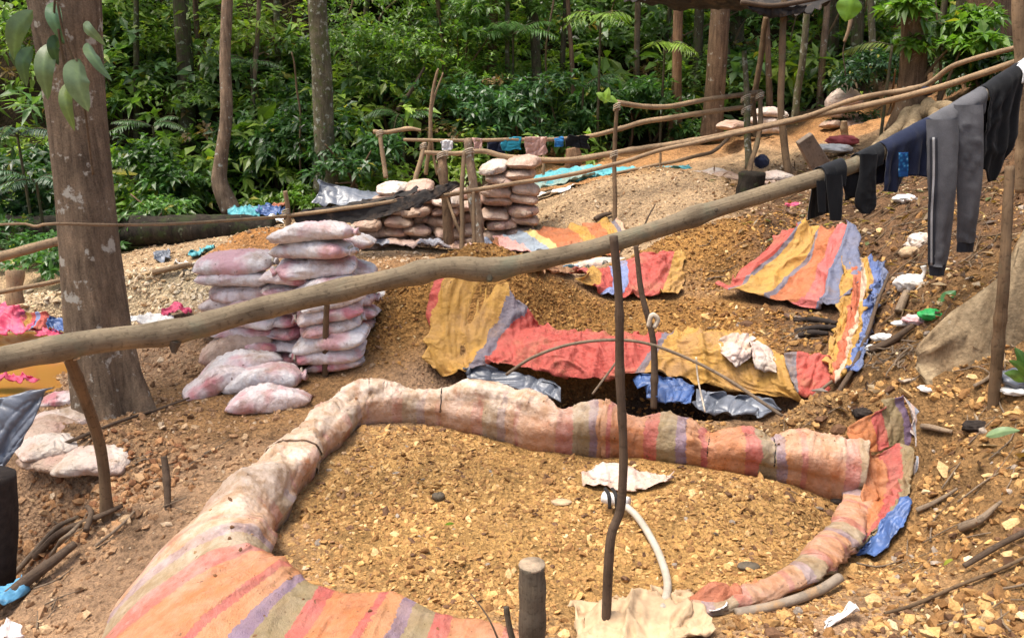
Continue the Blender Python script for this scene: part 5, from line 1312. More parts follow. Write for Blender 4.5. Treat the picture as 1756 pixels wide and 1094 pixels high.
def sprays(o, dirs, length, K, ln, col, r, wfac=.42, jit=.35, droop=.35):
    """o (S,3) origins with leafy twigs along dirs; K leaves on each"""
    S = len(o)
    t = np.linspace(.15, 1, K)[None, :] + r.uniform(-.04, .04, (S, K))
    pos = o[:, None, :] + dirs[:, None, :] * (length[:, None] * t)[..., None]
    pos[..., 2] -= (length[:, None] * t ** 2) * .25
    ang = np.arange(K)[None, :] * 2.4 + r.uniform(0, 6.28, (S, 1))
    ref = np.array([.3, .2, 1.0])
    a = unit(np.cross(dirs, ref)); b = np.cross(dirs, a)
    out = np.cos(ang)[..., None] * a[:, None, :] + np.sin(ang)[..., None] * b[:, None, :]
    d = unit(out * 1.0 + dirs[:, None, :] * .55 + r.normal(0, jit, (S, K, 3)))
    d[..., 2] = d[..., 2] * .6 + .02
    up = np.broadcast_to(np.array([0, 0, 1.0]), d.shape) + r.normal(0, .35, d.shape)
    L = (ln[:, None] * r.uniform(.65, 1.25, (S, K)))
    c = np.clip(col[:, None, :] * (1 + r.normal(0, .16, (S, K, 1))) * (1 + r.normal(0, .05, (S, K, 3))), .004, 1)
    yel = r.random((S, K, 1)) < .015
    c = np.where(yel, np.array([.32, .30, .05]), c)
    f = lambda q: q.reshape(-1, q.shape[-1])
    return leaf_batch(f(pos), f(d), f(up), L.ravel(), L.ravel() * wfac * r.uniform(.8, 1.2, L.size), np.full(L.size, droop) * r.uniform(.3, 1.6, L.size), f(c))
GREENS = np.array([[.130, .215, .045], [.170, .270, .048], [.215, .315, .055], [.105, .190, .066], [.270, .370, .065], [.130, .220, .085], [.095, .165, .048]])
def bush_leaves(c, rad, hgt, r, S=22, K=11, ln=.15, col=None, wfac=.42):
    """leafy twigs growing out through an irregular dome"""
    col = GREENS[r.integers(len(GREENS))] if col is None else np.array(col)
    v = unit(r.normal(0, 1, (S, 3))); v[:, 2] = np.abs(v[:, 2]) * .9 - .15
    q = r.uniform(.25, 1.0, S)[:, None]
    lobes = 1 + .35 * np.sin(np.arctan2(v[:, 1], v[:, 0]) * 3 + r.uniform(0, 6))[:, None]
    o = c + v * np.array([rad, rad, hgt]) * q * lobes
    dirs = unit(v * .8 + np.array([0, -.25, .45]) + r.normal(0, .35, (S, 3)))
    cc = col[None, :] * r.uniform(.7, 1.35, (S, 1))
    return sprays(o, dirs, np.full(S, rad * .55) * r.uniform(.6, 1.3, S), K, np.full(S, ln) * r.uniform(.8, 1.2, S), cc, r, wfac)
def frond(o, d, length, droop, leaflet, col, r, N=20, w=.14):
    """a feathered frond: leaflets in two ranks along an arching rib"""
    t = np.linspace(.12, 1, N)
    d = unit(np.array(d, float))
    P0 = o + d[None, :] * (length * t)[:, None]; P0[:, 2] -= droop * length * t ** 2
    T = unit(np.gradient(P0, axis=0)); s = unit(np.cross(T, [0, 0, 1.0]))
    out = []
    for sg in (-1, 1):
        dd = unit(s * sg + T * .55 + np.array([0, 0, -.15]) + r.normal(0, .08, (N, 3)))
        ln = leaflet * np.sin(np.clip(t, .05, .97) * PI) ** .6 + .02
        out.append(leaf_batch(P0, dd, np.tile([0, 0, 1.0], (N, 1)), ln, np.maximum(ln * w, .012), np.full(N, .35), np.clip(np.array(col)[None, :] * r.uniform(.75, 1.25, (N, 1)), 0, 1)))
    return out
def foliage_obj(name, L, mat, parent=None, base=None):
    V, F, C = cat_leaves(L)
    b = np.array(parent.location) if parent is not None else (np.zeros(3) if base is None else np.asarray(base))
    return obj(name, mesh_np(name, V - b, [F], M[mat], False, None, {'Col': C}), parent, None if parent is not None else b)

# ---------------------------------------------------------------- undergrowth of the wooded bank
r = np.random.default_rng(101)
L = []
nb = 0
while nb < 640:
    x = r.uniform(-13.5, 14.5); y = r.uniform(13.2, 25)
    edge = 13.4 if x < -1.2 else (13.4 + (x + 1.2) * .8 if x < 2 else 15.95)
    if x > 4.4: edge = 16.6
    if x > 6.5: edge = 16.6 - (x - 6.5) * .5
    if y < edge or abs(x) > y * .66 + 1: continue
    rad = r.uniform(.4, 1.05) * (0.75 if y < edge + 1.0 else 1.0)
    c = np.array([x, y, float(H(x, y)) + r.uniform(.05, .5) * rad + (r.uniform(0, 1.2) if y > edge + 1.5 else 0)])
    tone = vnoise(x * .35, y * .35, 0, 77)
    pick = 4 if (tone > .25 and r.random() < .4) else int(r.integers(len(GREENS)))
    if x > 2.5 and r.random() < .5: pick = 6
    L.append(bush_leaves(c, rad, rad * r.uniform(.7, 1.3), r, S=int(16 + rad * 12), K=10, ln=r.uniform(.12, .26), col=GREENS[pick], wfac=r.uniform(.3, .5)))
    nb += 1
for k in range(130):       # broad-leaved plants among the twiggy ones
    x = r.uniform(-12, 13); y = r.uniform(13.6, 21)
    edge = 13.6 if x < -1.2 else (13.6 + (x + 1.2) * .8 if x < 2 else 16.2)
    if y < edge: y = edge + r.uniform(0, 2)
    c = np.array([x, y, float(H(x, y)) + r.uniform(.2, 1.0)])
    L.append(bush_leaves(c, .45, .4, r, S=7, K=5, ln=r.uniform(.28, .48), col=GREENS[int(r.integers(6))], wfac=r.uniform(.3, .45)))
for k in range(90):        # withered sprays
    x = r.uniform(-12, 13); y = r.uniform(14.5, 22)
    c = np.array([x, y, float(H(x, y)) + r.uniform(.2, 1.4)])
    if x > 0 and y < 17.5: continue
    L.append(bush_leaves(c, .4, .35, r, S=7, K=7, ln=.15, col=(.20, .13, .06)))
ug = foliage_obj('undergrowth', L, 'leaf')
tag(ug, 'dense green undergrowth covering the wooded bank', None, kind='stuff')

def plant(name, label, base, L, stems, mat='leaf', cat='shrub', stem_mat='stake', group=None):
    t = thing(name, label, cat, base, group)
    foliage_obj('leaves', L, mat, t)
    Vs = [tube(p, q, n=14, m=6, rough=.08) for p, q in stems]
    if Vs:
        V, F, uv = merge(Vs)
        obj('stem', mesh_np('stem', V - np.asarray(base), F, M[stem_mat], True, uv), t)
    return t
# pale airy tree-like shrub in the middle of the bank
def shrub(label, u, v, Y, w, h, S, ln, col, seed, wf=.38, K=12):
    rr = np.random.default_rng(seed)
    c = P(u, v, Y); g = np.array([c[0], Y, float(H(c[0], Y))])
    LL = []
    for i in range(max(3, S // 28)):
        q = c + rr.normal(0, 1, 3) * np.array([w * .42, .35, h * .38])
        LL.append(bush_leaves(q, w * rr.uniform(.28, .45), h * rr.uniform(.25, .4), rr, S=28, K=K, ln=ln, col=np.array(col) * rr.uniform(.8, 1.2), wfac=wf))
    stems = [([g - [0, 0, .1], (g + c) / 2 + rr.normal(0, .12, 3), c + rr.normal(0, .25, 3)], [.03, .022, .01]) for _ in range(3)]
    return plant('shrub', label, g, LL, stems)
shrub('airy light green shrub filling the middle of the wooded bank', 665, 110, 15.6, 1.7, 1.6, 620, .12, (.125, .215, .040), 1)
shrub('light green shrub at the top centre left of the hanging sprigs', 800, 40, 15.8, 1.2, 1.0, 300, .13, (.11, .20, .045), 2)
shrub('dark glossy shrub behind the mid trunk on the left', 470, 230, 14.6, 1.3, 1.0, 260, .16, (.045, .105, .03), 3)
shrub('leafy shrub low at the bank foot left of the thin curved tree', 300, 330, 13.3, 1.2, .7, 260, .15, (.06, .135, .03), 4)
shrub('low leafy shrub on the dark log right of the big tree', 270, 372, 12.2, .8, .35, 130, .13, (.085, .17, .04), 5)
shrub('low shrub on the bank foot behind the tan sack wall', 600, 290, 13.0, .9, .6, 160, .15, (.05, .12, .035), 6)
shrub('leafy shrub under the far washing line', 880, 190, 14.8, 1.3, .9, 260, .15, (.055, .125, .045), 7)
shrub('shrub with broad shiny leaves behind the far fence', 1080, 175, 15.8, 1.1, .6, 200, .17, (.065, .145, .04), 8)
shrub('shrub at the foot of the orange muddy trunk', 1120, 190, 16.0, .7, .6, 130, .15, (.10, .19, .05), 9)
shrub('low shrub between the orange muddy trunk and the stout trunk', 1190, 210, 15.6, .5, .4, 100, .13, (.075, .16, .04), 10)
shrub('dark shrub right of the far tied bag', 1530, 150, 14.5, .9, .8, 200, .12, (.03, .075, .028), 11)
shrub('leafy shrub at the left edge beside the big tree', 40, 330, 12.6, 1.1, 1.0, 260, .16, (.04, .10, .03), 12)
shrub('green plants under the pale pole at the left edge', 50, 440, 11.0, 1.0, .4, 170, .13, (.06, .14, .035), 13)
shrub('bright leafy shrub at the top right behind the brown trunk', 1620, 40, 12.2, .9, .5, 150, .17, (.12, .23, .03), 14, .45)
shrub('leafy shrub at the top right corner above the rails', 1690, 120, 12.6, .8, .6, 140, .16, (.06, .13, .03), 15)
shrub('low tuft of leaves beside the sack row below the plastic tent', 520, 345, 12.4, .35, .25, 60, .10, (.12, .22, .03), 16)
# ferns and palms
def fern(name, label, u, v, Y, n, ln, col, seed, leaflet=.13, N=20, face=0.0, cat='fern'):
    rr = np.random.default_rng(seed)
    c = P(u, v, Y); g = np.array([c[0], Y, min(float(H(c[0], Y)), c[2] - .1)])
    LL = []
    stems = []
    for i in range(n):
        a = rr.uniform(-PI, 0) + face
        d = np.array([math.cos(a), math.sin(a) * .8, rr.uniform(.35, .9)])
        l = ln * rr.uniform(.75, 1.2)
        dr = rr.uniform(.35, .7)
        LL += frond(c, d, l, dr, leaflet, np.array(col) * rr.uniform(.8, 1.2), rr, N)
        du = unit(d); stems.append(([c + du * l * t - np.array([0, 0, dr * l * t * t]) for t in (0, .33, .66, 1.)], [.010, .008, .006, .003]))
    stems.append(([g - [0, 0, .05], c], [.025, .018]))
    return plant(name, label, g, LL, stems, 'leaf', cat, 'bark_moss')
fern('fern', 'fern with arching fronds right of the big tree trunk', 262, 218, 13.6, 7, .75, (.075, .155, .05), 21)
fern('fern', 'dark fern at the left edge behind the big tree', 62, 312, 11.5, 7, .65, (.05, .12, .05), 22)
fern('fern', 'fern at the left edge above the dark one', 30, 235, 11.8, 6, .8, (.035, .09, .045), 23)
fern('palm', 'bright fan of palm leaflets in front of the muddy trunk', 1140, 80, 15.2, 6, .55, (.19, .30, .04), 24, .30, 8, cat='palm')
fern('palm', 'single yellow green palm frond right of the far tied bag', 1530, 78, 12.0, 1, .75, (.26, .34, .08), 25, .22, 14, face=-.9, cat='palm')
fern('palm', 'bright palm sprout at the top centre', 1030, 30, 15.0, 6, .6, (.17, .28, .04), 26, .28, 9, cat='palm')
fern('fern', 'fern low on the bank left of the far washing', 690, 200, 14.2, 7, .7, (.06, .14, .04), 27)
fern('fern', 'fern behind the left of the far fence', 1000, 150, 15.3, 7, .7, (.055, .13, .05), 28)
fern('fern', 'fern by the thin curved tree', 430, 110, 15.0, 7, .7, (.07, .15, .04), 29)
fern('palm', 'light green drooping palm at the top right of centre', 880, 60, 15.4, 8, .9, (.09, .18, .05), 30, .26, 16, cat='palm')

# large single leaves ------------------------------------------------------
def big_leaf(base, tip, width, bulge=(0, -.05, 0), col=(.09, .17, .06), seed=0, n=12, m=7, fold=.25, wave=.03):
    base = np.asarray(base, float); tip = np.asarray(tip, float)
    mid = (base + tip) / 2 + np.asarray(bulge)
    C = catmull([base, mid, tip], n)
    T = unit(np.gradient(C, axis=0))
    view = unit(C - np.array([0, 0, CAM_Z])); s = unit(np.cross(T, view)); nr = np.cross(s, T)
    rr = np.random.default_rng(seed)
    tw = rr.uniform(-.7, .7); s = s * math.cos(tw) + nr * math.sin(tw); nr = np.cross(s, T)
    t = np.linspace(0, 1, n)
    w = width * np.clip(np.sin(PI * t ** .8), 0, 1) ** .75 * (1 - .15 * t) + .002
    q = np.linspace(-1, 1, m)
    V = C[:, None, :] + s[:, None, :] * (w[:, None] * q[None, :] / 2)[..., None] + nr[:, None, :] * (w[:, None] * fold * np.abs(q)[None, :] * .5 + width * wave * np.sin(t * 14 + seed)[:, None] * np.abs(q)[None, :])[..., None]
    c = np.array(col)[None, None, :] * (1 + .0 * V) * np.where(np.abs(q) < .2, 1.35, 1.0)[None, :, None] * rr.uniform(.85, 1.15)
    return V.reshape(-1, 3), [grid_faces(n, m)], c.reshape(-1, 3)
def leaf_part(parent, spec, mat='leaf_big', name='leaf'):
    V, F, C = big_leaf(**spec)
    return obj(name, mesh_np(name, V - np.array(parent.location), F, M[mat], True, None, {'Col': C}), parent)

# hanging vines through the wood
rr = np.random.default_rng(404)
_vs = []
for k in range(70):
    x = rr.uniform(-11, 11); y = rr.uniform(15.5, 20) + (1.5 if x > 1 else 0)
    z = float(H(x, y)); h = rr.uniform(1.5, 4.5)
    _vs.append(tube([[x, y, z], [x + rr.normal(0, .25), y + rr.normal(0, .1), z + h * .35], [x + rr.normal(0, .4), y, z + h * .7], [x + rr.normal(0, .5), y, z + h]], [rr.uniform(.008, .022)] * 4, n=16, m=5, rough=.1, seed=k))
V, F, uv = merge(_vs)
tag(obj('hanging_vines', mesh_np('hanging_vines', V, F, M['stake'], True, uv)), 'thin vines and stems rising through the undergrowth', None, kind='stuff')

# ================================================================ trees
def tree(label, path, radii, mat, crown=None, seed=0, flare=.0, name='tree', n=70, m=18, rough=.09, group=None):
    pts = [np.asarray(p, float) for p in path]
    t = thing(name, label, 'tree', pts[0], group)
    V, F, uv = tube(pts, radii, n=n, m=m, rough=rough, fs=3.0, seed=seed)
    obj('trunk', mesh_np('trunk', V - pts[0], F, M[mat], True, uv), t)
    if crown:
        rr = np.random.default_rng(seed + 50)
        top = pts[-1]
        LL = []
        cr, cn, lf = crown
        br = []
        for i in range(cn):
            q = top + np.array([rr.normal(0, cr * .5), rr.normal(0, cr * .4), rr.uniform(-.3, 1.2) * cr * .5])
            br.append(tube([top - [0, 0, .8], (top + q) / 2 + [0, 0, .1], q], [radii[-1] * .5, radii[-1] * .3, .015], n=8, m=5))
            LL.append(bush_leaves(q, cr * .45, cr * .3, rr, S=30, K=10, ln=lf, col=GREENS[int(rr.integers(4))]))
        cr_o = foliage_obj('crown', LL, 'leaf', t)
        V, F, uv = merge(br)
        obj('branches', mesh_np('branches', V - pts[0], F, M[mat], True, uv), cr_o)
    return t
def up_to(p, z, lean=(0, 0)):
    return np.array([p[0] + lean[0], p[1] + lean[1], z])

# large tree on the left, with a split buttressed foot
def big_tree():
    c = [(196, 716, 6.0), (180, 640, 6.02), (166, 540, 6.05), (152, 400, 6.1), (138, 250, 6.15), (124, 120, 6.2), (112, 0, 6.2), (98, -140, 6.25), (80, -380, 6.3), (60, -800, 6.4)]
    hw = [54, 49, 46, 43, 42, 44, 49, 51, 50, 46]
    C = np.array([P(*q) for q in c]); Rr = np.array([w * np.linalg.norm(C[i] - [0, 0, CAM_Z]) / FPX for i, w in enumerate(hw)])
    D = catmull(np.c_[C, Rr], 120); C, Rr = D[:, :3], D[:, 3]
    C[0:3, 2] -= .1
    m = 40
    th = np.linspace(0, 2 * PI, m, endpoint=False)
    zz = C[:, 2] - C[0, 2]
    flare = np.exp(-zz / .38)
    Rg = np.repeat(Rr[:, None], m, 1)
    for a, amp, wd in ((-.15, .55, .30), (-2.2, .15, .5), (2.2, .3, .4), (1.0, .3, .4), (-1.2, .10, .4)):
        dth = np.angle(np.exp(1j * (th - a)))
        Rg = Rg * (1 + (amp * flare[:, None] * 1.0 + .07 * np.exp(-zz / 2.0)[:, None]) * np.exp(-(dth / wd) ** 2)[None, :])
    dth = np.angle(np.exp(1j * (th + .75)))
    Rg = Rg * (1 - (.30 * np.exp(-zz / .9))[:, None] * np.exp(-(dth / .16) ** 2)[None, :])     # cleft
    Rg = Rg * (1 + .05 * fbm(np.cos(th)[None, :] * 2 + 0 * zz[:, None], np.sin(th)[None, :] * 2 + 0 * zz[:, None], zz[:, None] * 1.3 + 0 * th[None, :], 4, 5) + .02 * fbm(np.cos(th)[None, :] * 7 + 0 * zz[:, None], np.sin(th)[None, :] * 7 + 0 * zz[:, None], zz[:, None] * 4 + 0 * th[None, :], 3, 9))
    V = C[:, None, :] + np.stack([Rg * np.cos(th)[None, :], Rg * np.sin(th)[None, :], 0 * Rg], -1)
    t = thing('tree', 'large grey brown tree on the left with big leaves climbing its trunk', 'tree', C[0])
    obj('trunk', mesh_np('trunk', V.reshape(-1, 3) - C[0], [grid_faces(120, m, True)], M['bark_big'], True), t)
    rr = np.random.default_rng(9)
    LL = []; br = []
    top = C[-1]
    for i in range(16):
        q = top + np.array([rr.normal(-1.5, 1.3), rr.normal(.5, 1.3), rr.uniform(.2, 2.0)])
        br.append(tube([top - [0, 0, 1], (top + q) / 2, q], [.12, .07, .02], n=8, m=5))
        LL.append(bush_leaves(q, .9, .7, rr, S=26, K=9, ln=.2, col=GREENS[int(rr.integers(4))]))
    cr_o = foliage_obj('crown', LL, 'leaf', t)
    V, F, uv = merge(br); obj('branches', mesh_np('branches', V - C[0], F, M['bark_big'], True, uv), cr_o)
big_tree()
ep = thing('climbing_plant', 'climber with large drooping pale backed leaves on the big tree trunk', 'plant', P(120, 120, 5.8))
for i, (a, b, w, Y, col) in enumerate((((56, 18), (24, 104), 33, 5.85, (.15, .22, .10)), ((96, 2), (110, 76), 26, 5.72, (.11, .20, .10)), ((88, 72), (82, 172), 34, 5.68, (.16, .23, .10)), ((142, 42), (182, 80), 22, 5.7, (.17, .24, .13)), ((150, 74), (192, 140), 24, 5.68, (.13, .20, .09)),
                                       ((136, 102), (152, 192), 46, 5.64, (.18, .25, .13)), ((118, 140), (128, 225), 22, 5.62, (.18, .25, .08)), ((56, 80), (46, 150), 24, 5.85, (.08, .14, .06)), ((42, 78), (32, 124), 20, 5.95, (.05, .10, .04)), ((108, 66), (100, 112), 26, 5.72, (.06, .11, .05)))):
    sc = np.linalg.norm(P(a[0], a[1], Y) - [0, 0, CAM_Z]) / FPX
    leaf_part(ep, dict(base=P(a[0], a[1], Y + .06), tip=P(b[0], b[1], Y - .02), width=w * sc * .9, bulge=(0, -.07, .03), col=col, seed=i, n=14))
for i, px in enumerate(([(150, 180), (135, 120), (112, 60), (98, 4)], [(110, 76), (98, 40), (94, 0)], [(120, 145), (112, 100), (100, 50)], [(160, 300), (150, 200), (130, 100)])):
    rod('vine', [P(u, v, 5.72 - .02 * k) for k, (u, v) in enumerate(px)], .008, M['stake'], ep, n=24, m=6, bend=.02)

tree('slim pale tree with a crooked foot behind the big tree', [P(398, 366, 13.0), P(378, 318, 13.0), P(378, 285, 13.0), P(388, 200, 13.0), P(386, 100, 13.1), P(390, 0, 13.2), P(392, -160, 13.3), P(394, -420, 13.4)], [.15, .12, .10, .085, .08, .075, .06, .05], 'bark_pale', None, 1)
tree('straight mottled tree standing above the plastic tent', [P(560, 330, 13.2), P(556, 250, 13.2), P(551, 120, 13.2), P(543, 0, 13.2), P(536, -160, 13.2), P(530, -420, 13.3)], [.20, .155, .145, .135, .13, .11], 'bark_mottled', None, 2)
tree('mossy trunk half hidden by leaves left of the slim pale tree', [P(322, 280, 15.6), P(318, 120, 15.6), P(310, 0, 15.6), P(305, -200, 15.8)], [.15, .14, .13, .11], 'bark_moss', (2.2, 10, .22), 3)
tree('muddy orange footed thin trunk behind the far fence', [P(1158, 245, 15.6), P(1160, 150, 15.6), P(1162, 60, 15.6), P(1164, -60, 15.6), P(1166, -300, 15.8)], [.14, .085, .08, .08, .07], 'bark_orange', None, 4)
tree('stout straight brown trunk left of the fence corner', [P(1220, 240, 15.2), P(1224, 180, 15.2), P(1232, 60, 15.2), P(1240, -60, 15.2), P(1246, -320, 15.3)], [.20, .165, .16, .155, .13], 'bark_brown', None, 5)
tree('thin mossy trunk between the muddy trunk and the stout trunk', [P(1193, 200, 17.2), P(1196, 100, 17.2), P(1200, -40, 17.2), P(1202, -260, 17.3)], [.10, .09, .085, .07], 'bark_moss', (1.8, 8, .22), 6)
tree('brown tree with spreading surface roots at the upper right', [P(1558, 225, 12.3), P(1564, 170, 12.3), P(1567, 90, 12.3), P(1568, 0, 12.3), P(1570, -140, 12.4), P(1572, -400, 12.5)], [.30, .20, .175, .17, .165, .14], 'bark_brown', None, 7)
tree('thick brown trunk at the top right corner', [P(1700, 150, 13.6), P(1698, 60, 13.6), P(1694, -40, 13.6), P(1690, -260, 13.6)], [.36, .32, .30, .28], 'bark_brown', None, 8)
tree('dark slim trunk behind the bright palm at the top right', [P(1650, 150, 14.6), P(1652, 40, 14.6), P(1654, -60, 14.6), P(1656, -260, 14.6)], [.13, .12, .11, .1], 'bark_moss', None, 9)
tree('slim trunk with vines above the far washing', [P(925, 215, 16.0), P(920, 120, 16.2), P(915, 30, 16.4), P(905, -60, 16.6)], [.10, .09, .085, .08], 'bark_moss', (1.5, 7, .2), 10)
tree('slender brown trunk at the top centre', [P(842, 130, 17.0), P(846, 40, 17.0), P(850, -60, 17.0)], [.09, .085, .08], 'bark_brown', None, 11)
tree('dark trunk behind the support poles', [P(1420, 200, 17.5), P(1425, 80, 17.5), P(1428, -60, 17.5)], [.15, .14, .13], 'bark_moss', (1.6, 6, .2), 12)
tree('dark trunk behind the far tied bag', [P(1462, 180, 17.0), P(1470, 60, 17.0), P(1476, -60, 17.0)], [.12, .11, .1], 'bark_moss', None, 13)
tree('trunk in the shade behind the fence corner', [P(1262, 190, 18.0), P(1264, 80, 18.0), P(1262, -60, 18.0)], [.15, .14, .13], 'bark_moss', (1.6, 6, .2), 14)
# trees whose crowns close the canopy above the bank
for i, (x, y) in enumerate(((-9, 18.5), (-5.5, 20), (-1.5, 20.5), (1.8, 22), (6.5, 21), (10, 19), (-12, 21.5), (4.0, 24), (-8, 23.5), (0.5, 24.5))):
    z = float(H(x, y))
    tree(f'forest trunk on the upper bank, {["farthest left but one", "left of the slim pale tree", "above the airy shrub", "above the muddy trunk", "above the far tied bag", "near the right edge", "at the far left edge", "high above the fence corner", "high behind the big tree", "high at the top centre"][i]}', [np.array([x, y, z - .2]), np.array([x + .1, y, z + 3]), np.array([x, y, z + 6.5])], [.20, .16, .13], ['bark_moss', 'bark_brown', 'bark_mottled'][i % 3], (2.4, 5, .26), 60 + i, group='forest trunks on the upper bank')
# slim saplings threaded through the undergrowth
rr = np.random.default_rng(70)
for i, (u, v, Y, rad, lab) in enumerate(((235, 250, 15.5, .05, 'slim sapling just right of the big tree'), (350, 220, 16.5, .05, 'slim sapling left of the slim pale tree'), (430, 240, 15.5, .04, 'thin sapling right of the slim pale tree'), (480, 200, 16.5, .06, 'dark sapling left of the mottled tree'), (612, 180, 16.5, .05, 'thin sapling right of the mottled tree'), (770, 190, 16.0, .05, 'sapling above the left rotten post'), (800, 160, 17.0, .06, 'dark sapling above the gnarled rotten post'), (870, 200, 16.0, .045, 'thin sapling above the teal garment'), (960, 200, 16.5, .05, 'slim sapling above the bright blue garment'), (985, 190, 16.0, .04, 'thin sapling above the black garment'), (1090, 200, 17.5, .06, 'sapling left of the muddy orange footed trunk'), (1130, 190, 18.0, .05, 'pale sapling close left of the muddy orange footed trunk'), (1255, 200, 17.0, .06, 'sapling right of the stout straight trunk'), (1320, 190, 16.0, .05, 'sapling behind the long roof pole'), (1405, 190, 16.5, .06, 'sapling left of the far tied bag'), (1500, 180, 15.5, .06, 'sapling right of the far tied bag'), (1605, 150, 14.0, .05, 'sapling right of the brown rooted tree'))):
    lean = rr.normal(0, 14)
    tree(lab, [P(u, v, Y), P(u + lean * .4, v - 90, Y), P(u + lean, v - 200, Y), P(u + lean * 1.6, v - 420, Y)], [rad * 1.2, rad, rad * .9, rad * .6], ['bark_moss', 'bark_brown', 'bark_pale', 'bark_mottled'][i % 4], None, 300 + i, name='sapling', n=30, m=9)
# dead sticks and vines
for lab, px, rr_, mt in (
    ('bare crooked sapling left of the far washing line', [(730, 300, 12.6), (738, 240, 12.6), (736, 190, 12.6), (748, 130, 12.6), (752, 118, 12.6)], [.03, .03, .026, .02, .012], 'rail'),
    ('bare forked stick beside the crooked sapling', [(750, 300, 12.6), (742, 250, 12.6), (738, 190, 12.6), (760, 125, 12.7)], [.022, .02, .018, .01], 'rail'),
    ('dark fallen branch slanting on the bank above the sack wall', [(682, 190, 14.6), (700, 165, 14.6), (728, 116, 14.8)], [.04, .035, .02], 'stake_dark'),
    ('thin vine hanging left of the mottled tree', [(516, 300, 13.8), (514, 220, 13.8), (506, 120, 13.8), (500, 90, 13.8)], [.016, .016, .014, .01], 'stake'),
    ('pale broken stem dangling at the top right', [(1468, -10, 9.5), (1462, 30, 9.5), (1448, 72, 9.5)], [.022, .022, .016], 'rail'),
    ('thin dark hanging vine below the pale broken stem', [(1450, 70, 9.5), (1450, 130, 9.5)], [.006, .006], 'stake_dark')):
    o = rod('branch', [P(*q) for q in px], rr_, M[mt], n=40, m=7, bend=.03, rough=.1)
    tag(o, lab, 'branch')
# roots of the brown tree
rt = thing('surface_root', 'pale twisted surface roots running from the brown tree at upper right', 'root', P(1545, 235, 12.0))
for i, px in enumerate(([(1560, 190, 12.2), (1545, 215, 11.9), (1515, 240, 11.5), (1490, 262, 11.0)], [(1572, 190, 12.1), (1565, 215, 11.8), (1548, 240, 11.3), (1530, 262, 10.8)], [(1590, 180, 12.0), (1605, 200, 11.6), (1590, 230, 11.0), (1560, 255, 10.4)], [(1580, 195, 12.0), (1620, 185, 11.6), (1660, 200, 11.0)])):
    rod('root', [P(*q) for q in px], [.10, .09, .07, .04][:len(px)], M['bark_tan'], rt, n=40, m=9, rough=.12, seed=i)

# right-hand buttress tree ------------------------------------------------
def buttress():
    top = [(1572, 598, 5.42), (1592, 576, 5.4), (1625, 545, 5.36), (1665, 515, 5.32), (1700, 488, 5.28), (1730, 450, 5.25), (1765, 385, 5.22), (1800, 280, 5.2), (1830, 120, 5.2)]
    bot = [(1582, 612, 5.38), (1600, 632, 5.32), (1640, 640, 5.25), (1690, 640, 5.15), (1730, 638, 5.1), (1770, 640, 5.05), (1800, 640, 5.0), (1840, 640, 5.0), (1880, 640, 5.0)]
    A = catmull([P(*q) for q in top], 50); B = catmull([P(*q) for q in bot], 50)
    B[:, 2] -= .12
    n, m = 50, 24
    th = np.linspace(0, 2 * PI, m, endpoint=False)
    rows = []
    for i in range(n):
        c = (A[i] + B[i]) / 2; up = (A[i] - B[i]) / 2
        ax = unit(np.gradient(A, axis=0)[i]); side = unit(np.cross(ax, up))
        wd = .045 + .05 * i / n
        s = np.sin(th); k = np.cos(th)
        flare = 1 + 1.2 * np.clip(-s, 0, 1) ** 2
        rows.append(c + up[None, :] * s[:, None] + side[None, :] * (wd * np.sign(k) * np.abs(k) ** .7 * flare)[:, None])
    V = np.array(rows)
    S, Q = np.meshgrid(np.arange(n) / n * 1.6, th, indexing='ij')
    V = V + .035 * np.stack([fbm(S * 4, np.cos(Q) * 2, np.sin(Q) * 2 + k, 4, 40 + k) for k in range(3)], -1)
    V[..., 1] -= .055 * folds(S * .5 + np.sin(Q) * .10, np.sin(Q) * .6, 4, 47, 1.0, .2, .4, 3.0)
    V = np.vstack([V.reshape(-1, 3), V[0].mean(0), V[-1].mean(0)])
    a = np.arange(m); b = (a + 1) % m
    F = [grid_faces(n, m, True), np.stack([np.full(m, n * m), b, a], -1), np.stack([np.full(m, n * m + 1), (n - 1) * m + a, (n - 1) * m + b], -1)]
    base = P(1800, 600, 5.1)
    t = thing('tree', 'large tree at the right edge with a tan plank-like buttress root', 'tree', base)
    obj('buttress', mesh_np('buttress', V - base, F, M['bark_tan'], True), t)
    q = P(1960, 600, 5.3)
    V, F, uv = tube([q - [0, 0, .4], q + [0, 0, .6], q + [.1, .1, 2.5], q + [.2, .2, 7]], [.62, .5, .42, .36], n=40, m=24, rough=.08)
    obj('trunk', mesh_np('trunk', V - base, F, M['bark_tan'], True, uv), t)
    rr = np.random.default_rng(91)
    LL = [bush_leaves(q + np.array([1.5 + rr.normal(0, 1.2), rr.normal(0, 1.2), 7.2 + rr.uniform(0, 1.5)]), 1.0, .8, rr, S=26, K=9, ln=.2) for _ in range(10)]
    foliage_obj('crown', LL, 'leaf', t)
buttress()

# fallen dark log on the left ---------------------------------------------
lg = thing('fallen_log', 'thick dark wet log lying across the left behind the big tree', 'log', P(200, 415, 11.5))
V, F, uv = tube([P(-120, 400, 12.0), P(0, 396, 11.9), P(120, 398, 11.8), P(260, 396, 11.7), P(380, 392, 11.7), P(470, 392, 11.7)], [.22, .22, .21, .21, .19, .15], n=70, m=18, rough=.12, seed=5)
obj('trunk', mesh_np('trunk', V - np.array(lg.location), F, M['log_dark'], True, uv), lg)

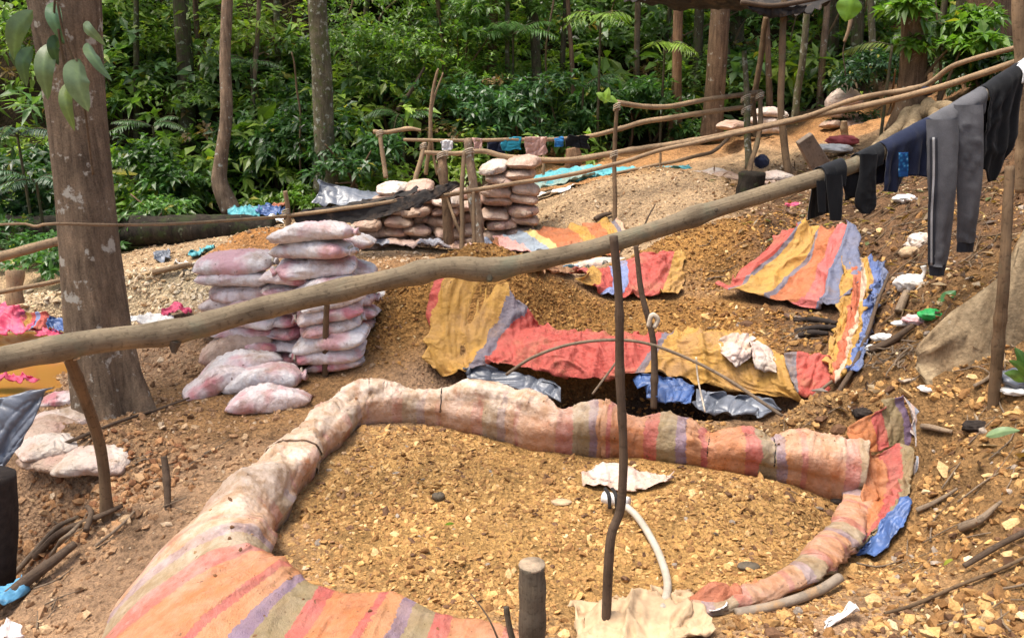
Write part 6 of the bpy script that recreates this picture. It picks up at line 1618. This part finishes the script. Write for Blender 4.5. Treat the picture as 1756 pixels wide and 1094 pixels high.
# dark roof at the top right of centre --------------------------------------
rf = thing('tarp_roof', 'dark brown sagging roof sheet at the top edge on thin poles', 'roof', P(1290, 10, 11.8))
sheet('sheet', W([[(1080, -40, 13.0), (1180, -40, 13.0), (1300, -35, 13.0), (1400, -40, 13.0), (1480, -60, 13.0)], [(1080, 6, 12.3), (1180, 12, 12.3), (1300, 6, 12.3), (1400, -10, 12.3), (1480, -30, 12.3)], [(1180, -30, 11.4), (1240, -10, 11.4), (1310, 24, 11.4), (1390, 22, 11.4), (1460, -20, 11.4)]]), M['black_plastic'], 40, 60, .04, 3, 3, 6, rf)
rod('ridge_pole', [P(1270, 4, 11.35), P(1330, 10, 11.35), P(1420, -6, 11.35)], .03, M['stake_dark'], rf, n=24, m=9)
sheet('hanging_edge', W([[(1278, 4, 11.38), (1330, 12, 11.38), (1385, 10, 11.38)], [(1284, 18, 11.36), (1325, 30, 11.36), (1380, 24, 11.36)]]), M['black_plastic'], 20, 40, .03, 4, 4, 7, rf)

# leafy sprigs near the front ------------------------------------------------
for i, (lab, specs) in enumerate((
    ('single bright green leaf hanging at the top right', [((1462, -6, 8.0), (1450, 38, 8.0), 34, (.16, .30, .03))]),
    ('bright sprig with two leaves above the far fence rail', [((1036, 178, 10.8), (1044, 150, 10.8), 14, (.22, .36, .04)), ((1038, 168, 10.8), (1060, 176, 10.8), 12, (.20, .34, .04)), ((1038, 172, 10.8), (1022, 160, 10.8), 12, (.18, .30, .04))]),
    ('green strap leaves at the right edge beside the stake', [((1756, 655, 4.6), (1722, 640, 4.5), 14, (.10, .20, .05)), ((1760, 640, 4.6), (1740, 596, 4.6), 14, (.08, .17, .05)), ((1770, 650, 4.6), (1730, 618, 4.5), 13, (.09, .19, .04)), ((1765, 650, 4.6), (1758, 600, 4.5), 14, (.07, .15, .05))]),
    ('small seedling in the near pit gravel by the tall stake', [((1010, 1060, 3.55), (996, 1040, 3.56), 10, (.18, .34, .04)), ((1012, 1060, 3.55), (1026, 1042, 3.56), 10, (.2, .36, .04)), ((1011, 1060, 3.55), (1012, 1032, 3.58), 9, (.2, .36, .04))]),
    ('tiny green leaf on the near pit gravel', [((762, 906, 4.35), (782, 902, 4.36), 9, (.2, .36, .04))]),
    ('pale green fallen strap leaf on the right bank', [((1690, 748, 4.35), (1750, 738, 4.3), 12, (.20, .30, .14))]),
    ('yellow green fallen leaf on the lower right bank', [((1618, 968, 3.75), (1650, 976, 3.72), 14, (.34, .38, .05))]),
    ('light green grass tuft on the slope behind the buttress', [((1665, 480, 6.5), (1700, 462, 6.5), 12, (.26, .33, .07)), ((1670, 484, 6.5), (1715, 470, 6.5), 10, (.24, .31, .07)), ((1660, 484, 6.5), (1680, 458, 6.5), 10, (.26, .33, .08))]),
    ('dark green broad leaf lying on the slope below the white bag', [((1610, 522, 6.2), (1640, 498, 6.2), 18, (.06, .2, .05))]))):
    a0 = P(*specs[0][0])
    t = thing('sprig', lab, 'plant', a0)
    for j, (a, b, w, c) in enumerate(specs):
        sc = np.linalg.norm(P(*a) - [0, 0, CAM_Z]) / FPX
        leaf_part(t, dict(base=P(*a), tip=P(*b), width=w * sc * 1.2, bulge=(0, -.01, .02), col=c, seed=i * 9 + j, n=10))
# ================================================================ stones, clods and litter
def rand_rot(n, r):
    q = unit(r.normal(0, 1, (n, 4)))
    w, x, y, z = q.T
    return np.stack([np.stack([1 - 2 * (y * y + z * z), 2 * (x * y - z * w), 2 * (x * z + y * w)], -1), np.stack([2 * (x * y + z * w), 1 - 2 * (x * x + z * z), 2 * (y * z - x * w)], -1), np.stack([2 * (x * z - y * w), 2 * (y * z + x * w), 1 - 2 * (x * x + y * y)], -1)], 1)
_ph = (1 + 5 ** .5) / 2
ICO_V = unit(np.array([[-1, _ph, 0], [1, _ph, 0], [-1, -_ph, 0], [1, -_ph, 0], [0, -1, _ph], [0, 1, _ph], [0, -1, -_ph], [0, 1, -_ph], [_ph, 0, -1], [_ph, 0, 1], [-_ph, 0, -1], [-_ph, 0, 1]], float))
ICO_F = np.array([[0, 11, 5], [0, 5, 1], [0, 1, 7], [0, 7, 10], [0, 10, 11], [1, 5, 9], [5, 11, 4], [11, 10, 2], [10, 7, 6], [7, 1, 8], [3, 9, 4], [3, 4, 2], [3, 2, 6], [3, 6, 8], [3, 8, 9], [4, 9, 5], [2, 4, 11], [6, 2, 10], [8, 6, 7], [9, 8, 1]])
OCT_V = np.array([[1, 0, 0], [-1, 0, 0], [0, 1, 0], [0, -1, 0], [0, 0, 1], [0, 0, -1.]])
OCT_F = np.array([[0, 2, 4], [2, 1, 4], [1, 3, 4], [3, 0, 4], [2, 0, 5], [1, 2, 5], [3, 1, 5], [0, 3, 5]])
def stones(name, label, xy, rad, pal, wts, r, flat=(.45, .8), sink=.25, dz=0.0, z=None):
    n = len(xy)
    z = H(xy[:, 0], xy[:, 1]) if z is None else z
    col = np.array(pal)[r.choice(len(pal), n, p=np.array(wts) / sum(wts))] * r.uniform(.78, 1.14, (n, 1)) * (1 + .34 * fbm(xy[:, 0] * 1.6, xy[:, 1] * 1.6, 0, 3, 71))[:, None]
    Vs, Fs, Cs, off = [], [], [], 0
    for big in (True, False):
        k = (rad >= .0115) if big else (rad < .0115)
        m = int(k.sum())
        if not m: continue
        TV, TF = (ICO_V, ICO_F) if big else (OCT_V, OCT_F)
        v = TV[None] * (1 + r.uniform(-.32, .32, (m, len(TV), 1))) + r.uniform(-.12, .12, (m, len(TV), 3))
        v = v * np.stack([r.uniform(.8, 1.45, m), r.uniform(.65, 1.0, m), r.uniform(*flat, m)], -1)[:, None, :]
        Rm = rand_rot(m, r)
        tilt = r.normal(0, .35, (m, 2)); yaw = r.uniform(0, 2 * PI, m)
        c, s = np.cos(yaw), np.sin(yaw)
        Rz = np.zeros((m, 3, 3)); Rz[:, 0, 0] = c; Rz[:, 0, 1] = -s; Rz[:, 1, 0] = s; Rz[:, 1, 1] = c; Rz[:, 2, 2] = 1
        v = np.einsum('nij,nkj->nki', Rz, v)
        v[..., 2] += v[..., 0] * tilt[:, None, 0] + v[..., 1] * tilt[:, None, 1]
        v = v * rad[k][:, None, None]
        v[..., 0] += xy[k, 0][:, None]; v[..., 1] += xy[k, 1][:, None]; v[..., 2] += (z[k] + dz + rad[k] * (.5 - sink))[:, None]
        Vs.append(v.reshape(-1, 3)); Fs.append((TF[None] + (np.arange(m) * len(TV))[:, None, None]).reshape(-1, 3) + off); Cs.append(np.repeat(col[k], len(TV), 0))
        off += m * len(TV)
    o = obj(name, mesh_np(name, np.vstack(Vs), [np.vstack(Fs)], M['stone'], False, None, {'Col': np.vstack(Cs)}))
    return tag(o, label, None, kind='stuff')
def scatter(n, x0, x1, y0, y1, dens, r):
    x = r.uniform(x0, x1, n); y = r.uniform(y0, y1, n)
    k = (r.random(n) < dens(x, y)) & ~covered(x, y)
    return np.stack([x[k], y[k]], -1)
def sizes(n, r, med, sg, lo, hi):
    return np.clip(med * np.exp(r.normal(0, sg, n)), lo, hi)
OCH = [(.49, .30, .115), (.38, .215, .078), (.58, .40, .19), (.24, .125, .045), (.64, .50, .30), (.30, .25, .20), (.14, .075, .04)]
r = np.random.default_rng(202)
pc = P(1000, 870, 4.6)
inpit = lambda x, y: blob(x, y, pc, 2.0, 1.45, -.1, 10) * (.42 + .58 * sstep(-.25, .2, fbm(x * 2.4, y * 2.4, 0, 3, 46)))
xy = scatter(42000, -1.7, 2.4, 2.9, 6.2, inpit, r)
stones('pit_gravel', 'ochre ore gravel filling the near pit', xy, sizes(len(xy), r, .0092, .45, .0045, .030), OCH, [6, 8, .8, 5, .06, .1, .8], r, (.35, .7), .42)
bank = lambda x, y: sstep(1.55, 1.95, x + .12 * fbm(x * 3, y * 3, 0, 2, 9)) * (1 - .6 * sstep(5.2, 6.5, y)) * (.55 + .45 * sstep(-.2, .3, fbm(x * 2, y * 2, 0, 3, 44)))
xy = scatter(24000, 1.4, 4.8, 2.4, 8.2, bank, r)
stones('bank_rubble', 'ochre rubble and clods on the right bank', xy, sizes(len(xy), r, .0112, .58, .005, .042), OCH, [3, 5, 1.2, 6, .5, .6, 3], r, (.5, .95), .4)
front = lambda x, y: sstep(.6, 1.1, x) * sstep(3.5, 3.1, y)
xy = scatter(5000, .5, 3, 2.0, 3.6, front, r)
stones('front_rubble', 'rubble along the lower right edge of the near pit', xy, sizes(len(xy), r, .012, .5, .006, .034), OCH, [4, 5, 1.5, 4, .5, .5, 1.5], r, (.5, .95))
path = lambda x, y: sstep(-.7, -1.2, x) * (.35 + .65 * sstep(-2.0, -2.5, x)) * (.4 + .6 * sstep(-.3, .3, fbm(x * 2.2, y * 2.2, 0, 3, 45)))
xy = scatter(20000, -4.6, -.8, 3.2, 7.8, path, r)
stones('path_grit', 'reddish grit and crumbs on the path left of the near berm', xy, sizes(len(xy), r, .0095, .5, .004, .04), [(.39, .24, .13), (.30, .175, .09), (.48, .33, .19), (.20, .115, .06), (.52, .40, .27)], [5, 4, 3, 2, .7], r, (.5, .95), .35)
p2 = P(1150, 560, 7.0); pm = P(760, 530, 7.3); pr = P(1230, 440, 8.6)
mid = lambda x, y: np.clip(blob(x, y, p2, 2.0, 1.0, 0, 8) + blob(x, y, pm, 1.0, .7, 0, 6) + blob(x, y, pr, 1.2, .6, .2, 6), 0, 1)
xy = scatter(22000, -1.9, 3.4, 6.2, 9.4, mid, r)
stones('middle_pit_gravel', 'brown gravel on the floor and heaps of the middle pit', xy, sizes(len(xy), r, .0105, .4, .005, .025), [(.36, .19, .055), (.27, .135, .04), (.46, .27, .09), (.18, .085, .03), (.5, .36, .18)], [5, 5, 3, 3, .6], r)
sandm = lambda x, y: sstep(8.6, 9.4, y) * sstep(13.2, 12.4, y) * .7
xy = scatter(16000, -5, 4.5, 8.4, 13.4, sandm, r)
stones('sand_grit', 'pale grit on the sand flat and sand pile', xy, sizes(len(xy), r, .0115, .45, .006, .03), [(.50, .36, .22), (.40, .26, .14), (.60, .47, .32), (.30, .18, .09)], [4, 4, 3, 2], r)
lc = P(190, 515, 8.8)
xy = scatter(7000, -6.5, -2.2, 7.4, 10.2, lambda x, y: blob(x, y, lc, 2.3, .9, .05, 6), r)
stones('pale_gravel', 'pale gravel behind the big tree on the left', xy, sizes(len(xy), r, .017, .4, .008, .04), [(.58, .46, .30), (.66, .57, .42), (.46, .33, .19), (.5, .4, .27)], [4, 3, 3, 2], r)
# crumbled clods where the left bank breaks away
bc = P(120, 880, 4.85)
xy = scatter(2600, -3.6, -1.9, 4.0, 6.0, lambda x, y: blob(x, y, bc, .75, .45, .5, 4), r)
stones('bank_clods', 'reddish clods where the left bank has broken away', xy, sizes(len(xy), r, .016, .5, .007, .042), [(.36, .19, .085), (.44, .25, .12), (.26, .12, .055), (.5, .32, .17)], [4, 4, 3, 1.5], r, (.6, 1.0))

# crumbs of mud fallen on top of the tarp-covered berm
_g, _n, _p = BERM
_k = np.where((_p > -.45) & (_p < .55))[0]
ii = r.integers(0, _g.shape[0], 900); jj = r.choice(_k, 900)
cl = fbm(ii * .02, jj * .2, 0, 2, 5) > -.1
pts = _g[ii[cl], jj[cl]]
stones('mud_crumbs', 'dark crumbs of mud lying on top of the striped berm tarp', pts[:, :2], sizes(len(pts), r, .0055, .5, .003, .016), [(.20, .10, .045), (.13, .065, .03), (.34, .20, .09)], [4, 3, 2], r, (.4, .8), .3, z=pts[:, 2] + .003)
# twigs and dead leaves
def twigs(name, label, xy, r, ln=(.06, .3), rad=(.002, .006), mat='root'):
    parts = []
    for x, y in xy:
        l = r.uniform(*ln); a = r.normal(.5, .6)
        d = np.array([math.cos(a), math.sin(a)]) * l / 2
        p0 = np.array([x - d[0], y - d[1]]); p1 = np.array([x + d[0], y + d[1]]); pmid = (p0 + p1) / 2 + r.normal(0, l * .06, 2)
        zz = H(np.array([p0[0], pmid[0], p1[0]]), np.array([p0[1], pmid[1], p1[1]])) + r.uniform(.006, .03, 3)
        q = r.uniform(*rad)
        parts.append(tube([[*p0, zz[0]], [*pmid, zz[1]], [*p1, zz[2]]], [q, q * .9, q * .6], n=6, m=5, rough=.1, seed=int(r.integers(1000))))
    V, F, uv = merge(parts)
    return tag(obj(name, mesh_np(name, V, F, M[mat], True, uv)), label, None, kind='stuff')
xy = scatter(800, 1.6, 4.6, 2.6, 8.5, lambda x, y: sstep(1.6, 2.0, x) * .45, r)
twigs('twig_litter', 'dry twigs and root ends scattered on the right bank', xy, r)
xy = scatter(160, -3.6, -1.6, 3.3, 5.4, lambda x, y: np.full_like(x, .5), r)
twigs('twig_litter', 'dry twigs scattered on the left path', xy, r, (.05, .22))
xy = scatter(700, 2.2, 5.0, 6.5, 11.5, lambda x, y: sstep(2.2, 2.8, x - .12 * (y - 7)) * .6, r)
twigs('twig_litter', 'dark twigs and roots on the slope behind the clothes', xy, r, (.08, .45), (.003, .009), 'stake')
xy = scatter(5200, 1.6, 6.0, 2.6, 12.0, lambda x, y: sstep(1.9, 2.5, x - .1 * np.maximum(y - 7, 0)) * (.35 + .5 * sstep(5.5, 6.8, y)), r)
n = len(xy)
DL = np.array([(.20, .11, .05), (.12, .06, .03), (.30, .20, .10), (.38, .28, .16), (.08, .045, .025), (.12, .15, .05)])
d = unit(np.c_[r.normal(0, 1, (n, 2)), r.normal(.05, .25, n)])
V, F, C = leaf_batch(np.c_[xy, H(xy[:, 0], xy[:, 1]) + r.uniform(.005, .03, n)], d, np.c_[r.normal(0, .3, (n, 2)), np.ones(n)], r.uniform(.05, .14, n), r.uniform(.02, .06, n), r.uniform(-.1, .2, n), DL[r.choice(6, n, p=[.26, .24, .18, .10, .17, .05])] * r.uniform(.7, 1.3, (n, 1)))
tag(obj('leaf_litter', mesh_np('leaf_litter', V, [F], M['leaf'], False, None, {'Col': C})), 'dead brown leaves littering the right slope', None, kind='stuff')

# named sticks and roots on the ground
def ground_stick(label, px, rad, mat='stake', lift=.02, name='stick', seed=0, cat='stick', bend=.02):
    pts = [G(u, v) for u, v in px]
    pts = [p + [0, 0, lift + (rad if np.isscalar(rad) else rad[0]) * .5] for p in pts]
    o = rod(name, pts, rad if not np.isscalar(rad) else [rad] * len(pts), M[mat], n=max(30, 12 * len(pts)), m=8, rough=.1, seed=seed, bend=bend)
    return tag(o, label, cat)
ground_stick('long thin stick lying on the path from the big tree to the sacks', [(98, 772), (150, 750), (230, 720), (325, 688)], [.012, .013, .012, .008], 'stake_dark', seed=1)
ground_stick('thick dark branch lying along the lower left edge', [(-20, 1068), (40, 1020), (90, 985), (132, 950)], [.035, .034, .03, .02], 'stake_dark', .05, seed=2)
ground_stick('split grey slat above the dark branch at the lower left', [(20, 1010), (60, 965), (100, 925), (135, 902)], [.018, .018, .016, .012], 'root', .06, seed=3)
ground_stick('second grey slat beside the split one at the lower left', [(45, 1012), (80, 970), (118, 938), (140, 912)], [.015, .016, .014, .01], 'root', .05, seed=4)
ground_stick('dark stick pointing right below the broken bank', [(62, 968), (110, 925), (160, 902), (212, 880)], [.022, .022, .018, .012], 'stake_dark', .04, seed=5)
ground_stick('thin pale stick beside the leaning stake', [(165, 945), (200, 912), (232, 885)], [.008, .008, .006], 'root', .03, seed=6)
ground_stick('short stake stub fallen at the left bank', [(150, 925), (158, 900), (152, 885)], [.018, .018, .015], 'stake_dark', .05, seed=7)
ground_stick('long thin branch on the lower right bank', [(1515, 1062), (1580, 1040), (1660, 1010), (1760, 965)], [.006, .008, .009, .008], 'stake', .03, seed=8)
ground_stick('dark branch slanting up the bank at the lower right', [(1650, 985), (1700, 955), (1760, 925)], [.012, .014, .014], 'stake_dark', .04, seed=9)
ground_stick('gnarled root lying on the right bank', [(1645, 918), (1680, 905), (1715, 872)], [.022, .018, .008], 'root', .03, seed=10)
ground_stick('bundle-like pale root left of the gnarled root', [(1570, 885), (1600, 872), (1640, 848)], [.014, .014, .008], 'root', .03, seed=11)
ground_stick('pale bark strip beside the standing orange flap', [(1580, 738), (1605, 742), (1632, 748)], [.018, .018, .012], 'root', .02, seed=12)
ground_stick('dark log end on the slope above the side tarp', [(1490, 610), (1530, 590), (1565, 568)], [.03, .028, .02], 'stake_dark', .03, seed=13)
ground_stick('pale stub of root under the white bag', [(1540, 545), (1548, 528), (1553, 512)], [.035, .032, .03], 'root', .03, seed=14)
ground_stick('short pale stick at the foot of the right stake', [(1668, 672), (1685, 662), (1700, 650)], [.012, .012, .01], 'root', .03, seed=15)
ground_stick('crooked stick on the sand in front of the sand pile', [(1020, 382), (1035, 376), (1048, 372)], [.03, .03, .02], 'stake_dark', .03, seed=16)
ground_stick('pale stick behind the pale gravel right of the big tree', [(262, 478), (300, 470), (330, 464)], [.03, .03, .025], 'rail', .05, seed=17)
# exposed roots of the undercut bank
er = thing('exposed_roots', 'tangle of thin pale roots hanging from the undercut bank right of the side tarp', 'root', P(1530, 600, 5.7))
rr = np.random.default_rng(33)
for i in range(16):
    u0 = rr.uniform(1480, 1560); v0 = rr.uniform(585, 640)
    a = G(u0, v0) + [0, -.03, .06]
    pts = [a]
    for k in range(3):
        pts.append(pts[-1] + np.array([rr.normal(0, .06), -rr.uniform(.02, .07), -rr.uniform(.03, .12)]))
    pts = [np.array([p[0], p[1], max(p[2], float(H(p[0], p[1])) + .015)]) for p in pts]
    rod('root', pts, [rr.uniform(.005, .011), .007, .005, .003], M['root'], er, n=20, m=5, bend=.02, seed=i)

# rubbish ---------------------------------------------------------------
def crumple(name, label, u, v, size, mat, seed, flat=.55, cat='rubbish', amp=.35, Y=None):
    n, m = 22, 30
    ph = np.linspace(.02, PI - .02, n); th = np.linspace(0, 2 * PI, m, endpoint=False)
    A, B = np.meshgrid(ph, th, indexing='ij')
    D = np.stack([np.sin(A) * np.cos(B), np.sin(A) * np.sin(B), np.cos(A)], -1)
    k = .6 * ridged(D[..., 0] * 2.2 + D[..., 2] * 1.5 + seed, D[..., 1] * 2.2, seed) + .4 * ridged(D[..., 0] * 4.5 + seed, D[..., 1] * 4.5 + D[..., 2] * 3, seed + 2)
    rr = np.random.default_rng(seed)
    V = D * (1 + amp * k)[..., None] * np.array([size * rr.uniform(.9, 1.2), size * rr.uniform(.6, .9), size * flat]) / 2
    g = G(u, v) if Y is None else P(u, v, Y)
    V = np.vstack([V.reshape(-1, 3), V[0].mean(0), V[-1].mean(0)])
    a = np.arange(m); b = (a + 1) % m
    F = [grid_faces(n, m, True), np.stack([np.full(m, n * m), a, b], -1), np.stack([np.full(m, n * m + 1), (n - 1) * m + b, (n - 1) * m + a], -1)]
    o = obj(name, mesh_np(name, V, F, M[mat], True), loc=g + [0, 0, size * flat * .25])
    return tag(o, label, cat)
wb = crumple('plastic_bag', 'knotted white plastic bag on the slope below the clothes', 1563, 492, .26, 'white_plastic', 3, .5, 'bag')
q = np.array(wb.location)
V, F, uv = tube([q + [.05, -.02, .03], q + [.07, -.03, .10], q + [.06, -.02, .15]], [.03, .014, .022], n=14, m=8, rough=.2)
obj('knot', mesh_np('knot', V - q, F, M['white_plastic'], True, uv), wb)
for args in (
    ('foam_block', 'dirty white foam block left of the sweatpants leg', 1577, 420, .20, 'sack_pale', 5, .7, 'foam'),
    ('stone', 'yellowish stone left of the sweatpants cuff', 1560, 438, .17, 'cream_tarp', 6, .6, 'stone'),
    ('plastic_bag', 'crumpled bright green plastic beside the buttress root', 1600, 545, .17, 'green_plastic', 7, .4, 'bag'),
    ('plastic_scrap', 'pale pink scrap left of the bright green plastic', 1570, 552, .16, 'sack_pink', 8, .35, 'scrap'),
    ('plastic_scrap', 'small blue white scrap left of the pale pink one', 1548, 556, .12, 'white_plastic', 9, .3, 'scrap'),
    ('plastic_scrap', 'white scrap at the upper end of the undercut bank', 1515, 582, .14, 'white_plastic', 10, .4, 'scrap'),
    ('plastic_scrap', 'white scrap just below the upper one on the undercut bank', 1498, 600, .11, 'white_plastic', 11, .4, 'scrap'),
    ('plastic_scrap', 'grey white scrap on the slope right of the orange flap', 1590, 668, .10, 'white_plastic', 12, .3, 'scrap'),
    ('plastic_scrap', 'pink scrap on the slope below the hanging sock', 1362, 352, .16, 'pink_plastic', 13, .3, 'scrap'),
    ('plastic_scrap', 'white scrap near the foot of the bent fence stake', 1262, 350, .16, 'white_plastic', 14, .35, 'scrap'),
    ('plastic_bag', 'dark plastic bag at the right edge', 1748, 655, .18, 'grey_plastic', 15, .5, 'bag'),
    ('plastic_scrap', 'pale strip under the dark bag at the right edge', 1742, 672, .16, 'white_plastic', 16, .25, 'scrap'),
    ('plastic_scrap', 'black rubber scrap on the right bank', 1675, 735, .14, 'char', 17, .4, 'scrap'),
    ('plastic_scrap', 'white packet beside the right near sack column', 652, 512, .15, 'white_plastic', 18, .5, 'scrap'),
    ('plastic_scrap', 'bluish packet on the slope under the shorts', 1552, 345, .20, 'white_plastic', 19, .4, 'scrap'),
    ('cloth_scrap', 'faded red cloth on the earth behind the grey board', 1445, 245, .40, 'red_cloth', 20, .3, 'cloth'),
    ('plastic_scrap', 'white sheet scrap left of the faded red cloth', 1428, 258, .42, 'white_plastic', 21, .25, 'scrap'),
    ('plastic_scrap', 'dark blue bag lying near the fence corner', 1306, 282, .16, 'c_navy', 22, .9, 'bag'),
    ('plastic_scrap', 'dark purple rag on the rail right of the brown tree', 1590, 160, .12, 'c_navy', 23, .7, 'rag'),
    ('stone', 'grey chunk of stone on the near pit gravel', 752, 855, .075, 'post_cut', 24, .7, 'stone'),
    ('stone', 'flat grey stone at the right of the near pit', 1283, 973, .11, 'post_cut', 25, .3, 'stone'),
    ('stone', 'pale chip of wood on the near pit gravel left of the bag', 962, 862, .11, 'cream_tarp', 26, .25, 'stone'),
    ('stone', 'dark stone near the right wall of the near pit', 1435, 862, .07, 'char', 27, .5, 'stone'),
    ('stone', 'reddish slab at the foot of the back roll', 1105, 772, .15, 'board', 28, .35, 'stone'),
    ('plastic_scrap', 'black cup half hidden behind the standing orange flap', 1478, 712, .12, 'char', 29, .5, 'cup')):
    nm, lb, u, v, sz, mt, sd, fl, ct_ = args
    Yd = {20: 12.6, 21: 12.2, 22: 11.4, 23: 10.0}.get(sd)
    crumple(nm, lb, u, v, sz, mt, sd, fl, ct_, .35 if nm != 'stone' else .18, Yd)

# lettering on the rolled sack: a grey-green cursive scrawl, too blurred to read as a word
ink = mat_plain('faded_ink', (.20, .23, .20), .7, .2, 30)
lp = [(1002, 462), (1008, 454), (1010, 460), (1014, 462), (1018, 457), (1020, 462), (1024, 457), (1028, 460), (1032, 456), (1036, 448), (1042, 450), (1038, 455), (1035, 451), (1044, 454)]
rod('lettering', [P(u, v, 9.02) for u, v in lp], .008, ink, sb, n=80, m=5)
